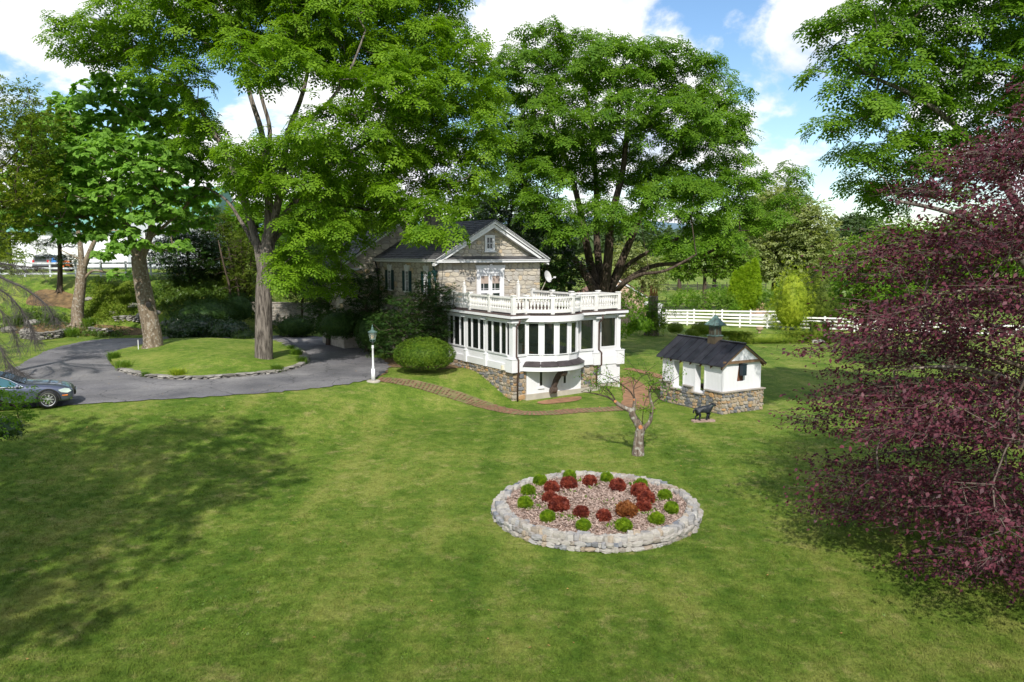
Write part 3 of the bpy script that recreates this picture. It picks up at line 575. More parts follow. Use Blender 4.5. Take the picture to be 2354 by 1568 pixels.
# corbel under the bay
cp = [(-0.95, 0.36), (-0.80, 0.30), (-0.62, 0.12), (-0.45, -0.15), (-0.36, -0.45), (-0.30, -0.62), (-0.14, -0.62), (-0.2, -0.42), (-0.24, -0.15), (-0.36, 0.12), (-0.55, 0.33), (-0.7, 0.42)]
cx0 = 2.42
cor = B().prism([(cx0 - 0.11, y, z) for y, z in cp], (0, 0, 0), (0.22, 0, 0))
for (y, z, r_) in ((-0.80, 0.26, 0.17), (-0.27, -0.66, 0.17)):
    for k, (rr_, e) in enumerate(((r_, 0.14), (r_ * 0.62, 0.165), (r_ * 0.3, 0.185))):
        m_ = 14; v = [(cx0 + sx * e, y + rr_ * math.cos(2 * math.pi * i / m_), z + rr_ * math.sin(2 * math.pi * i / m_)) for sx in (-1, 1) for i in range(m_)]
        cor.add(v, [tuple(range(m_))[::-1], tuple(range(m_, 2 * m_))] + [(i, (i + 1) % m_, m_ + (i + 1) % m_, m_ + i) for i in range(m_)])
for sx in (-0.1, -0.03, 0.04): cor.tube([(cx0 + sx + 0.03, y - 0.02, z) for y, z in cp[1:6]], 0.025, 5)
cor.v = [(x + (z - 0.3) * 0.22, y, z) for x, y, z in cor.v]
o = cor.obj('carved_bracket', M('dark_carved_wood', (0.07, 0.05, 0.04), 0.6, 0.3, 8), sun_r); 
B().box(cx0 + 0.12, cx0 + 0.3, -0.95, -0.75, 0.22, 0.40).obj('bracket_block', WHITE, sun_r)
# things inside the sunroom
st = empty('pedestal', 'pale pedestal carrying a white winged sculpture seen behind the sunroom corner window', 'pedestal', W(0.75, 0.8, 0.7), TH)
B().box(-0.18, 0.18, -0.18, 0.18, 0, 0.9).box(-0.22, 0.22, -0.22, 0.22, 0.9, 0.95).obj('column', WHITE_OLD, st)
wg = B()
for k in range(7): wg.beam((0.0, 0, 1.1 + k * 0.05), (0.28 + 0.02 * k, -0.05, 1.25 + 0.08 * k), 0.02, 0.07)
wg.tube([(0, 0, 0.95), (-0.05, 0, 1.15), (0, 0, 1.4), (-0.02, 0, 1.55)], [0.12, 0.1, 0.09, 0.05], 8); wg.obj('winged_sculpture', WHITE_OLD, st)
for k, (s_, l_) in enumerate(((1.5, 1.0), (3.2, 1.2))):
    ch = empty('dining_chair', ['orange wooden chair behind the left bay window of the sunroom', 'orange wooden chair behind the right bay window of the sunroom'][k], 'chair', W(s_, l_, 0.7), TH + 0.5 * k, 'chairs inside the sunroom')
    OW = bpy.data.materials.get('orange_chair_wood') or M('orange_chair_wood', (0.45, 0.16, 0.04), 0.5)
    B().box(-0.22, 0.22, -0.22, 0.22, 0.42, 0.46).obj('seat', OW, ch); B().box(-0.2, 0.2, 0.18, 0.22, 0.55, 0.95).obj('backrest', OW, ch)
    for i in (-1, 1):
        for j in (-1, 1): B().box(i * 0.19 - 0.02, i * 0.19 + 0.02, j * 0.19 - 0.02, j * 0.19 + 0.02, 0, 0.42 if j < 0 else 0.549).obj('leg', OW, ch)
tb = empty('dining_table', 'dark table behind the middle bay windows of the sunroom', 'table', W(2.4, 1.6, 0.7), TH)
B().box(-0.7, 0.7, -0.4, 0.4, 0.7, 0.75).obj('table_top', WOOD, tb)
for i in (-1, 1):
    for j in (-1, 1): B().box(i * 0.6 - 0.03, i * 0.6 + 0.03, j * 0.33 - 0.03, j * 0.33 + 0.03, 0, 0.7).obj('leg', WOOD, tb)

# ------------------------------------------------------------------ stone house
HW, HL, EZ, RZ = 6.9, 8.3, 5.55, 7.9
ho = W(0.2, 8.0)
hs = empty('stone_house', 'two storey buff stone house wing with white gable trim, grey slate roof and green shutters', 'house', (ho.x, ho.y, 0), TH)
hw = B().box(0, HW, 0, HL, -0.4, EZ).add([(0, 0, EZ), (HW, 0, EZ), (HW / 2, 0, RZ - 0.12), (0, HL, EZ), (HW, HL, EZ), (HW / 2, HL, RZ - 0.12)], [(0, 1, 2), (5, 4, 3), (0, 2, 5, 3), (1, 4, 5, 2)]).obj('wall', MORTAR, hs)
def cut(spans, a, b):
    out = []
    for x0, x1 in spans:
        if b <= x0 or a >= x1: out.append((x0, x1)); continue
        if a > x0: out.append((x0, a))
        if b < x1: out.append((b, x1))
    return out
def iv_front(z0, z1):
    if z0 >= EZ: e = (z1 - EZ) / (RZ - EZ) * HW / 2 + 0.1; sp = [(e, HW - e)] if HW - 2 * e > 0.2 else []
    else: sp = [(0, HW)]
    if z0 < 5.4: sp = cut(sp, 2.42, 4.3)
    if z1 > 6.16 and z0 < 7.14: sp = cut(sp, 2.99, 3.67)
    return sp
lay(hw, SM_H, (0, 0), 0, courses(3.15, EZ - 0.02, 0.17, 0.34) + courses(5.8, RZ - 0.25, 0.17, 0.3), iv_front, (0.24, 0.7), 0.03)
def iv_side(z0, z1):
    sp = [(0, HL)]
    for t in (1.5, 4.06, 6.6):
        if z1 > 3.75 and z0 < 5.1: sp = cut(sp, HL - t - 0.32, HL - t + 0.32)
    return sp
lay(hw, SM_H, (0, HL), -math.pi / 2, courses(2.0, EZ - 0.02, 0.2, 0.36), iv_side, (0.3, 0.8), 0.03)
# cornice, rakes, pent roof
B().box(-0.35, 0.0, -0.45, HL + 0.2, EZ, EZ + 0.17).box(-0.42, -0.35, -0.47, HL + 0.25, EZ + 0.06, EZ + 0.2).obj('gutter', WHITE, hs)
B().box(0.0, HW + 0.4, -0.42, -0.035, EZ, EZ + 0.12).box(0.0, HW + 0.42, -0.46, -0.035, EZ + 0.12, EZ + 0.17).obj('cornice', WHITE, hs)
B().add([(0.1, -0.47, EZ + 0.172), (HW + 0.3, -0.47, EZ + 0.172), (HW - 0.1, -0.04, EZ + 0.36), (0.5, -0.04, EZ + 0.36), (0.1, -0.04, EZ + 0.172), (HW + 0.3, -0.04, EZ + 0.172)], [(0, 1, 2, 3), (0, 3, 4), (1, 5, 2), (3, 2, 5, 4), (0, 4, 5, 1)]).obj('pent_roof', SLATE, hs)
sl = math.atan2(RZ - EZ - 0.17, HW / 2 + 0.35)
for sgn in (-1, 1):
    xe = HW / 2 + sgn * (HW / 2 + 0.42); b = B()
    for off, th, y0, y1 in ((0.0, 0.1, -0.5, -0.34), (-0.1, 0.14, -0.44, -0.3), (-0.26, 0.2, -0.36, -0.03)):
        b.prism([(xe, 0, EZ + 0.2 + off), (HW / 2, 0, RZ + 0.1 + off), (HW / 2, 0, RZ + 0.1 + off - th), (xe, 0, EZ + 0.2 + off - th * (0.6 if off < 0 else 1))][::sgn], (0, y0, 0), (0, y1, 0))
    b.obj('rake_board', WHITE, hs)
def slates(nm, parent, x0, z0, x1, z1, y0, y1, row=0.22, wd=0.3, mat=SLATE):
    n = int(math.hypot(x1 - x0, z1 - z0) / row); d = Vector((x1 - x0, 0, z1 - z0)) / n; up = Vector((-(z1 - z0), 0, x1 - x0)).normalized()
    if up.z < 0: up = -up
    b = B(); b.prism([(x0, 0, z0 - 0.03), (x1, 0, z1 - 0.03), (x1, 0, z1 - 0.1), (x0, 0, z0 - 0.1)], (0, y0, 0), (0, y1, 0)); b.obj('roof_deck', mat, parent)
    b = B()
    for i in range(n):
        y = y0 + (i % 2) * wd * 0.5 - wd * 0.5
        while y < y1:
            w_ = wd * random.uniform(0.8, 1.15); a0, a1 = max(y, y0), min(y + w_ - 0.008, y1); y += w_
            if a1 - a0 < 0.03: continue
            p = Vector((x0, 0, z0)) + d * i; q_ = p + d * 1.15; t1, t2 = up * random.uniform(0.015, 0.035), up * 0.002
            v = [p + t1, q_ + t2, p - up * 0.01, q_ - up * 0.02]
            b.add([(v[0].x, a0, v[0].z), (v[0].x, a1, v[0].z), (v[1].x, a1, v[1].z), (v[1].x, a0, v[1].z), (v[2].x, a0, v[2].z), (v[2].x, a1, v[2].z)], [(0, 1, 2, 3), (0, 4, 5, 1)])
    return b.obj(nm, mat, parent, kind='stuff')
slates('roof_slates', hs, -0.42, EZ + 0.2, HW / 2, RZ + 0.12, -0.5, HL + 0.25); slates('roof_slates', hs, HW + 0.42, EZ + 0.2, HW / 2, RZ + 0.12, -0.5, HL + 0.25)
# gable window and double door
def frame(nm, x0, x1, z0, z1, y, fw, th, mat=WHITE, par=hs):
    return B().box(x0, x0 + fw, y - th, y, z0, z1).box(x1 - fw, x1, y - th, y, z0, z1).box(x0 + fw, x1 - fw, y - th, y, z0, z0 + fw).box(x0 + fw, x1 - fw, y - th, y, z1 - fw, z1).obj(nm, mat, par)
gw = frame('window', 3.0, 3.66, 6.2, 7.12, 0.0, 0.1, 0.07); frame('inner_frame', 3.1, 3.56, 6.3, 7.02, -0.002, 0.05, 0.04, par=gw)
B().box(3.15, 3.51, -0.02, -0.01, 6.35, 6.97).obj('pane', PANE, gw)
B().box(3.315, 3.345, -0.035, -0.021, 6.35, 6.97).box(3.15, 3.315, -0.035, -0.021, 6.64, 6.67).box(3.345, 3.51, -0.035, -0.021, 6.64, 6.67).obj('glazing_bar', WHITE, gw)
B().box(2.92, 3.74, -0.12, 0, 6.13, 6.198).obj('sill', WHITE, gw)
df = frame('door_frame', 2.44, 4.28, 3.1, 5.06, 0.0, 0.16, 0.09)
B().add([(2.44, -0.1, 5.062), (4.28, -0.1, 5.062), (4.38, -0.1, 5.38), (2.34, -0.1, 5.38), (2.44, 0, 5.062), (4.28, 0, 5.062), (4.38, 0, 5.38), (2.34, 0, 5.38)], [(0, 1, 2, 3), (7, 6, 5, 4), (0, 4, 5, 1), (1, 5, 6, 2), (2, 6, 7, 3), (3, 7, 4, 0)]).obj('lintel', WHITE, hs)
B().box(3.27, 3.45, -0.14, -0.102, 5.08, 5.45).obj('keystone', WHITE, hs)
SHADE = M('beige_blind', (0.36, 0.29, 0.25), 0.8, 0.05)
for a, b_ in ((2.60, 3.355), (3.365, 4.12)):
    d = B().box(a, a + 0.12, -0.05, 0.0, 3.1, 4.9).box(b_ - 0.12, b_, -0.05, 0, 3.1, 4.9).box(a + 0.12, b_ - 0.12, -0.05, 0, 3.75, 3.93).box(a + 0.12, b_ - 0.12, -0.05, 0, 4.76, 4.9).box(a + 0.12, b_ - 0.12, -0.05, 0, 3.1, 3.2).obj('door', WHITE, hs)
    B().box(a + 0.12, b_ - 0.12, -0.02, -0.012, 3.2, 3.75).box(a + 0.12, b_ - 0.12, -0.02, -0.012, 3.93, 4.32).obj('pane', PANE, d)
    B().box(a + 0.12, b_ - 0.12, -0.024, -0.014, 4.322, 4.76).obj('blind', SHADE, d)
    B().box(a + 0.3, a + 0.325, -0.034, -0.021, 3.93, 4.32).box(a + 0.12, a + 0.3, -0.034, -0.021, 4.0, 4.02).box(a + 0.325, b_ - 0.12, -0.034, -0.021, 4.0, 4.02).obj('glazing_bar', WHITE, d)
# side windows with shutters (wall faces local -x)
for t in (1.5, 4.06, 6.6):
    wn = B().box(-0.07, 0.0, t - 0.27, t - 0.2, 3.8, 5.05).box(-0.07, 0, t + 0.2, t + 0.27, 3.8, 5.05).box(-0.07, 0, t - 0.2, t + 0.2, 4.98, 5.05).box(-0.06, 0, t - 0.2, t + 0.2, 4.4, 4.45).obj('window', WHITE, hs)
    B().box(-0.02, -0.01, t - 0.2, t + 0.2, 3.8, 4.98).obj('pane', PANE, wn)
    gb = B()
    for k in (-0.07, 0.07): gb.box(-0.04, -0.021, t + k - 0.01, t + k + 0.01, 3.8, 4.98)
    for z in (4.1, 4.6, 4.8): gb.box(-0.042, -0.021, t - 0.2, t + 0.2, z - 0.009, z + 0.009)
    gb.obj('glazing_bar', WHITE, wn); B().box(-0.14, 0, t - 0.32, t + 0.32, 3.72, 3.798).obj('sill', WHITE, wn)
    for s_ in (-1, 1):
        y0 = t + s_ * 0.45; sb = B().box(-0.08, -0.045, y0 - 0.17, y0 + 0.17, 3.8, 5.03)
        for k in range(12): sb.box(-0.095, -0.08, y0 - 0.13, y0 + 0.13, 3.86 + k * 0.095, 3.93 + k * 0.095)
        sb.obj('shutter', GREENP, hs)
    B().add([(-0.08, t - 0.27, 5.06), (-0.08, t + 0.27, 5.06), (-0.08, t + 0.36, 5.36), (-0.08, t - 0.36, 5.36), (0, t - 0.27, 5.06), (0, t + 0.27, 5.06), (0, t + 0.36, 5.36), (0, t - 0.36, 5.36)], [(3, 2, 1, 0), (4, 5, 6, 7), (1, 5, 4, 0), (2, 6, 5, 1), (3, 7, 6, 2), (0, 4, 7, 3)]).box(-0.11, -0.082, t - 0.07, t + 0.07, 5.08, 5.42).obj('lintel', WHITE, hs)
for t in (0.12, HL - 0.15):
    B().box(-0.32, -0.1, t - 0.13, t + 0.13, 4.95, 5.12).lathe([(0.13, 0), (0.05, -0.2), (0.05, -0.22)], 8, (-0.2, t, 4.95)).obj('downspout_head', GREENP if t < 1 else DARK, hs)
    B().tube([(-0.2, t, 4.8), (-0.14, t, 4.4), (-0.12, t, 0)], 0.05, 8).tube([(-0.36, t, 5.6), (-0.2, t, 5.1)], 0.05, 6).obj('downspout', GREENP if t < 1 else DARK, hs)
def chimney(par, x, y, z0, z1, wx, wy):
    b = B().box(x - wx, x + wx, y - wy, y + wy, z0, z1).box(x - wx - 0.05, x + wx + 0.05, y - wy - 0.05, y + wy + 0.05, z1, z1 + 0.12)
    return b.obj('chimney', M('grey_chimney_render', (0.2, 0.18, 0.16), 0.9, 0.2, 3, 0.3, 10), par)
chimney(hs, 1.3, 3.2, 6.0, 8.6, 0.35, 0.45)
B().box(0.9, 1.7, 2.65, 3.75, 6.2, 6.62).obj('chimney_flashing', VERDI, hs)
B().tube([(HW / 2, 0.3, RZ + 0.05), (HW / 2, 0.3, RZ + 0.55)], 0.012, 5).lathe([(0.03, 0.5), (0.04, 0.54), (0.01, 0.58)], 6, (HW / 2, 0.3, RZ - 0.15)).obj('lightning_rod', VERDI, hs)
B().tube([(0.25, -0.06, EZ), (0.2, -0.04, 4.7), (0.1, -0.045, 3.8), (0.12, -0.04, 3.1)], 0.012, 4).obj('cable', DARK, hs)
B().lathe([(0.03, 0), (0.045, 0.04), (0.03, 0.08)], 8, (4.62, -0.07, 4.42)).obj('wall_lamp', WHITE, hs)
# satellite dish
sd_ = W(7.12, 7.95, 3.7)
dish = empty('satellite_dish', 'round grey satellite dish fixed to the right corner of the stone house above the deck', 'satellite dish', sd_, TH)
b = B(); n = 18; v = []; f = []
for j, (rr_, dp) in enumerate(((0.0, 0.0), (0.13, 0.012), (0.25, 0.05), (0.34, 0.09))):
    for k in range(n): a = 2 * math.pi * k / n; v.append((rr_ * 0.85 * math.cos(a), -dp, rr_ * math.sin(a) * 1.1))
for j in range(3):
    for k in range(n): f.append((j * n + k, j * n + (k + 1) % n, (j + 1) * n + (k + 1) % n, (j + 1) * n + k))
o = b.add(v, f).obj('reflector', M('grey_dish_paint', (0.45, 0.45, 0.46), 0.5), dish, True); o.location = (0.3, -0.25, 0.95); o.rotation_euler = (R(-20), 0, R(12))
B().tube([(0.0, 0, 0), (0.1, -0.1, 0.3), (0.28, -0.2, 0.75), (0.3, -0.22, 0.95)], 0.025, 6).obj('mount_arm', CONC, dish)
B().tube([(0.3, -0.3, 0.65), (0.62, -0.55, 0.92)], 0.015, 5).box(0.6, 0.7, -0.62, -0.5, 0.88, 0.98).obj('receiver_arm', WHITE, dish)

# main house behind
mo = W(-2.3, 16.3)
mh = empty('main_house', 'larger shaded stone house block with a white raked gable behind the sunlit house wing', 'house', (mo.x, mo.y, 0), TH)
mw_ = B().box(0, 8.4, 0, 4, -0.4, 5.3).add([(0, 0, 5.3), (8.4, 0, 5.3), (4.2, 0, 8.1), (0, 4, 5.3), (8.4, 4, 5.3), (4.2, 4, 8.1)], [(0, 1, 2), (5, 4, 3), (0, 2, 5, 3), (1, 4, 5, 2)]).obj('wall', MORTAR, mh)
lay(mw_, SM_H, (0, 4), -math.pi / 2, courses(0.6, 5.2, 0.26, 0.4), lambda a, b: [(1.5, 4)], (0.4, 0.8), 0.03)
lay(mw_, SM_H, (0, 0), 0, courses(0.6, 7.7, 0.26, 0.4), lambda a, b: [((b - 5.3) / 2.8 * 4.2 + 0.1, 4.4)] if b > 5.3 else [(0, 2.4)], (0.4, 0.8), 0.03)
for sgn in (-1, 1):
    xe = 4.2 + sgn * 4.6
    B().prism([(xe, 0, 5.25), (4.2, 0, 8.35), (4.2, 0, 8.1), (xe, 0, 5.0)][::sgn], (0, -0.3, 0), (0, -0.05, 0)).obj('rake_board', WHITE_OLD, mh)
    slates('roof_slates', mh, xe, 5.25, 4.2, 8.38, -0.35, 4.3, 0.4, 0.5)
B().box(0.4, 1.1, -0.3, -0.04, 5.0, 5.12).obj('cornice_return', WHITE_OLD, mh)
chimney(mh, 4.2, 1.2, 7.5, 9.6, 0.5, 0.4)

# ------------------------------------------------------------------ pavilion
TP = R(30.1)
PD = 35.0
pcn = P(2885.8 / 1.7406, 1651.8 / 1.7406, PD); PZ = pcn.z
pv = empty('garden_pavilion', 'small white boarded pavilion on a fieldstone base with a dark metal roof and copper cupola', 'pavilion', (pcn.x, pcn.y, PZ), TP)
PW, PL = 2.62, 4.15                     # across the gable (x) and along the side (y)
CZ, PE, PR = 0.92, 2.08, 3.02
pb = B().box(0.03, PW - 0.03, 0.03, 0.25, -0.3, CZ - 0.05).box(0.03, 0.25, 0.25, PL, -0.3, CZ - 0.3).box(PW - 0.25, PW - 0.03, 0.25, 1.2, -0.3, CZ - 0.3).box(0.25, PW - 0.25, 0.25, PL, -0.3, 0.05).box(0.03, 0.25, 0.25, 1.1, CZ - 0.3, CZ - 0.05).box(0.03, 0.25, 1.93, 2.55, CZ - 0.3, CZ - 0.05).box(0.03, 0.25, 3.4, PL, CZ - 0.3, CZ - 0.05).obj('base_wall', MORTAR, pv)
lay(pb, SM_F, (0, 0.03), 0, courses(-0.1, CZ - 0.05, 0.11, 0.2), lambda a, b: [(0, PW)], (0.09, 0.34), 0.05)
def ivp(a, b):
    if b > CZ - 0.27: return [(0, PL - 3.4), (PL - 2.55, PL - 1.93), (PL - 1.1, PL)]
    return [(0, PL)]
lay(pb, SM_F, (0.03, PL), -math.pi / 2, courses(-0.1, CZ - 0.29, 0.11, 0.19) + [(CZ - 0.28, CZ - 0.06)], ivp, (0.09, 0.34), 0.05)
def flag(x0, x1, y0, y1, z):
    B().box(x0, x1, y0, y1, z - 0.045, z).obj('capstone', FLAG, pv)
n = 6
for i in range(n): flag(-0.07 + (PW + 0.14) * i / n + 0.004, -0.07 + (PW + 0.14) * (i + 1) / n - 0.004, -0.07, 0.13, CZ)
for a, b_ in ((0.134, 0.6), (0.608, 1.1), (1.93, 2.55), (3.4, PL + 0.05)): flag(-0.07, 0.13, a, b_, CZ)
for a, b_ in ((1.108, 1.92), (2.56, 3.39)): flag(-0.07, 0.13, a, b_, CZ - 0.25)
flag(PW - 0.13, PW + 0.07, 0.134, 0.75, CZ)
# board walls
gz0, gz1 = CZ, PE - 0.02
b = B(); n = 28; w_ = (PW - 0.2) / n
for i in range(n):
    x0, x1 = 0.1 + i * w_, 0.1 + (i + 1) * w_ - 0.008; xc = (x0 + x1) / 2
    hz_ = min(xc - 0.1, PW - 0.1 - xc); top = PE + 0.1
    if abs(xc - PW * 0.46) < 0.25: b.box(x0, x1, 0.1, 0.13, CZ, CZ + 0.4)
    else: b.box(x0, x1, 0.1, 0.13, CZ, top)
    t2 = PE + 0.06 + (PR - PE - 0.17) * (hz_ / (PW / 2 - 0.1))
    if t2 > PE + 0.24: b.box(x0, x1, 0.0, 0.03, PE + 0.205, t2)
xo = PW * 0.46
for sg in (-1, 1): b.prism([(xo + sg * 0.30, 0, CZ + 0.4), (xo + sg * 0.21, 0, CZ + 0.4), (xo + sg * 0.10, 0, PE + 0.1), (xo + sg * 0.30, 0, PE + 0.1)][::sg], (0, 0.105, 0), (0, 0.128, 0))
b.box(0.1, 0.3, 0.135, 0.15, CZ, PE).obj('gable_boards', WHITE, pv)
B().box(PW * 0.46 - 0.26, PW * 0.46 + 0.26, 0.16, 0.2, CZ + 0.35, PE + 0.1).obj('shutter_board', REDWOOD, pv)
B().box(PW * 0.46 - 0.1, PW * 0.46 + 0.14, -0.14, 0.06, PE - 0.48, PE + 0.02).box(PW * 0.46 - 0.12, PW * 0.46 + 0.16, -0.17, 0.06, PE + 0.02, PE + 0.05).obj('loudspeaker', M('teal_black_plastic', (0.01, 0.02, 0.03), 0.4), pv)
b = B()
for (a, c) in ((0.1, 1.2), (1.85, 2.62), (3.32, PL - 0.02)):
    n = max(1, int((c - a) / 0.09)); 
    for i in range(n): b.box(0.1, 0.13, a + (c - a) * i / n + 0.004, a + (c - a) * (i + 1) / n - 0.004, CZ - 0.25, PE)
    b.box(0.128, 0.16, a, c, CZ - 0.25, PE)
b.obj('side_boards', WHITE, pv)
B().box(0.1, 0.14, 1.2, 1.85, PE - 0.13, PE).box(0.1, 0.14, 2.62, 3.32, PE - 0.13, PE).obj('window_head', WHITE, pv)
for a, c in ((1.2, 1.85), (2.62, 3.32)):
    B().box(0.08, 0.42, a - 0.03, a + 0.04, CZ - 0.25, PE - 0.13).box(0.08, 0.42, c - 0.04, c + 0.03, CZ - 0.25, PE - 0.13).box(0.06, 0.42, a + 0.041, c - 0.041, CZ - 0.25, CZ - 0.2).obj('window_jamb', WHITE, pv)
B().box(PW - 0.13, PW - 0.1, 0.135, 0.7, CZ, PE).box(PW - 0.13, PW - 0.1, PL - 0.12, PL, CZ, PE).box(PW - 0.13, PW - 0.1, 0.7, PL - 0.12, PE - 0.15, PE).obj('side_boards', WHITE, pv)
B().box(0.17, 0.29, PL - 0.13, PL - 0.01, 0.05, PE).box(PW - 0.26, PW - 0.14, PL - 0.13, PL - 0.01, 0.05, PE).obj('rear_post', WHITE, pv)
# timber
ov, og = 0.05, 0.07
for sgn in (-1, 1):
    xe = PW / 2 + sgn * (PW / 2 + ov)
    B().prism([(xe, 0, PE - 0.02), (PW / 2, 0, PR - 0.06), (PW / 2, 0, PR - 0.15), (xe, 0, PE - 0.10)][::sgn], (0, -0.05, 0), (0, 0.04, 0)).obj('gable_rafter', WOOD, pv)
B().box(0.10, PW - 0.10, -0.02, 0.09, PE + 0.08, PE + 0.2).obj('tie_beam', WOOD, pv)
for i in range(7):
    y = 0.05 + (PL - 0.1) * i / 6
    for sgn in (-1, 1):
        xe = PW / 2 + sgn * (PW / 2 + ov - 0.04)
        B().prism([(xe, 0, PE - 0.07), (PW / 2 + sgn * (PW / 2 - 0.25), 0, PE + 0.2), (PW / 2 + sgn * (PW / 2 - 0.25), 0, PE + 0.08), (xe, 0, PE - 0.17)][::sgn], (0, y, 0), (0, y + 0.06, 0)).obj('rafter_tail', REDWOOD, pv)
# metal roof panels with standing seams
npn = 9; y0, y1 = -og, PL + 0.25
for sgn in (-1, 1):
    xe = PW / 2 + sgn * (PW / 2 + ov + 0.03); rp_ = (PW / 2, PR); ze = PE + 0.0
    for i in range(npn):
        a = y0 + (y1 - y0) * i / npn; c = y0 + (y1 - y0) * (i + 1) / npn
        bq = B().prism([(xe, 0, ze), (rp_[0], 0, rp_[1]), (rp_[0], 0, rp_[1] - 0.04), (xe, 0, ze - 0.04)][::sgn], (0, a + 0.004, 0), (0, c - 0.004, 0))
        bq.prism([(xe, 0, ze + 0.03), (rp_[0], 0, rp_[1] + 0.03), (rp_[0], 0, rp_[1] + 0.001), (xe, 0, ze + 0.001)][::sgn], (0, c - 0.02, 0), (0, c - 0.004, 0)); bq.obj('roof_panel', ROOFM, pv)
for a, c in ((y0, PL * 0.36), (PL * 0.54, y1)): B().beam((PW / 2, a, PR + 0.03), (PW / 2, c, PR + 0.03), 0.13, 0.05).obj('ridge_cap', ROOFM, pv)
cu = (PW / 2, PL * 0.45)
B().box(cu[0] - 0.24, cu[0] + 0.24, cu[1] - 0.24, cu[1] + 0.24, PR - 0.25, PR + 0.2).obj('cupola_base', BROWNCU, pv)
cb = B().box(cu[0] - 0.2, cu[0] + 0.2, cu[1] - 0.2, cu[1] + 0.2, PR + 0.24, PR + 0.66).box(cu[0] - 0.27, cu[0] + 0.27, cu[1] - 0.27, cu[1] + 0.27, PR + 0.2, PR + 0.24).box(cu[0] - 0.24, cu[0] + 0.24, cu[1] - 0.24, cu[1] + 0.24, PR + 0.66, PR + 0.72).obj('cupola', VERDI, pv)
for dx, dy, rz in ((0, -0.2, 0), (-0.2, 0, -math.pi / 2)):
    for k in (-1, 1):
        lv = B()
        for j in range(6): lv.box(-0.055, 0.055, -0.015, 0.0, 0.28 + j * 0.05, 0.31 + j * 0.05)
        lv.box(-0.075, -0.056, -0.02, 0, 0.26, 0.6).box(0.056, 0.075, -0.02, 0, 0.26, 0.6); lv.box(-0.056, 0.056, -0.02, 0, 0.58, 0.615)
        o = lv.obj('louvre', BROWNCU, cb); o.location = (cu[0] + dx + (k * 0.1 if rz == 0 else 0) - (0.001 if rz else 0), cu[1] + dy + (k * 0.1 if rz else 0) - (0.001 if not rz else 0), PR); o.rotation_euler = (0, 0, rz)
v = []; f = []
for rr_, z in ((0.36, 0.7), (0.37, 0.73), (0.24, 0.87), (0.12, 1.03), (0.02, 1.2)):
    for sx, sy in ((-1, -1), (1, -1), (1, 1), (-1, 1)): v.append((cu[0] + sx * rr_, cu[1] + sy * rr_, PR + z))
for j in range(4):
    for k in range(4): f.append((j * 4 + k, j * 4 + (k + 1) % 4, (j + 1) * 4 + (k + 1) % 4, (j + 1) * 4 + k))
f += [(3, 2, 1, 0), (16, 17, 18, 19)]
mesh('cupola_roof', v, f, VERDI, pv); B().tube([(cu[0], cu[1], PR + 1.18), (cu[0], cu[1], PR + 1.42)], 0.008, 5).obj('finial', BROWNCU, pv)
pt = empty('picnic_table', 'dark brown picnic table seen through the open sides of the pavilion', 'table', (0, 0, 0)); 
pt.location = pv.location + Matrix.Rotation(TP, 3, 'Z') @ Vector((1.4, 2.0, 0.05)); pt.rotation_euler = (0, 0, TP)
for k in range(4): B().box(-0.34 + k * 0.172, -0.18 + k * 0.172, -0.8, 0.8, 0.7, 0.74).obj('plank', REDWOOD, pt)
for s_ in (-1, 1):
    B().box(s_ * 0.62 - 0.12, s_ * 0.62 + 0.12, -0.8, 0.8, 0.42, 0.46).obj('bench', REDWOOD, pt)
    B().beam((-0.55, s_ * 0.55, 0), (0.2, s_ * 0.55, 0.7), 0.05, 0.09).beam((0.55, s_ * 0.55 + 0.06, 0), (-0.2, s_ * 0.55 + 0.06, 0.7), 0.05, 0.09).obj('leg', REDWOOD, pt)

# ------------------------------------------------------------------ foliage and trees
def rnd(n, *s): return rng.random((n,) + s)
def unit(a): return a / np.maximum(np.linalg.norm(a, axis=-1, keepdims=True), 1e-9)
def rand_dirs(n): return unit(rng.normal(size=(n, 3)))
def t_walnut():
    v = []; q = []
    for i, x in enumerate((0.2, 0.48, 0.76)):
        z = -0.12 * x * x; l = 0.38 - 0.04 * abs(i - 1)
        for s in (-1, 1):
            n = len(v); dx, dy = l * 0.42, l * 0.9 * s; wx, wy = 0.085, -0.035 * s
            v += [(x, 0, z), (x + dx * 0.5 + wx, dy * 0.5 + wy, z - 0.01), (x + dx, dy, z - 0.06), (x + dx * 0.5 - wx, dy * 0.5 - wy, z - 0.01)]; q.append((n, n + 1, n + 2, n + 3))
    n = len(v); v += [(0.85, 0, -0.1), (1.03, 0.09, -0.13), (1.25, 0, -0.22), (1.03, -0.09, -0.13)]; q.append((n, n + 1, n + 2, n + 3))
    return np.array(v, float), np.array(q)
def t_simple(w=0.28, fold=0.06, droop=0.12): return np.array([(0, 0, 0), (0.45, w, fold), (1, 0, -droop), (0.45, -w, fold)], float), np.array([(0, 1, 2, 3)])
def t_heart(): return np.array([(0, 0, 0), (0.1, 0.36, 0.03), (0.55, 0.34, 0.02), (1, 0, -0.15), (0.55, -0.34, 0.02), (0.1, -0.36, 0.03)], float), np.array([(0, 1, 2, 3), (0, 3, 4, 5)])
def t_spray(n=3, w=0.07):
    v = []; q = []
    for k in range(n):
        a = (k - (n - 1) / 2) * 0.55; c, s = math.cos(a), math.sin(a); m = len(v)
        for x, y, z in ((0, 0, 0), (0.5, w, 0.03), (1, 0, -0.08 + 0.05 * (k % 2)), (0.5, -w, 0.03)): v.append((x * c - y * s, x * s + y * c, z))
        q.append((m, m + 1, m + 2, m + 3))
    return np.array(v, float), np.array(q)
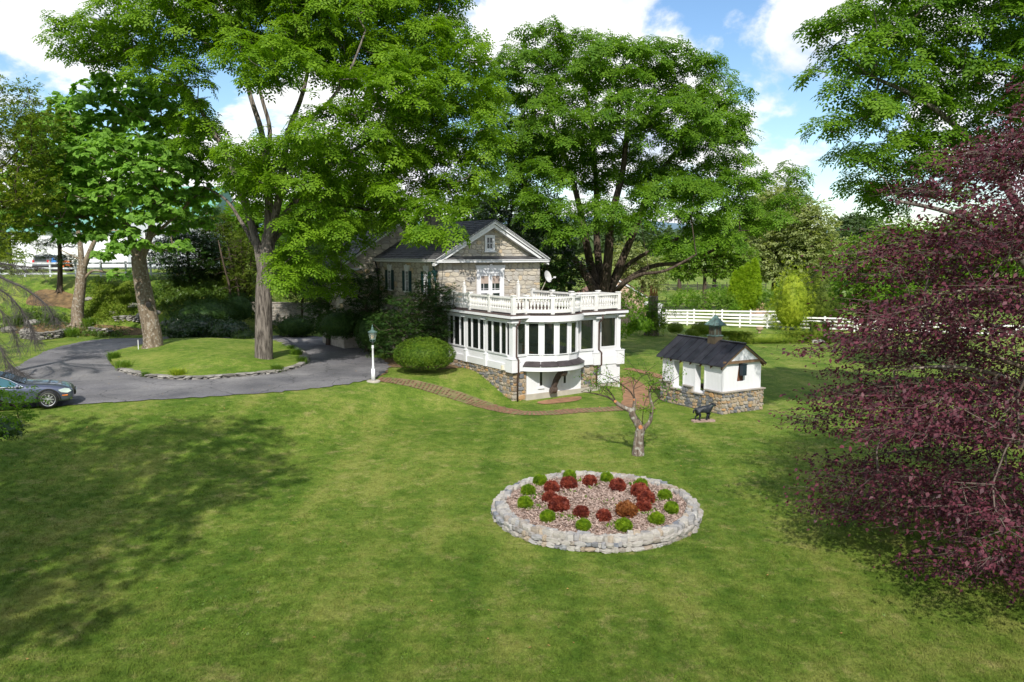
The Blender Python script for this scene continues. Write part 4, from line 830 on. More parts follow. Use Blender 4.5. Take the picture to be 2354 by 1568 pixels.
def t_pair(w=0.3):
    v = []; q = []
    for (x, a) in ((0.0, 0.9), (0.15, -0.8), (0.35, 0.1)):
        c, s = math.cos(a), math.sin(a); m = len(v)
        for p in ((0, 0, 0), (0.3, w * 0.55, 0.04), (0.65, 0, -0.06), (0.3, -w * 0.55, 0.04)): v.append((x + p[0] * c - p[1] * s, p[0] * s + p[1] * c, p[2]))
        q.append((m, m + 1, m + 2, m + 3))
    return np.array(v, float), np.array(q)
def leaves(pos, d, up, sc, tpl):
    V, Q = tpl; d = unit(d); y = unit(np.cross(up, d)); z = np.cross(d, y); n = len(pos)
    L = V[None] * sc[:, None, None]
    out = pos[:, None] + L[..., 0:1] * d[:, None] + L[..., 1:2] * y[:, None] + L[..., 2:3] * z[:, None]
    q = Q[None] + (np.arange(n) * len(V))[:, None, None]
    return out.reshape(-1, 3), q.reshape(-1, Q.shape[1])
def scatter_pts(lobes, spacing, n_try=20000, shell=0.55, holes=()):
    """cluster centres inside the ellipsoids (cx, cy, cz, rx, ry, rz), biased to their outer part, at least `spacing` apart"""
    lobes = np.array(lobes, float); vol = lobes[:, 3] * lobes[:, 4] * lobes[:, 5]
    k = rng.choice(len(lobes), n_try, p=vol / vol.sum()); r = (shell + (1 - shell) * rnd(n_try)) ** 0.6
    p = lobes[k, :3] + rand_dirs(n_try) * r[:, None] * lobes[k, 3:6]
    out = []; cell = {}
    s = spacing
    for q_ in p:
        key = tuple((q_ // s).astype(int)); ok = True
        for i in (-1, 0, 1):
            for j in (-1, 0, 1):
                for l in (-1, 0, 1):
                    for o in cell.get((key[0] + i, key[1] + j, key[2] + l), ()):
                        if (o[0] - q_[0]) ** 2 + (o[1] - q_[1]) ** 2 + (o[2] - q_[2]) ** 2 < s * s: ok = False; break
                    if not ok: break
                if not ok: break
            if not ok: break
        if ok: cell.setdefault(key, []).append(q_); out.append(q_)
    return np.array(out)
def grow(limbs, att, tip=0.014, seg=0.8, sides=(9, 6, 4), reach=None, expo=0.47):
    """limbs: [(points, r0, r1)]; every attractor is joined to the nearest wood; returns verts, faces of the limbs and of the branches"""
    pos = []; par = []; base = []; paths = []
    for pts, r0, r1 in limbs:
        sm = smooth_loop([Vector(p) for p in pts], 5, False); ids = []
        jn = None
        if pos:
            a = np.array(pos); d = ((a - np.array(sm[0])) ** 2).sum(1); jn = int(d.argmin())
        for i, p in enumerate(sm):
            t = i / (len(sm) - 1); pos.append(tuple(p)); par.append(ids[-1] if ids else (jn if jn is not None else -1)); base.append(r0 + (r1 - r0) * t ** 0.8); ids.append(len(pos) - 1)
        paths.append((ids, True))
    nl = len(paths); pos = [np.array(p) for p in pos]; root = pos[0]
    arr = np.zeros((len(pos) + len(att) * 14, 3)); arr[:len(pos)] = pos; n = len(pos); base += [0] * (len(att) * 14)
    order = np.argsort([min(((arr[:n] - a) ** 2).sum(1)) for a in att]); skip0 = max(3, int(len(paths[0][0]) * 0.45))
    hops = np.zeros(len(arr))
    for ai in order:
        a = att[ai]; d = np.sqrt(((arr[:n] - a) ** 2).sum(1)) + 0.12 * hops[:n]; d[:skip0] += 50
        pen = np.maximum(0, arr[:n, 2] - a[2]) * 0.35; j = int((d + pen).argmin()); s = arr[j]; L_ = np.linalg.norm(a - s)
        m = max(1, min(12, int(L_ / seg))); prev = j; ids = [j]
        bend = rng.normal(size=3) * 0.10 * L_; bend[2] = -abs(bend[2]) * 0.5 + 0.05 * L_
        for k in range(1, m + 1):
            t = k / m; p = s + (a - s) * t + bend * 4 * t * (1 - t) * 0.5 + (rng.normal(size=3) * 0.05 * min(L_, 1) if k < m else 0)
            arr[n] = p; par.append(prev); hops[n] = hops[prev] + 1; prev = n; ids.append(n); n += 1
        paths.append((ids, False))
    cnt = np.zeros(n)
    for ids, l in paths:
        cnt[ids[-1]] += 1
    for i in range(n - 1, -1, -1):
        if par[i] >= 0: cnt[par[i]] += cnt[i]
    rad = tip * np.maximum(cnt, 1) ** expo; rad = np.array([max(rad[i] if not base[i] else min(rad[i], base[i] * 1.0), base[i]) for i in range(n)])
    VL, FL, VB, FB = [], [], [], []
    for ids, l in paths:
        pts = [arr[i] for i in ids]; rr = [float(rad[i]) for i in ids]
        if not l: rr[0] = min(rr[0], rr[1] * 1.25) if len(rr) > 1 else rr[0]
        sd = sides[0] + 3 if (l and rr[0] > 0.25) else sides[0] if rr[0] > 0.12 else sides[1] if rr[0] > 0.045 else sides[2]
        v, f = tube(pts, rr, sd, False); V_, F_ = (VL, FL) if l else (VB, FB); o = len(V_); V_ += v; F_ += [tuple(i + o for i in q) for q in f]
    return (VL, FL), (VB, FB)
def flare(base, r, h=0.8, k=7):
    pts = []; 
    return pts
def tree(name, label, limbs, lobes, spacing, leafm, bark, tpl, nleaf, lsize, crad, cat='tree', group=None, tip=0.014, shell=0.55, droop=0.12, upb=0.9, ntry=20000, flat=0.7, twigs=0, twigm=None, expo=0.47, seg=0.8, roots=True, whorl=0):
    b0 = Vector(limbs[0][0][0]); root = empty(name, label, cat, tuple(b0), 0, group)
    att = scatter_pts(lobes, spacing, ntry, shell)
    (VL, FL), (VB, FB) = grow(limbs, att, tip, seg, expo=expo)
    if roots:
        r0 = limbs[0][1]; nr = 6
        for k in range(nr):
            a = 2 * math.pi * k / nr + 0.4; rr = r0 * (1.6 + 0.6 * random.random()); e = (b0.x + math.cos(a) * rr, b0.y + math.sin(a) * rr, hz(b0.x + math.cos(a) * rr, b0.y + math.sin(a) * rr) - 0.1)
            v, f = tube([(b0.x + math.cos(a) * r0 * 0.45, b0.y + math.sin(a) * r0 * 0.45, b0.z + r0 * 1.7), (b0.x + math.cos(a) * r0 * 0.95, b0.y + math.sin(a) * r0 * 0.95, b0.z + r0 * 0.35), e], [r0 * 0.3, r0 * 0.28, r0 * 0.08], 6, False)
            o = len(VL); VL += v; FL += [tuple(i + o for i in q) for q in f]
    off = tuple(b0)
    mesh('trunk', VL, FL, bark, root, True, off)
    ob = mesh('branches', VB, FB, bark if bark is not TWIG else TWIG, root, True, off)
    ob['kind'] = 'stuff'
    N = len(att) * nleaf; c = np.repeat(att, nleaf, 0); dr = rand_dirs(N); rr = rnd(N, 1) ** 0.5 * crad
    cs = np.repeat(0.75 + 0.5 * rnd(len(att)), nleaf)[:, None]
    pos = c + np.where(dr[:, 2:3] < 0, dr * np.array([1, 1, 0.45]), dr) * rr * cs * np.array([1, 1, flat]); d = dr * np.array([1, 1, 0.5]) + rand_dirs(N) * 0.5 + np.array([0, 0, -droop]); up = np.array([0, 0, upb]) + rand_dirs(N) * 0.55 + dr * 0.3
    if whorl:
        nw = N // whorl; k0 = np.arange(nw) * whorl; sel = np.repeat(k0, whorl); ca = np.repeat(c[k0], whorl, 0); dd = dr[sel]; dd = np.where(dd[:, 2:3] < -0.1, dd * np.array([1, 1, -0.5]), dd)
        pos = ca + dd * (rr * cs)[sel] ** 0.5 * crad ** 0.5 * np.array([1, 1, flat]); N = len(pos)
        ph = np.tile(np.arange(whorl) * 2 * math.pi / whorl, nw) + np.repeat(rnd(nw) * 6.3, whorl) + rng.normal(size=N) * 0.35
        ax = unit(unit(dd) * 0.75 + np.array([0, 0, .55]) + np.repeat(rand_dirs(nw), whorl, 0) * .35); t1 = unit(np.cross(ax, np.array([.31, .95, .05]))); t2 = np.cross(ax, t1)
        d = t1 * np.cos(ph)[:, None] + t2 * np.sin(ph)[:, None] + ax * 0.3 - np.array([0, 0, 1]) * droop * (0.4 + 1.3 * rnd(N, 1)); up = ax + rand_dirs(N) * 0.3 + np.array([0, 0, .25])
    V, Q = leaves(pos, d, up, lsize * (0.7 + 0.6 * rnd(len(pos))), tpl); npmesh('foliage', V, Q, leafm, root, off, 'stuff')
    if twigs:
        tv = []; tf = []
        for a in att:
            for k in range(twigs):
                e = a + rand_dirs(1)[0] * crad * np.array([1, 1, flat]) * 0.95; mdp = (a + e) / 2 + rng.normal(size=3) * 0.05; v, f = tube([a, mdp, e], [tip * 0.7, tip * 0.5, tip * 0.25], 3, False); o = len(tv); tv += v; tf += [tuple(i + o for i in q) for q in f]
        mesh('twigs', tv, tf, twigm or bark, root, False, off, 'stuff')
    return root
def lob(u, v, ru, rv, dy, y0, depth=1.0):
    y = y0 + dy; c = P(u, v, y); k = y / F; return (c.x, c.y, c.z, ru * k, (ru + rv) / 2 * k * depth, rv * k)
def PL_(pts, y0): return [tuple(P(p[0], p[1], y0 + (p[2] if len(p) > 2 else 0))) for p in pts]
TW = t_walnut(); TS = t_simple(); TH_ = t_heart(); TSP = t_spray(); TPR = t_pair(); TBR = t_simple(0.3, 0.05, 0.1)

# the great walnut on the island
b1 = G(606, 838); y1 = b1.y
def on(b, pts, y0): return [tuple(b)] + PL_(pts, y0)
L1 = [(on(b1 - Vector((0, 0, .15)), [(606, 740), (606, 660), (612, 600), (618, 540)], y1), 0.52, 0.36),
      (PL_([(604, 640), (590, 560, .3), (563, 470, .6), (540, 400, .8), (495, 310, 1), (455, 245, 1), (405, 180, 1.5), (340, 150, 1.5)], y1), 0.26, 0.07),
      (PL_([(614, 580), (618, 470, -.3), (612, 380, -.6), (600, 300, -.6), (575, 220, -.6), (556, 130, 0), (548, 30, 0)], y1), 0.27, 0.06),
      (PL_([(618, 560), (640, 460, -1), (652, 380, -1), (664, 300, -1), (695, 215, -1), (712, 120, 0), (700, 10, 0)], y1), 0.25, 0.06),
      (PL_([(612, 400), (620, 300, .6), (600, 220, .6), (580, 120, 1), (570, 0, 1)], y1), 0.15, 0.05),
      (PL_([(618, 545), (690, 450, .5), (755, 385, .5), (830, 335, .5), (915, 265, 1), (1000, 215, 1)], y1), 0.22, 0.06),
      (PL_([(620, 560), (680, 500, 1.5), (760, 470, 2), (850, 482, 2), (930, 470, 2), (1010, 500, 1)], y1), 0.18, 0.05),
      (PL_([(606, 600), (560, 520, 2), (520, 460, 3), (470, 430, 4)], y1), 0.15, 0.05),
      (PL_([(660, 300, -1), (740, 250, -3), (800, 170, -3), (840, 70, -2)], y1), 0.13, 0.04)]
O1 = [(220, 105, 95, 55, 1), (320, 60, 110, 70, 0), (450, 50, 120, 80, -1), (400, 170, 85, 60, 0), (600, 40, 150, 100, 3), (620, 150, 105, 60, -4), (760, 70, 140, 110, 0), (900, 80, 140, 100, 2), (1010, 190, 115, 115, 0), (890, 220, 120, 75, -3),
      (1075, 320, 65, 95, 0), (780, 320, 105, 65, -4), (585, 365, 80, 38, -3), (450, 295, 65, 55, 1), (690, 435, 100, 50, -3), (850, 390, 110, 60, -2), (985, 400, 95, 70, 0), (1085, 430, 50, 70, 0), (720, 520, 80, 50, -3), (675, 620, 48, 62, -2.5), (585, 440, 50, 50, -1),
      (840, 490, 110, 50, 1), (780, 580, 60, 40, 4), (930, 480, 60, 45, -4), (1015, 530, 58, 42, -5), (560, 400, 60, 40, 3), (940, 330, 90, 60, 3),
      (620, -70, 240, 90, 1), (900, -50, 170, 90, 2), (760, 640, 55, 50, 4), (1090, 210, 50, 70, 2), (735, 370, 80, 50, 3), (820, 440, 80, 40, 5), (480, 380, 50, 40, 4)]
tree('walnut_tree', 'huge bright green walnut tree with a straight furrowed trunk standing on the driveway island', L1, [lob(*o, y1) for o in O1], 1.18, LW, BARK, TW, 84, 0.53, 1.0, ntry=30000, flat=.95, whorl=7, droop=.35, shell=.4)
# the many stemmed walnut behind the sunroom
y2 = 56.0; b2 = P(1385, 700, y2); b2.z = hz(b2.x, b2.y) - 0.1
L2 = [([tuple(b2), tuple(b2 + Vector((0, 0, .8))), tuple(P(1383, 672, y2))], 0.8, 0.7),
      (PL_([(1375, 690), (1345, 630), (1300, 575), (1255, 520), (1210, 440), (1180, 380)], y2), 0.38, 0.1),
      (PL_([(1378, 690), (1355, 600, 1), (1335, 490, 1), (1305, 380, 1), (1262, 260, 1)], y2), 0.4, 0.09),
      (PL_([(1385, 690), (1397, 600, -1), (1405, 500, -1), (1430, 400, -1), (1440, 300, -1), (1450, 200, 0)], y2), 0.42, 0.09),
      (PL_([(1392, 690), (1425, 610), (1462, 520), (1500, 420), (1565, 340), (1620, 290)], y2), 0.36, 0.08),
      (PL_([(1400, 690), (1440, 645, -2), (1500, 612, -2), (1570, 603, -2), (1640, 575, -2), (1700, 530, -2)], y2), 0.24, 0.06),
      (PL_([(1398, 680), (1440, 612, 1), (1520, 565, 1), (1600, 530, 1), (1680, 470, 1)], y2), 0.22, 0.06),
      (PL_([(1385, 690), (1372, 560, 2), (1370, 440, 2), (1360, 300, 2), (1340, 190, 2)], y2), 0.34, 0.08),
      (PL_([(1405, 700), (1425, 660, -4), (1470, 632, -5), (1530, 622, -6), (1600, 585, -6)], y2), 0.2, 0.06)]
O2 = [(1210, 190, 75, 85, 0), (1245, 105, 45, 45, 0), (1330, 150, 75, 60, 2), (1420, 165, 90, 55, -2), (1495, 150, 80, 50, 0), (1580, 195, 80, 55, 0), (1640, 270, 70, 60, 0), (1560, 290, 95, 60, -3), (1430, 280, 95, 60, -3), (1290, 290, 95, 70, -2), (1195, 320, 75, 70, 0), (1170, 410, 60, 50, 1),
      (1680, 350, 48, 50, 0), (1250, 420, 65, 50, -3), (1250, 490, 55, 50, -4), (1360, 400, 80, 45, 2), (1590, 395, 90, 50, 0), (1670, 445, 70, 45, -2), (1560, 470, 90, 50, -4), (1470, 500, 70, 35, -5), (1690, 500, 50, 42, 0), (1750, 440, 42, 35, 0), (1640, 540, 60, 35, -3), (1560, 570, 50, 25, -4), (1795, 415, 40, 32, 0), (1800, 470, 38, 32, 0), (1745, 510, 50, 30, -1), (1290, 540, 40, 25, -4), (1330, 350, 90, 50, 1), (1450, 390, 70, 50, 1), (1520, 430, 70, 40, -1), (1390, 500, 60, 28, -3), (1230, 350, 60, 50, 3)]
tree('walnut_tree', 'broad walnut tree with many spreading dark stems rising directly behind the white sunroom', L2, [lob(*o, y2) for o in O2], 1.25, LW2, BARK_D, TW, 77, 0.6, 1.05, roots=False, flat=.95, whorl=7, droop=.35, shell=.4)
# walnut on the right
y3 = 27.0
b3 = Vector((19.5, 29.0, hz(19.5, 29.0) - 0.1))
L3 = [([tuple(b3), (19.5, 29, 3), (19.2, 29, 7), (18.8, 29, 11), (18, 28, 16)], 0.5, 0.14), ([(19.3, 29, 6), (17, 28.5, 9), (14.5, 28, 11), (12, 27.5, 12)], 0.2, 0.05), ([(19.2, 29, 5), (17, 28, 6.6), (14.8, 27, 7.4), (12.6, 26.5, 7.8)], 0.17, 0.05), ([(19, 29, 9), (18, 26, 12), (16, 24, 14)], 0.16, 0.05), ([(19, 29, 8), (22, 29, 12), (25, 28, 15)], 0.2, 0.05)]
O3 = [(1960, 75, 75, 60, 0), (1935, 180, 55, 60, 0), (2050, 150, 90, 70, 1), (2080, 40, 100, 60, 1), (2200, 60, 130, 90, 2), (2300, 130, 120, 110, 1), (1960, 280, 70, 55, 0), (2080, 270, 110, 70, 2), (2230, 260, 120, 80, 2), (1975, 360, 55, 40, 1), (2080, 360, 110, 50, 2), (2230, 370, 110, 60, 3), (1990, 430, 48, 38, 3), (2140, 430, 90, 40, 3),
      (2320, -60, 220, 90, 1), (2450, 120, 120, 160, 2), (2100, -50, 120, 60, 1), (2520, 300, 140, 120, 3), (2040, 480, 40, 30, 4)]
tree('walnut_tree', 'tall green walnut tree reaching in from the right above the purple tree', L3, [lob(*o, y3, 1.1) for o in O3], 1.0, LW2, BARK, TW, 84, 0.42, 0.85, roots=False, whorl=7, flat=.95, droop=.35)
# catalpas
b4 = G(352, 812); y4 = b4.y
L4 = [(on(b4 - Vector((0, 0, .15)), [(350, 770), (338, 710), (325, 640), (318, 590)], y4), 0.62, 0.42), (PL_([(318, 600), (300, 540), (272, 480), (225, 430), (170, 390)], y4), 0.3, 0.08), (PL_([(322, 600), (345, 540), (352, 470), (372, 390), (385, 300)], y4), 0.26, 0.07), (PL_([(272, 480), (180, 500, -1), (110, 520, -2)], y4), 0.13, 0.05), (PL_([(330, 560), (400, 500), (450, 450)], y4), 0.13, 0.05)]
O4 = [(130, 320, 80, 55, 0), (205, 275, 85, 55, 0), (290, 230, 90, 50, 0), (385, 250, 70, 55, 0), (240, 370, 105, 50, -3), (340, 390, 100, 50, -3), (420, 350, 60, 55, 0), (130, 410, 85, 50, -1), (115, 490, 75, 35, -2), (220, 455, 90, 38, -3), (330, 470, 80, 42, -3), (440, 430, 50, 45, 0), (300, 560, 42, 22, -3), (180, 545, 60, 22, -2), (60, 520, 40, 30, -2), (60, 440, 60, 45, -1), (245, 515, 80, 30, 0), (390, 515, 50, 28, 1), (455, 500, 35, 32, 2)]
c4 = tree('catalpa_tree', 'catalpa with a thick leaning pale trunk on the left end of the island', L4, [lob(*o, y4) for o in O4], 0.95, LC, BARK_C, TH_, 84, 0.33, 0.85, whorl=6, flat=.8, droop=.4)
mesh('hollow', *tube([P(341, 702, y4 - 0.62), P(341, 700, y4 - 0.42)], [0.14, 0.17], 10), DARK, c4, False, tuple(b4 - Vector((0, 0, .15))))
B().box(-0.02, 0.02, -0.01, 0.01, 0, 0.9).obj('marker_stake', WHITE, c4).location = (-0.75, -0.3, 0.1)
b5 = G(180, 748); y5 = b5.y
L5 = [(on(b5 - Vector((0, 0, .15)), [(178, 715), (184, 665), (189, 610)], y5), 0.5, 0.34), (PL_([(188, 625), (184, 560), (176, 510), (170, 440)], y5), 0.24, 0.1), (PL_([(190, 620), (208, 575), (228, 530), (250, 480)], y5), 0.24, 0.1), (PL_([(193, 640), (215, 622), (250, 628), (290, 636)], y5), 0.12, 0.05), (PL_([(190, 600), (160, 585), (140, 575)], y5), 0.07, 0.03), (PL_([(228, 535), (270, 530), (320, 545)], y5), 0.12, 0.05)]
O5 = [(150, 440, 90, 50, 0), (250, 420, 100, 60, 2), (60, 480, 60, 40, 0), (150, 340, 100, 60, 4), (300, 640, 30, 12, 0), (260, 590, 40, 22, 0), (330, 330, 80, 50, 5), (420, 480, 60, 40, 3), (400, 570, 30, 20, 2)]
tree('catalpa_tree', 'paler forked catalpa tree leaning on the grassy bank behind the driveway', L5, [lob(*o, y5) for o in O5], 1.15, LC, BARK_C, TH_, 78, 0.35, 0.95, whorl=6, flat=.8, droop=.4)
# far left yellowish tree
y6 = 42.0; bx = Vector((-33, 43, 0.2))
tree('maple_tree', 'olive yellow leafed tree cut off by the left edge of the picture', [([tuple(bx), (-33, 43, 3), (-32.6, 43, 7), (-32, 43, 11)], 0.35, 0.12), ([(-32.8, 43, 4), (-30, 42.5, 6.5), (-28, 42, 7)], 0.12, 0.04)],
     [lob(*o, y6) for o in [(-20, 300, 90, 80, 0), (30, 250, 60, 60, 0), (45, 350, 70, 60, 1), (50, 440, 75, 60, 0), (20, 540, 60, 50, 0), (-30, 430, 80, 80, 0), (100, 290, 35, 40, 2), (10, 600, 40, 30, -2)]], 0.8, LY, BARK_D, TPR, 55, 0.24, 0.8)
# hemlock sapling
b7 = G(137, 672); y7 = b7.y
tree('hemlock_tree', 'thin dark hemlock with drooping sprays on the bank in front of the parked vehicle', [(on(b7, [(138, 620), (137, 570), (136, 500), (135, 440)], y7), 0.24, 0.08)], [lob(*o, y7) for o in [(105, 560, 28, 12, 0), (160, 600, 28, 14, 0), (110, 590, 20, 8, 0), (165, 555, 25, 14, 0), (130, 520, 35, 20, 0)]], 0.55, LYEW, BARK_D, TSP, 40, 0.2, 0.5, flat=0.5)
# dead grey branches at the left
y8 = 37.0
dl = [(PL_([(-90, 560), (-50, 600), (0, 636), (60, 665), (105, 700), (125, 730)], y8), 0.09, 0.015), (PL_([(-60, 590), (0, 605), (50, 612), (90, 616)], y8), 0.05, 0.01), (PL_([(-20, 655), (20, 680), (50, 715), (70, 750), (78, 775)], y8), 0.05, 0.01), (PL_([(-60, 690), (-20, 760), (5, 810), (25, 840), (48, 858)], y8), 0.06, 0.012), (PL_([(-70, 640), (-20, 690), (20, 740), (40, 790)], y8), 0.05, 0.01)]
dr_ = empty('dead_conifer', 'bare grey dead conifer branches sweeping down from the left edge over the bank', 'tree', tuple(P(-95, 560, y8)))
trk = [Vector((P(-95, 560, y8).x, y8, hz(-30, y8) - 0.1)), P(-95, 700, y8), P(-95, 560, y8), P(-93, 480, y8)]
V_, F_ = tube(trk, [0.3, 0.26, 0.2, 0.15], 9); o_ = tuple(P(-95, 560, y8)); mesh('trunk', V_, F_, DTWIG, dr_, True, o_)
tv = []; tf = []
def addt(pts, rad, n=3):
    global tv, tf
    v, f = tube(pts, rad, n, False); o = len(tv); tv += v; tf += [tuple(i + o for i in q) for q in f]
for pts, r0, r1 in dl:
    sm = smooth_loop([Vector(p) for p in pts], 8, False); addt(sm, [r0 + (r1 - r0) * i / (len(sm) - 1) for i in range(len(sm))], 5)
    for i, p in enumerate(sm):
        d = (sm[min(i + 1, len(sm) - 1)] - sm[max(i - 1, 0)]).normalized()
        for k in range(6):
            dv = (d * random.uniform(0.6, 1.2) + Vector((random.gauss(0, .5), random.gauss(0, .6), random.gauss(-0.25, .4)))).normalized(); l = random.uniform(0.35, 0.95); q1 = p + dv * l * 0.5; q2 = p + dv * l + Vector((0, 0, -0.15 * l)); addt([p, q1, q2], [0.008, 0.005, 0.0025])
            for m_ in range(4):
                dv2 = (dv + Vector((random.gauss(0, .6), random.gauss(0, .6), random.gauss(-.2, .5)))).normalized(); s_ = p.lerp(q2, random.uniform(0.3, 0.9)); addt([s_, s_ + dv2 * random.uniform(0.15, 0.4)], [0.005, 0.002])
mesh('branches', tv, tf, DTWIG, dr_, False, o_, 'stuff')
# leafy tree outside the left edge whose shade falls on the lawn, with one low bough in view
tree('linden_tree', 'dark shaded leafy bough hanging at the left edge in front of the parked car', [([(-16, 9, -1.2), (-16, 9, 3), (-15.6, 9, 7), (-15, 9, 12)], 0.4, 0.2), ([(-15.9, 9.5, 3.5), (-14.6, 13, 4), (-13.2, 17, 3.4), (-12.0, 19, 2.4)], 0.12, 0.03), ([(-15.7, 9, 6.5), (-12, 9, 10), (-9, 9, 12)], 0.2, 0.08)],
     [lob(12, 912, 34, 24, 0, 19), lob(40, 925, 30, 20, .5, 19), lob(14, 965, 46, 26, 0, 18.5), lob(-20, 940, 45, 50, 0, 18.5), lob(-50, 960, 50, 60, 0, 18)], 0.45, LW2, BARK_D, TPR, 40, 0.15, 0.4, ntry=6000, tip=0.006, roots=False)
tree('oak_tree', 'tall shade tree whose shade covers the left foreground lawn', [([(-14, 2, -1.2), (-14, 2, 5), (-13, 3, 10)], 0.5, 0.25)], [(-15.5, 6, 13.8, 5.5, 5, 3.6), (-12.0, 8, 14.2, 4.0, 4.5, 3.2), (-19, 9, 12.5, 4.5, 5, 4), (-13.5, 1, 13.5, 5, 4, 4)], 1.5, LW2, BARK_D, TPR, 30, 0.6, 1.3, ntry=4000, roots=False)
# purple beech
def beech():
    b0 = Vector((13.4, 18.0, hz(13.4, 18.0) - 0.1)); root = empty('purple_beech', 'purple leaved copper beech with airy grey twigs filling the right edge of the picture', 'tree', tuple(b0)); off = tuple(b0)
    prof = [(-1.2, 4.0), (-0.3, 5.2), (1.0, 5.8), (2.4, 5.9), (4.0, 5.7), (5.5, 5.1), (7.0, 4.3), (8.2, 3.4), (9.4, 2.2), (10.4, 0.9)]
    zz = np.array([p[0] for p in prof]); rr = np.array([p[1] for p in prof]); n = 16000
    z = -1.0 + 11.2 * rnd(n) ** 1.05; th = 2 * math.pi * rnd(n); rm = np.interp(z, zz, rr) * (1 + 0.10 * np.sin(th * 5 + z * 1.1) + 0.08 * np.sin(th * 9 - z * 2)); r = rm * (0.35 + 0.65 * rnd(n)) ** 0.8
    p = np.stack([b0.x + r * np.cos(th), b0.y + r * np.sin(th), z], -1)
    keep = p[:, 0] < b0.x + 2.5; p = p[keep]
    lay_ = (np.sin(p[:, 2] * 3.2 + np.sin(th[keep] * 3) * 1.5) > -0.35); p = p[lay_]
    s = 0.50; cell = {}; out = []
    for q_ in p:
        key = tuple((q_ // s).astype(int)); ok = True
        for i in (-1, 0, 1):
            for j in (-1, 0, 1):
                for l in (-1, 0, 1):
                    for o in cell.get((key[0] + i, key[1] + j, key[2] + l), ()):
                        if ((o - q_) ** 2).sum() < s * s: ok = False
        if ok: cell.setdefault(key, []).append(q_); out.append(q_)
    att = np.array(out)
    limbs = [([tuple(b0), (13.4, 18, 2), (13.3, 18, 4.5), (13.2, 18, 7), (13.2, 18, 9.2)], 0.32, 0.06)]
    for k in range(20):
        a = R(70 + k * 220 / 10 + random.uniform(-8, 8)) if k % 2 else R(100 + k * 9); z0 = 0.4 + k * 0.36; ln = np.interp(z0 + 1, zz, rr) * 0.8; dx, dy = math.cos(a), math.sin(a)
        limbs.append(([(b0.x, b0.y, z0), (b0.x + dx * ln * .35, b0.y + dy * ln * .35, z0 + 0.9), (b0.x + dx * ln * .7, b0.y + dy * ln * .7, z0 + 1.3), (b0.x + dx * ln, b0.y + dy * ln, z0 + 1.2)], 0.09, 0.02))
    (VL, FL), (VB, FB) = grow(limbs, att, 0.0055, 0.45, sides=(7, 5, 3), expo=0.5)
    mesh('trunk', VL, FL, BARK_C, root, True, off); ob = mesh('branches', VB, FB, TWIG, root, True, off); ob['kind'] = 'stuff'
    nl = 66; N = len(att) * nl; c = np.repeat(att, nl, 0); rad_ = unit((att - np.array([b0.x, b0.y, 0])) * np.array([1, 1, 0.0])); rd = np.repeat(rad_, nl, 0)
    t = rnd(N, 1); pos = c + rd * (t - 0.5) * 1.0 + rng.normal(size=(N, 3)) * np.array([0.26, 0.26, 0.11]); d = rd * 0.8 + rand_dirs(N) * 0.8 + np.array([0, 0, -0.25]); up = np.array([0, 0, 1.0]) + rand_dirs(N) * 0.7
    V, Q = leaves(pos, d, up, 0.105 * (0.6 + 0.8 * rnd(N)), TBR); npmesh('foliage', V, Q, LB, root, off, 'stuff')
    tv = []; tf = []
    for a, r_ in zip(att, rad_):
        for k in range(3):
            e = a + (r_ * 0.6 + rand_dirs(1)[0] * np.array([.45, .45, .18])) * random.uniform(.5, 1.0); m_ = (a + e) / 2 + rng.normal(size=3) * 0.04; v, f = tube([a - r_ * 0.1, m_, e], [0.005, 0.0035, 0.0015], 3, False); o = len(tv); tv += v; tf += [tuple(i + o for i in q) for q in f]
    mesh('twigs', tv, tf, TWIG, root, False, off, 'stuff'); print('beech', len(att), N)
beech()
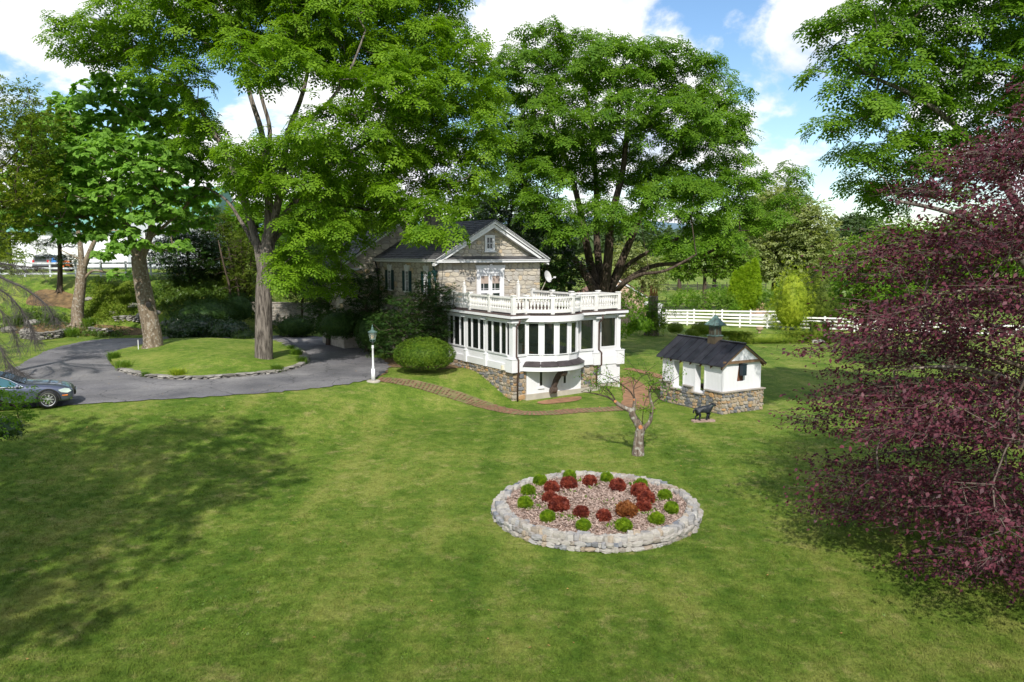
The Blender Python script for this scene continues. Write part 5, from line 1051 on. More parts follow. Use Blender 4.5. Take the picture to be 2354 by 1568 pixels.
# small pruned fruit tree
def small_tree():
    b = G(1466, 1046); y = b.y; root = empty('pruned_fruit_tree', 'small heavily pruned fruit tree with orange saw cuts standing alone on the lawn', 'tree', tuple(b)); off = tuple(b)
    q = lambda u, v, dy=0: tuple(P(u, v, y + dy)); b_ = b - Vector((0, 0, .08))
    segs = [([tuple(b_), q(1467, 1028), q(1468, 1010), q(1471, 990), q(1472, 982)], [0.24, 0.2, 0.175, 0.17, 0.16], 12),
            ([q(1472, 990), q(1466, 975), q(1455, 958), q(1450, 945), q(1440, 940), q(1425, 932), q(1414, 924)], [0.15, 0.14, 0.125, 0.11, 0.085, 0.075, 0.07], 9),
            ([q(1455, 950), q(1457, 935), q(1458, 922), q(1458, 915)], [0.075, 0.065, 0.055, 0.05], 8),
            ([q(1474, 990), q(1484, 980), q(1494, 968), q(1497, 950), q(1499, 935), q(1494, 915), q(1492, 895)], [0.1, 0.085, 0.07, 0.06, 0.055, 0.04, 0.025], 8),
            ([q(1414, 925), q(1400, 915), q(1380, 908), q(1355, 903), q(1335, 901)], [0.04, 0.035, 0.028, 0.018, 0.008], 5), ([q(1415, 926), q(1408, 910), q(1398, 898), q(1392, 893)], [0.035, 0.028, 0.02, 0.01], 5),
            ([q(1457, 916), q(1448, 900), q(1430, 885), q(1405, 870), q(1385, 862)], [0.03, 0.025, 0.02, 0.014, 0.006], 5), ([q(1458, 915), q(1456, 895), q(1462, 880), q(1475, 865)], [0.025, 0.02, 0.013, 0.006], 5),
            ([q(1493, 900), q(1500, 885), q(1520, 877), q(1545, 876)], [0.025, 0.018, 0.012, 0.006], 5), ([q(1498, 930), q(1515, 915), q(1535, 910), q(1555, 925)], [0.02, 0.016, 0.01, 0.005], 4), ([q(1476, 975), q(1478, 945), q(1486, 915), q(1500, 895)], [0.015, 0.012, 0.01, 0.005], 4)]
    T = B(); Bq = B()
    for i, (pts, rr, n) in enumerate(segs):
        sm = smooth_loop([Vector(p) for p in pts], 3, False); r2 = np.interp(np.linspace(0, len(rr) - 1, len(sm)), range(len(rr)), rr); (T if i < 4 else Bq).tube(sm, [float(x) for x in r2], n)
    T.obj('trunk', BARK_L, root, True, off=off)
    att = []
    for pts, rr, n in segs[3:]:
        for k in range(8): s = Vector(pts[random.randrange(1, len(pts))]); e = s + Vector((random.gauss(0, .45), random.gauss(0, .4), random.uniform(0.1, 0.75))); Bq.tube([s, s.lerp(e, .5) + Vector((random.gauss(0, .04), 0, 0)), e], [0.011, 0.008, 0.004], 3, False); att += [s.lerp(e, t) for t in (0.5, 0.75, 1)]
    Bq.obj('branches', BARK_D, root, True, 'stuff', off)
    att = np.array([tuple(a) for a in att]); n = 6; c = np.repeat(att, n, 0); N = len(c)
    V, Q = leaves(c + rng.normal(size=(N, 3)) * 0.07, rand_dirs(N) + np.array([0, 0, -.5]), np.array([0, 0, 1.]) + rand_dirs(N) * .5, 0.085 * (0.6 + .7 * rnd(N)), TS); npmesh('foliage', V, Q, LW2, root, off, 'stuff')
    for (u, v, r_, dy) in ((1472, 982, 0.075, -0.15), (1414, 923, 0.05, -0.05), (1457, 919, 0.035, -0.05)):
        c = P(u, v, y + dy); d = Vector((0.1, -1, 0.15)).normalized(); v_, f_ = tube([c - d * 0.05, c + d * 0.012], [r_, r_], 12); mesh('saw_cut', v_, f_, CUT, root, False, off)
small_tree()
# broken stump
def stump():
    y = 70.0; b = P(1497, 757, y); b.z = hz(b.x, y) - 0.1; root = empty('broken_tree_stump', 'tall snapped tree stump with splintered orange wood at its top beside the white fence', 'stump', tuple(b)); off = tuple(b)
    tp = [tuple(b), tuple(P(1497, 735, y)), tuple(P(1500, 705, y)), tuple(P(1502, 680, y))]
    B().tube(smooth_loop([Vector(p) for p in tp], 4, False), [0.72, 0.66, 0.62, 0.6, 0.56, 0.54, 0.52, 0.5, 0.47, 0.45, 0.43, 0.42, 0.41], 14).obj('trunk', BARK_C, root, True, off=off)
    t = P(1502, 680, y); s = B()
    for k in range(16):
        a = 2 * math.pi * k / 16; c = Vector((t.x + math.cos(a) * .3, t.y + math.sin(a) * .3, t.z - .25)); s.prism([c + Vector((-.1, 0, 0)), c + Vector((.1, 0, 0)), c + Vector((random.uniform(-.05, .05), 0, random.uniform(.5, 1.1) + (0.3 if k in (5, 6, 7, 8) else 0)))], (0, -.05, 0), (0, .05, 0))
    s.obj('splinters', CUT, root, off=off)
    n = 500; p = np.array(P(1500, 728, y - 0.6)) + rng.normal(size=(n, 3)) * np.array([.8, .25, .8]); V, Q = leaves(p, rand_dirs(n) + np.array([0, 0, -.4]), np.array([0, -.3, 1.]) + rand_dirs(n) * .5, 0.45 * (0.7 + .5 * rnd(n)), TW); npmesh('sprouts', V, Q, LW2, root, off, 'stuff')
stump()

# ------------------------------------------------------------------ shrubs, hedges and background trees
def bush(name, label, c, r, leafm, n, ls, group=None, cat='shrub', tpl=TSP, rough=0.08, core=True, bottom=-0.6, upb=0.5, cone=0.0, lumps=0.0, dn=0.6, trunk=False, box=None):
    """leafy solid round c with radii r: leaf faces over a lumpy surface, a darker twiggy core within"""
    z0 = hz(c[0], c[1]); root = empty(name, label, cat, (c[0], c[1], z0), 0, group)
    c = np.array(c, float); r = np.array(r, float); d = rand_dirs(n); 
    if box is not None: d = np.sign(d) * np.abs(d) ** box; d = d / np.max(np.abs(d), axis=1, keepdims=True) ** 0.85 / np.linalg.norm(d, axis=1, keepdims=True) ** 0.15
    d = d[d[:, 2] > bottom]; n = len(d)
    az = np.arctan2(d[:, 1], d[:, 0]); k = 1 + lumps * (np.sin(az * 3 + d[:, 2] * 4 + c[0]) * 0.5 + np.sin(az * 5 - d[:, 2] * 7 + c[1]) * 0.5 + np.sin(az * 9 + d[:, 2] * 13) * 0.3)
    if cone: sc = 1 - cone * (d[:, 2:3] * 0.5 + 0.5); dd = d * np.concatenate([sc, sc, np.ones_like(sc)], 1)
    else: dd = d
    p = c + dd * r * (k[:, None]) * (1 - rough * 2 * rnd(n, 1) ** 1.5 + rough * 0.4)
    nr = unit(dd / r); V, Q = leaves(p, nr * dn + rand_dirs(n) * 0.8, nr * upb + rand_dirs(n) * 0.6 + np.array([0, 0, .4]), ls * (.7 + .6 * rnd(n)), tpl)
    off = (c[0], c[1], z0); npmesh('foliage', V, Q, leafm, root, off, 'stuff')
    if core:
        b = B(); m, k_ = 12, 9; v = []; f = []
        for j in range(k_):
            ph = math.pi * j / (k_ - 1); zc = math.cos(ph)
            if zc < bottom: zc = bottom
            for i in range(m):
                a = 2 * math.pi * i / m; s_ = math.sin(ph) * (1 - cone * (zc * .5 + .5)) * 0.84; lk = 1 + lumps * (math.sin(a * 3 + zc * 4 + c[0]) * 0.5)
                v.append((c[0] + math.cos(a) * s_ * r[0] * lk, c[1] + math.sin(a) * s_ * r[1] * lk, c[2] + zc * r[2] * 0.84))
        if box is None:
            for j in range(k_ - 1):
                for i in range(m): f.append((j * m + i, (j + 1) * m + i, (j + 1) * m + (i + 1) % m, j * m + (i + 1) % m))
            b.add(v, f)
        else: b.box(c[0] - r[0] * .8, c[0] + r[0] * .8, c[1] - r[1] * .8, c[1] + r[1] * .8, c[2] - r[2] * .8, c[2] + r[2] * .8)
        b.obj('inner_twigs', leafm, root, True, 'stuff', off)
    return root
def bush_px(name, label, u, v, ru, rv, y, leafm, dens=1.0, ls=0.12, depth=1.0, **k):
    c = P(u, v, y); s = y / F; r = (ru * s, (ru * s) * depth, rv * s); area = 4 * math.pi * ((r[0] * r[1]) ** 1.6 / 3 + (r[0] * r[2]) ** 1.6 / 3 + (r[1] * r[2]) ** 1.6 / 3) ** (1 / 1.6) if False else 4.2 * math.pi * (r[0] * r[1] * r[2]) ** (2 / 3)
    n = int(min(9000, dens * area / (ls * ls) * 2.2)); return bush(name, label, tuple(c), r, leafm, n, ls, **k)
# clipped and loose shrubs round the house
bush_px('clipped_yew', 'low wide clipped dome of yew beside the left end of the sunroom', 975, 815, 69, 38, 40.3, LBOX, 1.5, 0.09, 0.9, rough=0.06, bottom=-0.75, lumps=0.03)
yw = P(950, 740, 43.6)
tree('spreading_yew', 'tall dark spreading yew covering the side wall of the stone house', [([(yw.x + .2, yw.y, 0), (yw.x + .1, yw.y, 1), (yw.x, yw.y, 2.0), (yw.x + .5, yw.y, 3.5)], 0.2, 0.08)],
     [lob(*o, 43.3) for o in [(905, 745, 55, 35, 0), (960, 735, 60, 45, 0), (1010, 690, 38, 30, -.5), (975, 670, 30, 28, .5), (930, 705, 40, 25, 0), (990, 755, 50, 40, -.5), (900, 790, 50, 28, 0), (960, 790, 60, 30, 0), (985, 640, 14, 14, .5), (1035, 675, 18, 14, -.5)]], 0.42, LYEW, BARK_D, TSP, 46, 0.17, 0.42, cat='shrub', tip=0.012, flat=0.55, ntry=16000, upb=1.2, roots=False, droop=0.1)
bush_px('dark_shrub', 'dark low shrub under the leafy bough at the far left edge of the lawn', 8, 985, 42, 24, 22.5, LM, 1.2, 0.12, tpl=TPR, rough=0.25, lumps=0.12, bottom=-0.9)
bush_px('clipped_mound', 'dark clipped yew mound beside the little statue in front of the stone wall', 779, 746, 50, 34, 49.3, LYEW, 1.1, 0.13, rough=0.06, bottom=-0.9)
bush_px('clipped_mound', 'dark rounded yew at the foot of the spreading yew behind the lamp post', 855, 765, 38, 45, 47.5, LYEW, 1.1, 0.13, rough=0.06, bottom=-0.8)
bush_px('low_shrub', 'low dark evergreen shrub in front of the long garden wall', 681, 752, 50, 26, 58, LYEW, 1.2, 0.15, 0.7, rough=0.12, lumps=0.08, bottom=-0.9)
bush_px('azalea_shrub', 'dark azalea spreading over the back edge of the island', 440, 755, 62, 30, 57.5, LM, 1.2, 0.16, rough=0.14, lumps=0.1, bottom=-0.9, tpl=TPR)
bush_px('azalea_shrub', 'leafy azalea to the right of the island shrubs beside the walnut trunk', 520, 762, 50, 26, 57, LM, 1.2, 0.16, rough=0.14, lumps=0.1, bottom=-0.9, tpl=TPR)
bush_px('rhododendron', 'low glossy shrub touching the left side of the walnut trunk', 562, 777, 30, 15, 55.5, LIVY, 1.2, 0.16, rough=0.15, lumps=0.1, tpl=TPR)
bush_px('clipped_mound', 'broad dark yew mound on the bank behind the island azaleas', 480, 722, 80, 32, 61, LYEW, 0.9, 0.17, rough=0.1, lumps=0.05)
bush_px('clipped_mound', 'dark arching yew mound at the left end of the garden wall', 548, 712, 38, 38, 62, LYEW, 0.9, 0.17, rough=0.1, lumps=0.05)
dk = [('holly_tree', 'dark holly growing against the shaded stone house wall left of the gutter', 840, 690, 38, 70, 49, LYEW), ('evergreen_tree', 'tall dark evergreen standing against the left corner of the shaded house block', 750, 680, 38, 85, 52.5, LYEW), ('evergreen_tree', 'dark evergreen hiding the shaded house corner above the stone wall', 752, 650, 42, 62, 55, LYEW),
      ('evergreen_tree', 'dark evergreen mass behind the trunk of the great walnut', 690, 610, 60, 80, 66, LYEW), ('rhododendron_tree', 'rounded dark shrub tree between the catalpa and the barn', 430, 585, 72, 55, 66, LM), ('cedar_tree', 'yellow green feathery cedar behind the gap beside the walnut trunk', 505, 590, 42, 110, 70, LOL),
      ('cedar_tree', 'brownish cedar thicket left of the walnut trunk above the dark mounds', 560, 610, 35, 75, 67, LOL)]
for nm, lb, u, v, ru, rv, y, m_ in dk:
    c = P(u, v, y); gz = hz(c.x, c.y)
    tree(nm, lb, [([(c.x, c.y, gz - .1), (c.x + .1, c.y, (c.z + gz) / 2), (c.x, c.y, c.z)], 0.16, 0.08)], [lob(u, v, ru, rv, 0, y)] , 0.7, m_, BARK_D, TSP if m_ is not LM else TPR, 42, 0.3, 0.75, flat=0.7, ntry=4000, roots=False, shell=0.45)
for k, (u, v) in enumerate(((552, 650), (562, 648), (574, 652), (532, 655), (740, 655))):
    c = G(u, 712 - 6 * (k % 3)) if u < 700 else P(u, 712, 68); b = B(); gz = hz(c.x, c.y); lx, ly = random.uniform(-.9, .9), random.uniform(-.5, .5)
    b.tube([(c.x, c.y, gz - .1), (c.x + .05 + lx * .2, c.y, gz + 2), (c.x + lx * .7, c.y + ly, gz + 4.2), (c.x + lx, c.y + ly, gz + 5.6)], [0.1, 0.085, 0.07, 0.04], 7)
    for q_ in range(14): a_ = random.uniform(0, 6.28); z_ = gz + random.uniform(1.5, 5.5); b.tube([(c.x, c.y, z_), (c.x + math.cos(a_) * .6, c.y + math.sin(a_) * .6, z_ + .15), (c.x + math.cos(a_) * 1.3, c.y + math.sin(a_) * 1.2, z_ - .1)], [.03, .018, .006], 4)
    o = empty('bare_cedar', 'x', 'tree', (c.x, c.y, gz)); b.obj('trunk', BARK_D, o, True, off=(c.x, c.y, gz)); tag(o, ['bare reddish cedar trunk left of the walnut trunk', 'second bare cedar trunk crowding the walnut trunk', 'bare cedar trunk just touching the walnut trunk', 'leftmost bare cedar trunk above the yew mound', 'pale trunk rising behind the long garden wall'][k], 'tree', 'bare cedar trunks behind the island')
# magnolias behind the house
for nm, lb, u, v, ru, rv, y in (('magnolia_tree', 'dark glossy magnolia showing beside the right edge of the stone gable', 1255, 590, 60, 90, 55), ('magnolia_tree', 'very dark magnolia standing above the slate roof ridge', 1170, 500, 80, 60, 62), ('magnolia_tree', 'dark magnolia low behind the right end of the deck railing', 1310, 640, 45, 50, 57)):
    c = P(u, v, y); gz = hz(c.x, c.y)
    tree(nm, lb, [([(c.x, c.y, gz - .1), (c.x, c.y, (c.z + gz) / 2), (c.x, c.y, c.z)], 0.2, 0.1)], [lob(u, v, ru, rv, 0, y)], 0.75, LM, BARK_D, TPR, 40, 0.34, 0.75, ntry=4000, roots=False, shell=0.5)
# leafy sprouts right of the sunroom
for lb, u, v, ru, rv, y in (('leafy walnut sapling behind the right corner of the sunroom', 1450, 705, 32, 40, 53), ('dark low shrub in the shade right of the sunroom', 1470, 748, 26, 20, 56), ('small loose shrub at the foot of the broken stump', 1432, 760, 22, 18, 57), ('sunny low shrub to the right of the broken stump', 1513, 745, 14, 14, 69)):
    bush_px('shrub', lb, u, v, ru, rv, y, LW2 if 'sunny' not in lb else LHEDGE, 1.3, 0.22, tpl=TPR, rough=0.3, lumps=0.15, core=('dark' in lb))
# clipped hedge and balls
bush_px('clipped_ball_shrub', 'twin lobed clipped shrub near the white fence gate', 1552, 754, 17, 12, 66, LHEDGE, 1.4, 0.1, bottom=-.9)
bush_px('clipped_ball_shrub', 'large clipped rounded shrub behind the left end of the pavilion roof', 1616, 756, 27, 16, 65, LHEDGE, 1.4, 0.1, bottom=-.9, lumps=.05)
bush_px('clipped_ball_shrub', 'low clipped shrub left of the rounded one behind the pavilion roof', 1592, 766, 16, 11, 64, LHEDGE, 1.4, 0.1, bottom=-.9, lumps=.05)
bush_px('topiary_drum', 'tall clipped topiary drum at the right end of the low hedge', 1883, 763, 21, 24, 64.5, LHEDGE, 1.6, 0.1, bottom=-.95, box=0.35)
h0, h1 = G(1655, 789), G(1872, 791); hc = (h0 + h1) / 2
bush('boxwood_hedge', 'long low clipped hedge running behind the pavilion', (hc.x, hc.y + 0.4, hc.z + 0.42), ((h1.x - h0.x) / 2, 0.5, 0.44), LHEDGE, 6500, 0.15, cat='hedge', box=0.3, bottom=-2, rough=0.04)
# background right
def btree(nm, lb, y, lobes, leafm, ls, sp, nl, cr, tr=0.25, tpl=TPR, bark=BARK_D, trunk_u=None, **k):
    us = [o[0] for o in lobes]; vmin = min(o[1] for o in lobes); u0 = trunk_u or sum(us) / len(us); c = P(u0, 700, y); gz = hz(c.x, y); top = P(u0, vmin + 10, y)
    return tree(nm, lb, [([(c.x, y, gz - .2), (c.x, y, gz + (top.z - gz) * .4), (c.x, y, top.z)], tr, tr * .3)], [lob(*(list(o) + [0] * (5 - len(o))), y) for o in lobes], sp, leafm, bark, tpl, nl, ls, cr, ntry=5000, roots=False, tip=0.03, **k)
btree('maple_tree', 'bright green spreading maple beyond the white fence left of the lime arborvitae', 98, [(1590, 600, 45, 22), (1640, 570, 50, 25), (1560, 625, 40, 14), (1690, 590, 40, 25), (1660, 620, 45, 18), (1540, 590, 30, 15)], LFRESH, 0.62, 1.0, 40, 1.3, trunk_u=1618, tr=0.4)
btree('willow_tree', 'pale grey green tree just behind the tan shed roof', 82, [(1445, 600, 35, 40), (1480, 620, 35, 30), (1500, 650, 25, 20)], LPALE, 0.5, .9, 40, 1.1)
btree('silver_maple_tree', 'tall pale dusty green tree left half of the pair beyond the fence', 112, [(1770, 490, 55, 50), (1790, 560, 60, 55), (1750, 600, 45, 45), (1800, 450, 30, 25)], LPALE, 0.75, 1.2, 44, 1.6, tr=0.5)
btree('linden_tree', 'tall pale dusty green tree right half of the pair beyond the fence', 108, [(1855, 520, 45, 50), (1870, 580, 55, 50), (1850, 640, 50, 40), (1840, 475, 25, 25)], LPALE, 0.75, 1.2, 44, 1.6, tr=0.5)
for k, (u, tv_) in enumerate(((1690, 626), (1704, 618), (1718, 608), (1733, 598))):
    c = P(u, (tv_ + 712) / 2, 87); rr = (712 - tv_) / 2 * 87 / F
    bush('arborvitae', ['lime green arborvitae spire at the left of the row of four', 'second lime arborvitae spire from the left', 'third lime arborvitae spire from the left', 'tallest lime arborvitae spire at the right of the row of four'][k], (c.x, 87, c.z), (0.85, .85, rr), LLIME, 2600, 0.3, 'lime arborvitae spires beyond the fence', 'conifer', tpl=TSP, cone=0.55, rough=0.12, bottom=-1, upb=0.2)
bush_px('golden_cypress', 'yellow green golden cypress with layered sprays in front of the fence', 1820, 692, 46, 74, 74.5, LGOLD, 1.2, 0.34, cat='conifer', cone=0.3, lumps=0.28, rough=0.3, bottom=-0.95)
bush_px('golden_cypress', 'darker olive cypress right of the golden one behind the topiary drum', 1888, 684, 64, 82, 77, LOL, 1.1, 0.34, cat='conifer', cone=0.45, lumps=0.26, rough=0.34, bottom=-0.95)
sh = [(1575, 690, 28, 25, 90), (1612, 700, 22, 25, 88), (1650, 690, 28, 33, 88), (1672, 700, 22, 25, 86), (1745, 690, 22, 30, 88), (1768, 695, 25, 28, 86), (1790, 690, 22, 32, 90), (1545, 695, 14, 18, 92), (1690, 712, 12, 14, 84)]
for k, s_ in enumerate(sh):
    bush_px('overgrown_shrub', ['loose green shrub growing beyond the fence beneath the spreading maple', 'small bushy sapling right below the spreading maple', 'rounded leafy shrub left of the lime arborvitae row', 'leafy shrub touching the left arborvitae spire', 'green shrub touching the right arborvitae spire', 'low shrub by the brown hutch beyond the fence', 'tall loose shrub just left of the golden cypress', 'thin pale sapling nearest the fence gate post', 'little shrub in front of the arborvitae row'][k], *s_, LFRESH if k % 2 else LW2, 1.0, 0.34, tpl=TPR, rough=0.3, lumps=0.2, core=False, group='loose shrubs beyond the white fence')
btree('locust_tree', 'bright green tree in the middle distance behind the purple beech', 60, [(2000, 590, 60, 45), (2060, 560, 60, 45), (2040, 640, 60, 40), (1975, 640, 35, 35), (2110, 600, 50, 50)], LFRESH, 0.45, 0.85, 40, 1.0, tr=0.3)
btree('locust_tree', 'dark shaded tree standing low behind the purple beech', 48, [(2080, 660, 50, 60), (2150, 600, 60, 70), (2240, 560, 80, 80), (2300, 640, 70, 70)], LW2, 0.5, .9, 34, 1.0, tr=0.3)
btree('walnut_tree', 'dark drooping tree between the bright locust and the cypress', 66, [(1955, 660, 30, 40), (1985, 700, 35, 30), (2030, 700, 40, 35)], LW2, 0.5, .85, 36, 1.0, tr=0.25)
for k, (u, v, ru, rv, y) in enumerate([(1965, 520, 42, 22, 190), (1925, 555, 30, 22, 175), (2010, 545, 50, 28, 170), (1560, 560, 40, 30, 150), (1480, 560, 45, 35, 150), (1640, 545, 50, 30, 160), (1700, 560, 50, 35, 150), (1430, 550, 45, 35, 140)]):
    btree('distant_tree', ['rounded dark tree on the far skyline left of the purple beech', 'small dark tree on the far skyline below the clouds', 'broad dark tree on the skyline touching the purple beech', 'far green tree seen under the boughs of the multi stemmed walnut', 'far tree seen low between the walnut stems', 'far tree behind the spreading maple', 'far tree behind the lime arborvitae', 'far tree behind the tan shed'][k], y, [(u, v, ru, rv)], LFAR, 1.3, 1.8, 40, 2.0, tr=0.5, group='far trees beyond the paddocks')
for k, (u, v, ru, rv, y) in enumerate([(60, 520, 70, 50, 125), (250, 500, 90, 50, 130), (620, 540, 90, 70, 90), (720, 500, 80, 60, 95), (820, 540, 70, 60, 85), (1090, 500, 60, 50, 75), (500, 500, 60, 50, 110), (940, 540, 60, 50, 90)]):
    btree('backdrop_tree', ['dim tree behind the white barn at the far left', 'dim tree rising behind the barn roof', 'dark tree behind the great walnut trunk', 'dark tree behind the walnut boughs left of the house', 'dark tree behind the rear house gable', 'tree directly behind the slate roof ridge', 'green tree just right of the barn', 'tree behind the house chimneys'][k], y, [(u, v, ru, rv)], LW2 if k > 1 else LFAR, 1.0, 1.4, 30, 1.6, tr=0.4, group='trees closing the view behind the house')
def far_wood():
    n = 15000; a = rnd(n) * 2 - 1; x = a * 900; y = 430 + 60 * np.sin(x * 0.01) + rnd(n) * 60; z = hgt(x, y) + rnd(n) ** 0.8 * (9 + 5 * np.sin(x * 0.05) + 3 * np.sin(x * 0.13 + 2))
    p = np.stack([x, y, z], -1); V, Q = leaves(p, rand_dirs(n), np.array([0, -.6, 1.]) + rand_dirs(n) * .7, 8 * (0.6 + .8 * rnd(n)), TS); o = npmesh('distant_woodland', V, Q, LFAR, kind='stuff'); tag(o, 'dark band of woodland along the far edge of the fields', 'woodland')
far_wood()
hx = np.linspace(-3500, 3500, 120); hy = np.array([1500, 1900, 2300, 2900]); V = []; 
for j, yy in enumerate(hy):
    for x in hx: V.append((x, yy, -5 if j == 0 else (14 + (95 if j == 2 else 55) * (0.6 + 0.4 * math.sin(x * 0.0016 + j) + 0.12 * math.sin(x * 0.006)) * (1 if j < 3 else 0.3))))
Q = [(j * 120 + i, j * 120 + i + 1, (j + 1) * 120 + i + 1, (j + 1) * 120 + i) for j in range(3) for i in range(119)]
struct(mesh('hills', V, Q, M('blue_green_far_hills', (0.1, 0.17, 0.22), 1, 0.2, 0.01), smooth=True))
# bank planting
def gcover(name, label, pts, n, leafm, ls, tpl=TPR, cat='plants', h=0.3, spread=1.0):
    P_ = np.array(pts); k = rng.choice(len(P_), n); xy = P_[k] + rng.normal(size=(n, 2)) * spread; z = hgt(xy[:, 0], xy[:, 1]) + rnd(n) * h * (0.5 + 0.5 * np.sin(xy[:, 0] * 2.1) * np.cos(xy[:, 1] * 1.7))
    V, Q = leaves(np.stack([xy[:, 0], xy[:, 1], z], -1), rand_dirs(n) + np.array([0, 0, .5]), np.array([0, 0, 1.]) + rand_dirs(n) * .7, ls * (.6 + .8 * rnd(n)), tpl); o = npmesh(name, V, Q, leafm, kind='stuff'); tag(o, label, cat); return o
gcover('ground_cover', 'dark leafy ground cover filling the slope right of the catalpa trunk', [g2(u, v) for u in range(380, 600, 12) for v in (655, 670, 685, 700)], 9000, LIVY, 0.2, h=0.7, spread=0.8)
gcover('ground_cover', 'low ivy edging the driveway below the spreading yew', [g2(u, v) for u, v in ((790, 776), (810, 779), (830, 782), (850, 790), (865, 800), (880, 812), (895, 822), (880, 820))], 3500, LIVY, 0.12, h=0.3, spread=0.5)
gcover('ground_cover', 'yellow green weeds growing on the bank between the two catalpas', [g2(u, v) for u in range(215, 300, 10) for v in (668, 690, 712, 728)], 6500, LHEDGE, 0.17, h=0.9, spread=0.45)
gcover('ground_cover', 'weeds scattered along the driveway verge below the bank', [g2(u, v) for u, v in ((40, 735), (60, 740), (90, 735), (120, 740), (200, 765), (215, 770), (260, 772), (30, 750), (145, 745))], 4500, LIVY, 0.14, h=0.6, spread=0.6)
def tuft(label, u, v, h, n, leafm, group):
    c = G(u, v); root = empty('grass_tuft', label, 'ornamental grass', tuple(c), 0, group); a = rnd(n) * 2 * math.pi; p = np.stack([rng.normal(size=n) * h * .35, rng.normal(size=n) * h * .35, np.zeros(n)], -1)
    V, Q = leaves(p, np.stack([np.cos(a) * .55, np.sin(a) * .55, 1.2 + rnd(n) * .8], -1), np.stack([-np.cos(a), -np.sin(a), .3 * np.ones(n)], -1), h * (.9 + .9 * rnd(n)), (np.array([(0, -.02, 0), (.55, -.025, 0), (1, 0.02, -.2), (.5, .03, 0)]), np.array([(0, 1, 2, 3)])))
    npmesh('blades', V, Q, leafm, root, kind='stuff')
TG = 'grass tufts round the island and bank'
for lb, u, v, h, m_ in (('green tuft at the left tip of the island', 262, 830, .55, LFRESH), ('tall green tuft below the left tip of the island', 283, 852, .55, LFRESH), ('small tuft on the front left of the island kerb', 335, 868, .3, LFRESH), ('bright yellow tuft in the middle of the island kerb', 408, 870, .5, LGOLD), ('green tuft on the kerb right of the walnut trunk', 637, 857, .45, LFRESH), ('large green tuft at the right tip of the island', 680, 822, .55, LFRESH), ('small tuft at the far right of the island edge', 695, 838, .45, LFRESH), ('tuft behind the right end of the island kerb', 668, 808, .4, LFRESH),
                        ('weedy tuft at the foot of the paler catalpa', 205, 752, .7, LFRESH), ('wide tuft on the verge by the dry stone wall', 165, 775, .7, LFRESH), ('tuft above the dry stone wall', 120, 745, .7, LIVY), ('tuft at the left end of the verge', 40, 748, .8, LIVY), ('pale tuft on the bank left of the catalpa trunk', 285, 700, .8, LHEDGE)):
    tuft(lb, u, v, h * .7, 380, m_, TG)

# ------------------------------------------------------------------ flower bed
fb = [G(u, v) for u, v in ((1130, 1158), (1617, 1212))]
e0 = G(1372, 1272); e1 = G(1335, 1090)
_q = P(1335, 1083, 1.0) - Vector((0, 0, CAMZ)); e1 = Vector((0, 0, CAMZ)) + _q * ((e1.z + 0.34 - CAMZ) / _q.z); e1.z = e0.z
bc = Vector(((fb[0].x + fb[1].x) / 2 + 0.09, (e0.y + e1.y) / 2)); brx = (fb[1].x - fb[0].x) / 2; bry = (e0 - e1).length / 2
bz = hz(bc.x, bc.y); BHt = 0.35; BT = 0.28
bed = empty('stone_flower_bed', 'oval raised flower bed ringed by a low dry wall of pale stones on the lawn', 'flower bed', (bc.x, bc.y, bz))
BRT = R(-9)
def el(t, k=1.0): 
    x = math.cos(t) * (brx + k); y = math.sin(t) * (bry + k); return Vector((x * math.cos(BRT) - y * math.sin(BRT), x * math.sin(BRT) + y * math.cos(BRT)))
n = 60; v = []; f = []
for i in range(n):
    t = 2 * math.pi * i / n
    for k, z in ((-0.06, -0.25), (-0.06, BHt - .07), (-BT + .03, BHt - .07), (-BT + .03, 0.0)): p = el(t, k); v.append((p.x, p.y, z))
for i in range(n):
    for k in range(3): a = i * 4 + k; c = ((i + 1) % n) * 4 + k; f.append((a, c, c + 1, a + 1))
mesh('wall_core', v, f, MORTAR, bed)
mo_ = smooth_loop([tuple(el(2 * math.pi * i / 24, -BT + .08)) for i in range(24)], 2)
msh = sheet('mulch', mo_, MULCH, lambda x, y: BHt - 0.12 + 0.10 * max(0, 1 - (x * x / brx ** 2 + y * y / bry ** 2)) + 0.015 * math.sin(x * 5) * math.cos(y * 6), 0.25, parent=bed)
per = [el(2 * math.pi * i / 400) for i in range(401)]; cum = [0]
for a, c in zip(per, per[1:]): cum.append(cum[-1] + (c - a).length)
def at(sv):
    i = min(399, max(0, int(np.searchsorted(cum, sv % cum[-1])) - 1)); d = (per[i + 1] - per[i]).normalized(); return 2 * math.pi * (i + ((sv % cum[-1]) - cum[i]) / (cum[i + 1] - cum[i])) / 400, d
for z0, z1 in ((-0.16, -0.03), (-0.03, 0.1), (0.1, 0.23)):
    s_ = random.random() * .2
    while s_ < cum[-1]:
        wd = random.uniform(0.1, 0.4)
        if not (0.9 < (s_ / cum[-1]) * 2 * math.pi < 2.3 and True):
            t, d = at(s_ + wd / 2); p = el(t, -0.04); hh = z1 - z0
            put_stone(bed, SM_L, (p.x, p.y, (z0 + z1) / 2 + random.uniform(-.02, .02)), math.atan2(d.y, d.x) + random.uniform(-.1, .1), (wd, random.uniform(.05, .13), hh * random.uniform(.75, 1.35)), random.uniform(-.16, .16))
        s_ += wd
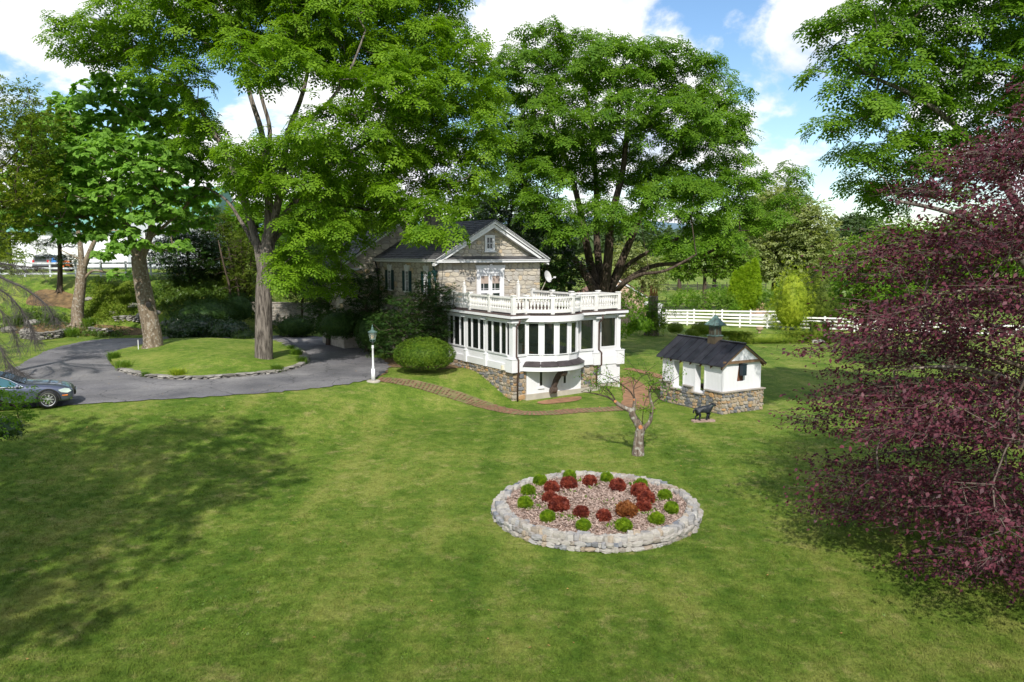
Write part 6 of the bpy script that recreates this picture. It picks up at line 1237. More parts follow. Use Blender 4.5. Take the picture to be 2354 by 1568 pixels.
for k0, dp in ((-0.01, 0.2), (-0.17, 0.17)):
    s_ = random.random() * .2
    while s_ < cum[-1] - 0.05:
        wd = random.uniform(0.14, 0.46); t, d = at(s_ + wd / 2); p = el(t, k0 + random.uniform(-.045, .035)); rz = math.atan2(d.y, d.x) + random.uniform(-.16, .16)
        o = bpy.data.objects.new('coping_stone', random.choice(SM_L)); C.objects.link(o); o.parent = bed
        n_ = Vector((d.y, -d.x)); q_ = p - n_ * dp / 2
        o.location = (q_.x, q_.y, 0.19 + (0 if k0 > -.1 else -.01)); o.rotation_euler = (R(-90) , 0, rz) if False else (0, random.uniform(-.04, .04), rz); o.rotation_mode = 'XYZ'
        o.matrix_local = Matrix.Translation((q_.x, q_.y, 0.21 + random.uniform(-.015, .02))) @ Matrix.Rotation(rz, 4, 'Z') @ Matrix.Rotation(R(-90) + random.uniform(-.14, .14), 4, 'X') @ Matrix.Diagonal((wd - .004, random.uniform(.11, .16), dp * random.uniform(.85, 1.35), 1))
        s_ += wd
def puff(label, u, v, rp, leafm, group, cat, ls, n=1500):
    zc = bz + BHt; a = P(u, v + rp * 0.5, 1) - Vector((0, 0, CAMZ)); t = (zc - CAMZ) / a.z; p = Vector((0, 0, CAMZ)) + a * t; r = rp * 0.92 * p.y / F
    root = empty({'green': 'boxwood_ball', 'red': 'barberry_shrub', 'orange': 'barberry_shrub'}[cat], label, 'shrub', (p.x, p.y, zc - 0.08), 0, group)
    d = rand_dirs(n); d = d[d[:, 2] > -.75]; n = len(d); rr_ = r * (1 + 0.07 * np.sin(d[:, :1] * 7 + u) + .06 * np.cos(d[:, 1:2] * 9 + v)); pp = np.array([0, 0, r * .72]) + d * rr_ * np.array([1, 1, .86]) * (1 - .16 * rnd(n, 1))
    V, Q = leaves(pp, d * .7 + rand_dirs(n) * .8 + np.array([0, 0, .3]), d + rand_dirs(n) * .6, ls * (.7 + .6 * rnd(n)), TSP if cat == 'green' else TPR); npmesh('foliage', V, Q, leafm, root, kind='stuff')
    b = B(); m, k_ = 10, 7; vv = [(math.cos(2 * math.pi * i / m) * math.sin(math.pi * j / (k_ - 1)) * r * .85, math.sin(2 * math.pi * i / m) * math.sin(math.pi * j / (k_ - 1)) * r * .85, r * .72 + math.cos(math.pi * j / (k_ - 1)) * r * .74) for j in range(k_) for i in range(m)]
    b.add(vv, [(j * m + i, (j + 1) * m + i, (j + 1) * m + (i + 1) % m, j * m + (i + 1) % m) for j in range(k_ - 1) for i in range(m)]).obj('inner_twigs', leafm, root, True, 'stuff')
Z4 = lambda x, y: ((1900 + x / 2.354) / 1.7406, (1800 + y / 2.354) / 1.7406)
greens = [(890, 228, 58, 'green boxwood ball at the top of the ring in front of the far stones'), (1240, 248, 60, 'green boxwood ball second along the far rim, right of centre'), (1565, 305, 58, 'green boxwood ball half hidden behind the far right barberries'), (1788, 410, 62, 'green boxwood ball on the far right of the bed'), (1850, 530, 68, 'rightmost green boxwood ball in the bed'), (1712, 630, 68, 'green boxwood ball at the near right of the bed'), (1400, 692, 75, 'green boxwood ball at the near rim, below the orange barberry'), (1020, 690, 66, 'green boxwood ball at the near rim, left of centre'), (684, 610, 68, 'green boxwood ball at the near left of the bed'), (470, 482, 70, 'leftmost green boxwood ball in the bed'), (500, 368, 65, 'green boxwood ball on the left, second from the far rim'), (612, 275, 66, 'green boxwood ball at the far left rim of the bed')]
reds = [(882, 308, 78, 'red barberry just below the topmost boxwood ball', 0), (1080, 283, 66, 'red barberry in the middle of the far row', 0), (1342, 328, 78, 'red barberry in the far row right of centre', 0), (1552, 375, 86, 'orange red barberry in front of the half hidden boxwood', 0), (1610, 445, 80, 'red barberry in the middle of the right hand group', 0), (1585, 522, 64, 'small red barberry lowest in the right hand group', 0), (1425, 555, 98, 'largest orange tinged barberry near the centre right', 1), (1212, 608, 68, 'red barberry nearest the near rim in the centre', 0), (1000, 578, 72, 'red barberry left of centre in the near row', 0), (790, 505, 98, 'largest dark red barberry at the left of the ring', 0), (705, 438, 68, 'red barberry in the middle of the left hand group', 0), (722, 342, 72, 'red barberry topmost in the left hand group', 0)]
for x, y, r_, lb in greens: puff(lb, *Z4(x, y), r_ / 2.354 / 1.7406, LBALL, 'boxwood balls in the flower bed', 'green', 0.06)
for x, y, r_, lb, og_ in reds: puff(lb, *Z4(x, y), r_ / 2.354 / 1.7406, LORG if og_ else LRED, 'barberries in the flower bed', 'orange' if og_ else 'red', 0.07)
wp = []
for k in range(60): t = random.uniform(0, 6.28); rr_ = math.sqrt(random.random()) * .85; p = el(t, -BT - .1) * rr_; wp.append((p.x, p.y))
n = 900; k = rng.choice(len(wp), n); xy = np.array(wp)[k] + rng.normal(size=(n, 2)) * .07; V, Q = leaves(np.stack([xy[:, 0], xy[:, 1], np.full(n, BHt - 0.06)], -1), rand_dirs(n) + np.array([0, 0, .7]), rand_dirs(n) + np.array([0, 0, .5]), .1 * (.5 + rnd(n)), TS)
npmesh('weeds', V, Q, LFRESH, bed, kind='stuff')
n = 16000; t = rnd(n) * 6.283; rr_ = np.sqrt(rnd(n)); ex = np.array([tuple(el(a, -BT + .04)) for a in t]) * rr_[:, None]; V, Q = leaves(np.stack([ex[:, 0], ex[:, 1], np.full(n, BHt - .1) + 0.09 * (1 - rr_ ** 2) + rnd(n) * .035], -1), rand_dirs(n) * np.array([1, 1, .3]), rand_dirs(n) * .5 + np.array([0, 0, 1.]), .07 * (.5 + rnd(n)), (np.array([(0, -.14, 0), (1, -.14, .05), (1, .14, 0), (0, .14, -.04)]), np.array([(0, 1, 2, 3)])))
npmesh('bark_chips', V, Q, M('bark_chips', (0.5, 0.4, 0.35), 0.9, 0.0, 40, col2=(0.19, 0.12, 0.095)), bed, kind='stuff')

# ------------------------------------------------------------------ island kerb, bank walls, garden wall
kr = empty('island_kerb_wall', 'low mossy stone edging along the front of the driveway island', 'stone edging', (0, 0, 0))
ilp = [Vector((p.x, p.y)) for p in isl]; i0 = 6; i1 = 62
acc = ilp[0:len(ilp)]
tot = len(acc)
j = 3
def run_stones(pts, parent, meshes, hgts, wr, dep, zf, name='stone'):
    cum_ = [0]
    for a, c in zip(pts, pts[1:]): cum_.append(cum_[-1] + (c - a).length)
    for lv, (z0, z1) in enumerate(hgts):
        s_ = random.random() * .1
        while s_ < cum_[-1] - .1:
            wd = random.uniform(*wr); m_ = s_ + wd / 2; i = min(len(pts) - 2, max(0, int(np.searchsorted(cum_, m_)) - 1)); d = (pts[i + 1] - pts[i]).normalized(); p = pts[i] + d * (m_ - cum_[i]); rz = math.atan2(d.y, d.x)
            p2_ = p + Vector((-d.y, d.x)) * (dep * .4)
            put_stone(parent, meshes, (p2_.x, p2_.y, zf(p.x, p.y) + (z0 + z1) / 2), rz + random.uniform(-.08, .08), (wd - .01, dep, (z1 - z0) * random.uniform(.8, 1.15)), random.uniform(-.1, .1), name)
            s_ += wd
arcp = acc[8:70]
run_stones(arcp, kr, SM_G, ((0.0, 0.1), (0.1, 0.19)), (0.2, 0.6), 0.32, hz)
rb = []
n = len(arcp); v = []; f = []
for p_, nx_ in zip(arcp, arcp[1:] + arcp[-1:]):
    d = (nx_ - p_).normalized() if (nx_ - p_).length > 0 else d; nn = Vector((-d.y, d.x)); a = p_ + nn * .05; c = p_ + nn * .33
    v += [(a.x, a.y, hz(*p_) - .02), (a.x, a.y, hz(*p_) + .16), (c.x, c.y, hz(*p_) + .17)]
for i in range(n - 1): f += [(3 * i, 3 * i + 3, 3 * i + 4, 3 * i + 1), (3 * i + 1, 3 * i + 4, 3 * i + 5, 3 * i + 2)]
mesh('kerb_core', v, f, GSTONE, kr)
dw = empty('dry_stone_wall', 'tumbled low dry stone wall at the foot of the bank by the driveway', 'stone wall', (0, 0, 0))
for pts in ([(50, 778), (90, 782), (130, 778), (150, 770)], [(205, 763), (225, 768), (250, 768)], [(260, 740), (300, 738), (330, 742)]):
    pl = [Vector(g2(*p)) for p in pts]; run_stones(pl, dw, SM_G, ((0, .15), (.15, .3), (.3, .43), (.43, .55))[:4 if pts[0][0] == 50 else 3], (.25, .65), .4, hz)
BZ = [(75, 745, .45), (20, 762, .5), (60, 765, .4), (262, 722, .35), (205, 690, .3), (305, 705, .4), (382, 745, .35), (585, 773, .3), (1885, 788, .35), (1870, 788, .3), (330, 728, .45), (355, 722, .4)]
for k, (u, v_, r_) in enumerate(BZ):
    c = G(u, v_); rr = random.Random(k); b = B(); n = 9; vv = []
    for j in range(5):
        ph = math.pi * (j + .3) / 5.2
        for i in range(n): a = 2 * math.pi * i / n; q_ = rr.uniform(.8, 1.1); vv.append((math.cos(a) * math.sin(ph) * r_ * q_ * 1.3, math.sin(a) * math.sin(ph) * r_ * q_, math.cos(ph) * r_ * .6 * q_ + .08))
    b.add(vv, [(j * n + i, (j + 1) * n + i, (j + 1) * n + (i + 1) % n, j * n + (i + 1) % n) for j in range(4) for i in range(n)] + [tuple(range(n))]); o = b.obj('boulder', SM_G[0].materials[0]); o.location = c
    tag(o, ['grey boulder left of the dry stone wall by the driveway', 'leftmost boulder at the edge of the picture', 'boulder at the start of the tumbled wall', 'boulder on the bank between the catalpas', 'stone high on the bank beside the paler catalpa', 'stone showing right of the bank weeds', 'stone beside the thick catalpa trunk', 'flat stone between azalea and walnut trunk', 'flat rock at the foot of the topiary drum', 'smaller rock touching the topiary drum', 'dark boulder low on the bank by the driveway', 'second dark boulder beside the thick catalpa trunk'][k], 'rock', 'loose rocks on the bank and lawn')
g0, g1_ = P(572, 712, 67), P(800, 712, 65)
gwl = empty('garden_wall', 'long grey stone garden wall between the walnut trunk and the shaded house', 'stone wall', (g0.x, g0.y, 0), math.atan2(g1_.y - g0.y, g1_.x - g0.x)); gl = (Vector((g1_.x, g1_.y)) - Vector((g0.x, g0.y))).length
ztop = P(690, 698, 66).z
core = B().box(0, gl, 0.03, .5, -.6, ztop).obj('wall_core', MORTAR, gwl)
lay(core, SM_G, (0, 0.03), 0, courses(0.3, ztop - .02, .2, .32), lambda a, b: [(0, gl)], (.3, .75), .04)
B().box(-.05, gl + .05, -.04, .56, ztop + .002, ztop + .07).obj('coping', FLAG, gwl)

# ------------------------------------------------------------------ lamp post
lb_ = G(858, 877)
lp = empty('lamp_post', 'white turned lamp post with a verdigris lantern on a round stone base beside the driveway', 'lamp post', tuple(lb_))
B().lathe([(0.33, -.05), (0.33, .03), (.3, .05)], 20).obj('stone_base', CONC, lp)
b = B(); b.box(-.082, .082, -.082, .082, .05, .62); b.lathe([(.075, .62), (.055, .66), (.075, .7), (.05, .73), (.06, .76), (.052, .8), (.046, 1.6), (.06, 1.62), (.06, 1.65), (.045, 1.67), (.055, 1.7), (.055, 1.74)], 12); b.obj('post', WHITE, lp, True)
B().lathe([(.03, 1.74), (.03, 1.84), (.045, 1.85), (.045, 1.88), (.03, 1.9)], 10).obj('neck', DARK, lp)
lf = B()
for k in range(6):
    a0, a1 = math.pi / 3 * k, math.pi / 3 * (k + 1); lo_, hi_ = .12, .215
    p0 = (lo_ * math.cos(a0), lo_ * math.sin(a0), 2.02); p1 = (hi_ * math.cos(a0), hi_ * math.sin(a0), 2.36); lf.beam(p0, p1, .014, .014)
    lf.beam(p0, (lo_ * math.cos(a1), lo_ * math.sin(a1), 2.02), .014, .014); lf.beam(p1, (hi_ * math.cos(a1), hi_ * math.sin(a1), 2.36), .018, .018)
for s_ in (-1, 1): lf.tube([(0, 0, 1.9), (s_ * .08, 0, 1.92), (s_ * .14, 0, 1.97), (s_ * .13, 0, 2.02), (s_ * .1, 0, 2.02)], .009, 5)
lf.tube([(0, 0, 1.88), (0, 0, 2.02)], .02, 6); lf.obj('lantern_frame', VERDI, lp)
v = []; f = []
for k in range(6):
    for r_, z in ((.115, 2.025), (.21, 2.355)): a = math.pi / 3 * k; v.append((r_ * math.cos(a), r_ * math.sin(a), z))
for k in range(6): a, c = 2 * k, 2 * ((k + 1) % 6); f.append((a, c, c + 1, a + 1))
gm = bpy.data.materials.new('clear_lantern_glass'); nt, N, L = nodes(gm); o1 = N.new('ShaderNodeOutputMaterial'); p1 = N.new('ShaderNodeBsdfPrincipled'); p1.inputs['Alpha'].default_value = .22; p1.inputs['Roughness'].default_value = .05; p1.inputs['Base Color'].default_value = (.7, .75, .72, 1); L.new(p1.outputs[0], o1.inputs[0])
mesh('glass', v, f, gm, lp)
B().lathe([(.23, 2.37), (.235, 2.385), (.15, 2.44), (.07, 2.475), (.06, 2.5), (.075, 2.52), (.05, 2.55), (.055, 2.58), (.04, 2.61), (.015, 2.63), (.03, 2.66), (.022, 2.7), (.004, 2.75)], 12).obj('lantern_cap', VERDI, lp)
for k in range(3):
    a = 2.1 * k; B().lathe([(.012, 2.07), (.014, 2.12), (.014, 2.2), (.004, 2.24)], 6, (.05 * math.cos(a), .05 * math.sin(a), 0)).obj('bulb', M('amber_bulb', (.8, .5, .2), .3), lp)

# ------------------------------------------------------------------ dog statue
def skin(name, nodes_, edges, parent, mat, sub=2, voxel=None):
    me = bpy.data.meshes.new(name); me.from_pydata([n_[0] for n_ in nodes_], edges, []); o = bpy.data.objects.new(name, me); link(o, parent); me.materials.append(mat)
    o.modifiers.new('skin', 'SKIN')
    sv = me.skin_vertices[0].data
    for i, n_ in enumerate(nodes_): r_ = n_[1]; sv[i].radius = (r_, r_) if not isinstance(r_, tuple) else r_
    sv[0].use_root = True
    m_ = o.modifiers.new('sub', 'SUBSURF'); m_.levels = m_.render_levels = sub
    for p_ in me.polygons: p_.use_smooth = True
    o.modifiers['skin'].use_smooth_shade = True
    return o
BRZ = M('dark_patinated_bronze', (0.018, 0.022, 0.03), 0.4, 0.3, 8, 0.7, 18, metal=0.3)
dgp = P(1618, 944, 33.7); dgp.z = hz(dgp.x, dgp.y); dog = empty('dog_statue', 'dark bronze dog statue standing on a flat stone beside the pavilion', 'statue', tuple(dgp), R(8))
DS = 0.92
D_ = lambda x, y, z, r: ((x * DS * .97, y * DS, (z + .06) * DS), r * DS * .92)
nd = [D_(-.30, 0, .53, (.17)), D_(-.1, 0, .53, .17), D_(.14, 0, .52, .19), D_(.28, 0, .57, .165), D_(.37, 0, .67, .12), D_(.43, -.02, .76, .105), D_(.53, -.06, .70, .06), D_(.58, -.08, .67, .048),
      D_(-.42, 0, .54, .05), D_(-.52, 0, .46, .05), D_(-.54, 0, .32, .035),
      D_(.26, .09, .34, .08), D_(.28, .1, .17, .055), D_(.29, .1, .03, .04), D_(.34, .1, .015, .03), D_(.20, -.09, .34, .08), D_(.12, -.1, .17, .055), D_(.10, -.1, .03, .04), D_(.15, -.1, .015, .03),
      D_(-.34, .09, .36, .105), D_(-.28, .1, .22, .062), D_(-.40, .1, .14, .035), D_(-.38, .1, .02, .035), D_(-.33, .1, .012, .028), D_(-.30, -.09, .36, .105), D_(-.22, -.1, .22, .062), D_(-.28, -.1, .13, .035), D_(-.24, -.1, .02, .035), D_(-.19, -.1, .012, .028)]
ed = [(0, 1), (1, 2), (2, 3), (3, 4), (4, 5), (5, 6), (6, 7), (0, 8), (8, 9), (9, 10), (2, 11), (11, 12), (12, 13), (13, 14), (2, 15), (15, 16), (16, 17), (17, 18), (0, 19), (19, 20), (20, 21), (21, 22), (22, 23), (0, 24), (24, 25), (25, 26), (26, 27), (27, 28)]
skin('body', nd, ed, dog, BRZ)
for s_ in (-1, 1): B().prism([(.34 * DS, 0, .86 * DS), (.39 * DS, 0, .84 * DS), (.385 * DS, 0, .72 * DS), (.355 * DS, 0, .68 * DS), (.32 * DS, 0, .74 * DS)], (0, (s_ * .095 - .025) * DS, 0), (0, (s_ * .095 - .01) * DS, 0)).obj('ear', BRZ, dog)
v, f = tube([(.31 + .09 * math.cos(a), 0.0 + .115 * math.sin(a), .68 + .04 * math.cos(a)) for a in np.linspace(0, 6.283, 13)], .012, 5); mesh('collar', v, f, VERDI, dog)
sl_ = B(); sl_.prism([(-.52, -.2, 0), (.42, -.24, 0), (.5, -.05, 0), (.45, .2, 0), (-.45, .22, 0), (-.56, .05, 0)], (0, 0, -.06), (0, 0, .055)); o = sl_.obj('stone_slab', M('pinkish_flat_stone', (.28, .2, .17), .9, .25, 6, .4, 20)); o.location = dgp; o.rotation_euler = (0, 0, R(8)); tag(o, 'flat pinkish stone slab under the bronze dog', 'stone slab')
# little statue in a red jacket
sp_ = P(823, 770, 51.5); sp_.z = hz(sp_.x, sp_.y) + .25
stt = empty('garden_statue', 'small statue of a figure in a red jacket and tan trousers, one arm out', 'statue', tuple(sp_))
SK = M('painted_skin', (.2, .1, .06)); 
skin('body', [((0, 0, .34), .07), ((0, 0, .45), .075), ((0, 0, .56), .08), ((0, 0, .62), .04), ((0, 0, .68), .05), ((-.1, 0, .57), .035), ((-.2, -.02, .55), .028), ((-.32, -.03, .58), .022), ((.09, 0, .56), .035), ((.12, 0, .44), .028), ((.1, -.03, .36), .022), ((-.05, 0, .2), .04), ((-.055, 0, .02), .03), ((.05, 0, .2), .04), ((.055, 0, .02), .03)],
     [(0, 1), (1, 2), (2, 3), (3, 4), (2, 5), (5, 6), (6, 7), (2, 8), (8, 9), (9, 10), (0, 11), (11, 12), (0, 13), (13, 14)], stt, SK, 1)
B().lathe([(.085, .34), (.09, .45), (.1, .56), (.06, .61)], 10).tube([(-.08, 0, .57), (-.2, -.02, .55), (-.27, -.03, .565)], [.045, .038, .03], 7).tube([(.08, 0, .56), (.125, 0, .44)], [.045, .035], 7).obj('jacket', M('faded_red_jacket', (.18, .03, .025)), stt)
for s_ in (-1, 1): B().tube([(s_ * .045, 0, .36), (s_ * .05, 0, .2), (s_ * .055, 0, .06)], [.055, .048, .036], 8).obj('trouser_leg', M('tan_trousers', (.33, .25, .12)), stt)
B().lathe([(.055, .7), (.056, .73), (.045, .76), (.01, .78)], 10).obj('cap', M('faded_red_cap', (.16, .03, .025)), stt)
B().box(-.36, -.29, -.07, 0, .57, .67).obj('lantern', WHITE_OLD, stt); B().box(-.13, .13, -.13, .13, -.25, 0.0).obj('plinth', CONC, stt)
# urn
up_ = P(1745, 772, 71); up_.z = hz(up_.x, 71)
o = B().lathe([(.2, 0), (.2, .08), (.1, .12), (.08, .22), (.2, .32), (.3, .42), (.32, .5), (.27, .55), (.34, .62), (.34, .65), (.28, .64), (.2, .55)], 16).obj('garden_urn', M('weathered_terracotta', (.35, .27, .2), .9, .2, 5), None, True); o.location = up_; tag(o, 'weathered stone urn standing on the lawn behind the hedge', 'urn')

# ------------------------------------------------------------------ fences
def fence(name, label, a, c, n, hgt_, rails, mat, pw=.13, zf=None, rw=.04, rh=.14, group=None):
    a, c = Vector(a[:2]), Vector(c[:2]); root = empty(name, label, 'fence', (a.x, a.y, hz(a.x, a.y)), 0, group); off = (a.x, a.y, hz(a.x, a.y)); d = (c - a).normalized(); nn = Vector((d.y, -d.x)) * (pw / 2 + rw / 2 + .002)
    pts = [a.lerp(c, i / n) for i in range(n + 1)]
    for p in pts:
        z = hz(p.x, p.y); B().box(p.x - pw / 2, p.x + pw / 2, p.y - pw / 2, p.y + pw / 2, z - .2, z + hgt_ + .06).box(p.x - pw / 2 - .02, p.x + pw / 2 + .02, p.y - pw / 2 - .02, p.y + pw / 2 + .02, z + hgt_ + .06, z + hgt_ + .09).obj('post', mat, root, off=off)
    for p, q_ in zip(pts, pts[1:]):
        for zr in rails: B().beam((p.x + nn.x, p.y + nn.y, hz(p.x, p.y) + zr), (q_.x + nn.x, q_.y + nn.y, hz(q_.x, q_.y) + zr), rw, rh).obj('rail', mat, root, off=off)
RL = (.22, .55, .88, 1.18)
FW = M('bright_white_fence_paint', (.82, .82, .82), .5, .02)
fence('white_rail_fence', 'nearer run of white four rail fence behind the hedge', (15.2, 80.5), (31.5, 73), 7, 1.25, RL, FW)
fence('white_rail_fence', 'farther run of white four rail fence meeting the nearer one at the shed', (16.0, 82.5), (30, 80.5), 5, 1.35, tuple(r_ * 1.08 for r_ in RL), FW)
fence('white_rail_fence', 'far right run of white fence seen behind the topiary and the beech', (31.7, 72.9), (48, 66), 6, 1.1, (.3, .7, 1.0), FW)
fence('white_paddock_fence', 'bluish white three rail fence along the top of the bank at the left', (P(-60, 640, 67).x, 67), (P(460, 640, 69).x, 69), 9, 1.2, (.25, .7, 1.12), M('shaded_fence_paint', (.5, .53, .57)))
fence('dark_paddock_fence', 'dark timber fence across the field beyond the white one', (P(1500, 690, 100).x, 100), (P(1800, 690, 102).x, 102), 10, 1.4, (.4, .8, 1.2), M('dark_fence_timber', (.04, .035, .03)))
fence('dark_paddock_fence', 'second dark timber fence higher up the far field', (P(1490, 660, 150).x, 150), (P(1760, 660, 150).x, 150), 12, 1.6, (.4, .8, 1.2), bpy.data.materials['dark_fence_timber'])
hut = P(1748, 703, 92); hut.z = hz(hut.x, 92); ht = empty('brown_hutch', 'low brown wooden hutch half hidden among the shrubs beyond the fence', 'hutch', tuple(hut)); TW_ = M('tan_hutch_boards', (.4, .26, .17))
for k in range(9): B().box(-1.1 + k * .245, -.87 + k * .245, 0, .08, .1, 1.5 + .05 * (k % 2)).obj('board', TW_, ht)
B().box(-1.25, 1.3, -.1, .9, 1.56, 1.64).obj('roof', DECK, ht)

# ------------------------------------------------------------------ shed and barn
TAN = M('tan_shingle_siding', (.5, .36, .27), .85, .12, 4, .2, 10)
so_ = P(1405, 720, 78); sz = hz(so_.x, 78); shd = empty('garden_shed', 'tan sided shed with a white trimmed gable and louvred vent behind the walnut stems', 'shed', (so_.x, 78, sz), R(3))
k_ = 78 / F; pk = P(1415, 640, 78).z - sz; ev = P(1473, 678, 78).z - sz; wl = (1415 - 1405) * k_; xr = (1480 - 1405) * k_; xl = wl - (xr - wl)
sw = B().box(xl, xr, 0, 6, -.3, ev).add([(xl, 0, ev), (xr, 0, ev), (wl, 0, pk - .1), (xl, 6, ev), (xr, 6, ev), (wl, 6, pk - .1)], [(0, 1, 2), (5, 4, 3), (0, 2, 5, 3), (1, 4, 5, 2)]).obj('wall', TAN, shd)
lb2 = B(); z = 0
while z < pk - .3:
    e = max(0, (z - ev) / (pk - ev)) if z > ev else 0; lb2.box(xl + e * (xr - xl) / 2 + .02, xr - e * (xr - xl) / 2 - .02, -.03, -.005, z, z + .19); z += .2
lb2.obj('clapboards', TAN, shd, kind='stuff')
for s_ in (-1, 1):
    xe = wl + s_ * (xr - wl + .3); B().prism([(xe, 0, ev - .1), (wl, 0, pk + .1), (wl, 0, pk - .15), (xe, 0, ev - .33)][::s_], (0, -.2, 0), (0, -.04, 0)).obj('rake_board', WHITE, shd)
    B().prism([(xe + s_ * .1, 0, ev - .1), (wl, 0, pk + .18), (wl, 0, pk + .1), (xe + s_ * .1, 0, ev - .2)][::s_], (0, -.3, 0), (0, 6.3, 0)).obj('roof', M('red_brown_shingles', (.2, .11, .08), .9, .3, 6), shd)
vt = B().box(wl - .35, wl + .35, -.1, -.04, ev + .25, ev + .95)
vo = vt.obj('vent', WHITE, shd)
for k in range(3): B().box(wl - .22, wl + .22, -.12, -.101, ev + .38 + k * .19, ev + .46 + k * .19).obj('louvre', DARK, vo)
xa = xr + .02; xb_ = (1515 - 1405) * k_
B().box(xa, xb_, .6, 4, -.3, 2.0).obj('lean_to_wall', TAN, shd); B().box(xa, xb_ + .4, -.1, 4.2, 2.02, 2.2).obj('lean_to_roof', WHITE, shd); B().box(xb_ - .15, xb_ + .2, -.05, .25, -.1, 2.0).obj('post', WHITE, shd)
B().box(xb_ - .22, xb_ + .27, -.12, .32, 1.8, 2.018).obj('post_capital', WHITE, shd)
by = 100.0; bo = P(30, 618, by); bzg = hz(bo.x, by); kb = by / F
brn = empty('white_barn', 'long white boarded barn with a green metal roof beyond the left fence', 'barn', (bo.x, by, bzg), 0)
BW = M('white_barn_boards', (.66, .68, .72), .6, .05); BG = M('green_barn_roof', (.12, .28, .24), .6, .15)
x1_, x2_ = (297 - 30) * kb, (490 - 30) * kb
def bboards(x0, x1, y, z1, nm): 
    b = B(); n = int((x1 - x0) / .3)
    for i in range(n): b.box(x0 + (x1 - x0) * i / n + .015, x0 + (x1 - x0) * (i + 1) / n - .015, y - .02, y, 0, z1)
    b.box(x0, x1, y, y + 8, -.5, z1).obj(nm, BW, brn, kind=None)
bboards(0, x1_, 0, 4.6, 'front_wall'); BW = M('shade_toned_barn_boards', (.42, .45, .5), .6, .05); bboards(x1_ + .02, x2_, -.5, 6.6, 'tall_wall')  # tree shade on the tall wall is put into its greyer board colour
B().add([(-.4, -.5, 4.55), (x1_, -.5, 4.55), (x1_, 4, 7.2), (-.4, 4, 7.2), (-.4, 8.5, 4.55), (x1_, 8.5, 4.55)], [(0, 1, 2, 3), (3, 2, 5, 4), (0, 3, 4), (1, 5, 2)]).obj('roof', BG, brn)
B().add([(x1_ + .03, -1, 6.5), (x2_ + .5, -1, 6.5), (x2_ + .5, 4, 10.5), (x1_ + .03, 4, 10.5), (x1_ + .03, 9, 6.5), (x2_ + .5, 9, 6.5)], [(0, 1, 2, 3), (3, 2, 5, 4), (0, 3, 4), (1, 5, 2)]).obj('roof', BG, brn)
for u, v_ in ((352, 590), (348, 545), (408, 545), (455, 560)):
    x = (u - 30) * kb; z = P(u, v_, by).z - bzg; wn = B().box(x - .55, x + .55, -.6, -.51, z - .7, z + .7).obj('window', WHITE, brn); B().box(x - .4, x + .4, -.63, -.601, z - .55, z + .55).obj('pane', PANE, wn)
    B().box(x - .02, x + .02, -.65, -.631, z - .55, z + .55).box(x - .4, x - .02, -.65, -.631, z - .02, z + .02).box(x + .02, x + .4, -.65, -.631, z - .02, z + .02).obj('glazing_bar', WHITE, wn)
B().box(1.5 * 4, 1.5 * 4 + 3, -.06, -.021, 0, 2.6).obj('door', WHITE_OLD, brn)
# vehicle and cart by the barn
def hatch():
    y = 88; c = P(94, 612, y); c.z = hz(c.x, y); root = empty('parked_suv', 'silver grey SUV with red tail lamps parked tail on before the barn', 'car', tuple(c), R(4)); S = M('silver_grey_paint', (.18, .19, .22), .35, .05, metal=.5)
    b = B(); prof = [(-.86, .35), (-.92, .6), (-.92, .95), (-.84, 1.1), (-.7, 1.62), (-.55, 1.74), (.55, 1.74), (.7, 1.62), (.84, 1.1), (.92, .95), (.92, .6), (.86, .35)]
    b.prism([(x, 0, z) for x, z in prof], (0, 0, 0), (0, 4.4, 0)); b.obj('body', S, root); B().box(-.62, .62, -.03, -.002, 1.12, 1.58).obj('rear_window', PANE, root)
    RED = M('red_tail_lamp', (.5, .01, .01), .3)
    for s_ in (-1, 1): B().box(s_ * .78 - .1, s_ * .78 + .1, -.04, -.001, .85, 1.2).obj('tail_lamp', RED, root); B().lathe([(.3, -.1), (.33, -.08), (.33, .08), (.3, .1)], 14).obj('wheel', DARK, root).matrix_local = Matrix.Translation((s_ * .8, .6, .33)) @ Matrix.Rotation(R(90), 4, 'Y')
    B().box(-.9, .9, -.1, -.001, .4, .6).obj('bumper', DARK, root)
    y = 86; c = P(142, 612, y); c.z = hz(c.x, y); root = empty('utility_tractor', 'orange and blue garden tractor parked between the SUV and the forked catalpa', 'tractor', tuple(c), R(10)); OR = M('orange_machine_paint', (.6, .16, .04), .5); BL = M('blue_machine_paint', (.03, .18, .55), .5)
    B().box(-.5, .9, -.4, .4, .45, .95).box(.1, .9, -.35, .35, .95, 1.15).obj('bonnet', OR, root); B().box(-.8, -.35, -.25, .25, .95, 1.05).box(-.85, -.78, -.25, .25, 1.05, 1.5).obj('seat', BL, root); B().box(-.75, -.3, -.7, -.42, .9, 1.25).obj('mudguard', BL, root)
    for x, r_ in ((-.5, .5), (.7, .32)):
        for s_ in (-1, 1): o = B().lathe([(r_ * .5, -.1), (r_, -.09), (r_, .09), (r_ * .5, .1)], 16).obj('wheel', DARK, root); o.matrix_local = Matrix.Translation((x, s_ * .55, r_)) @ Matrix.Rotation(R(90), 4, 'X')
hatch()

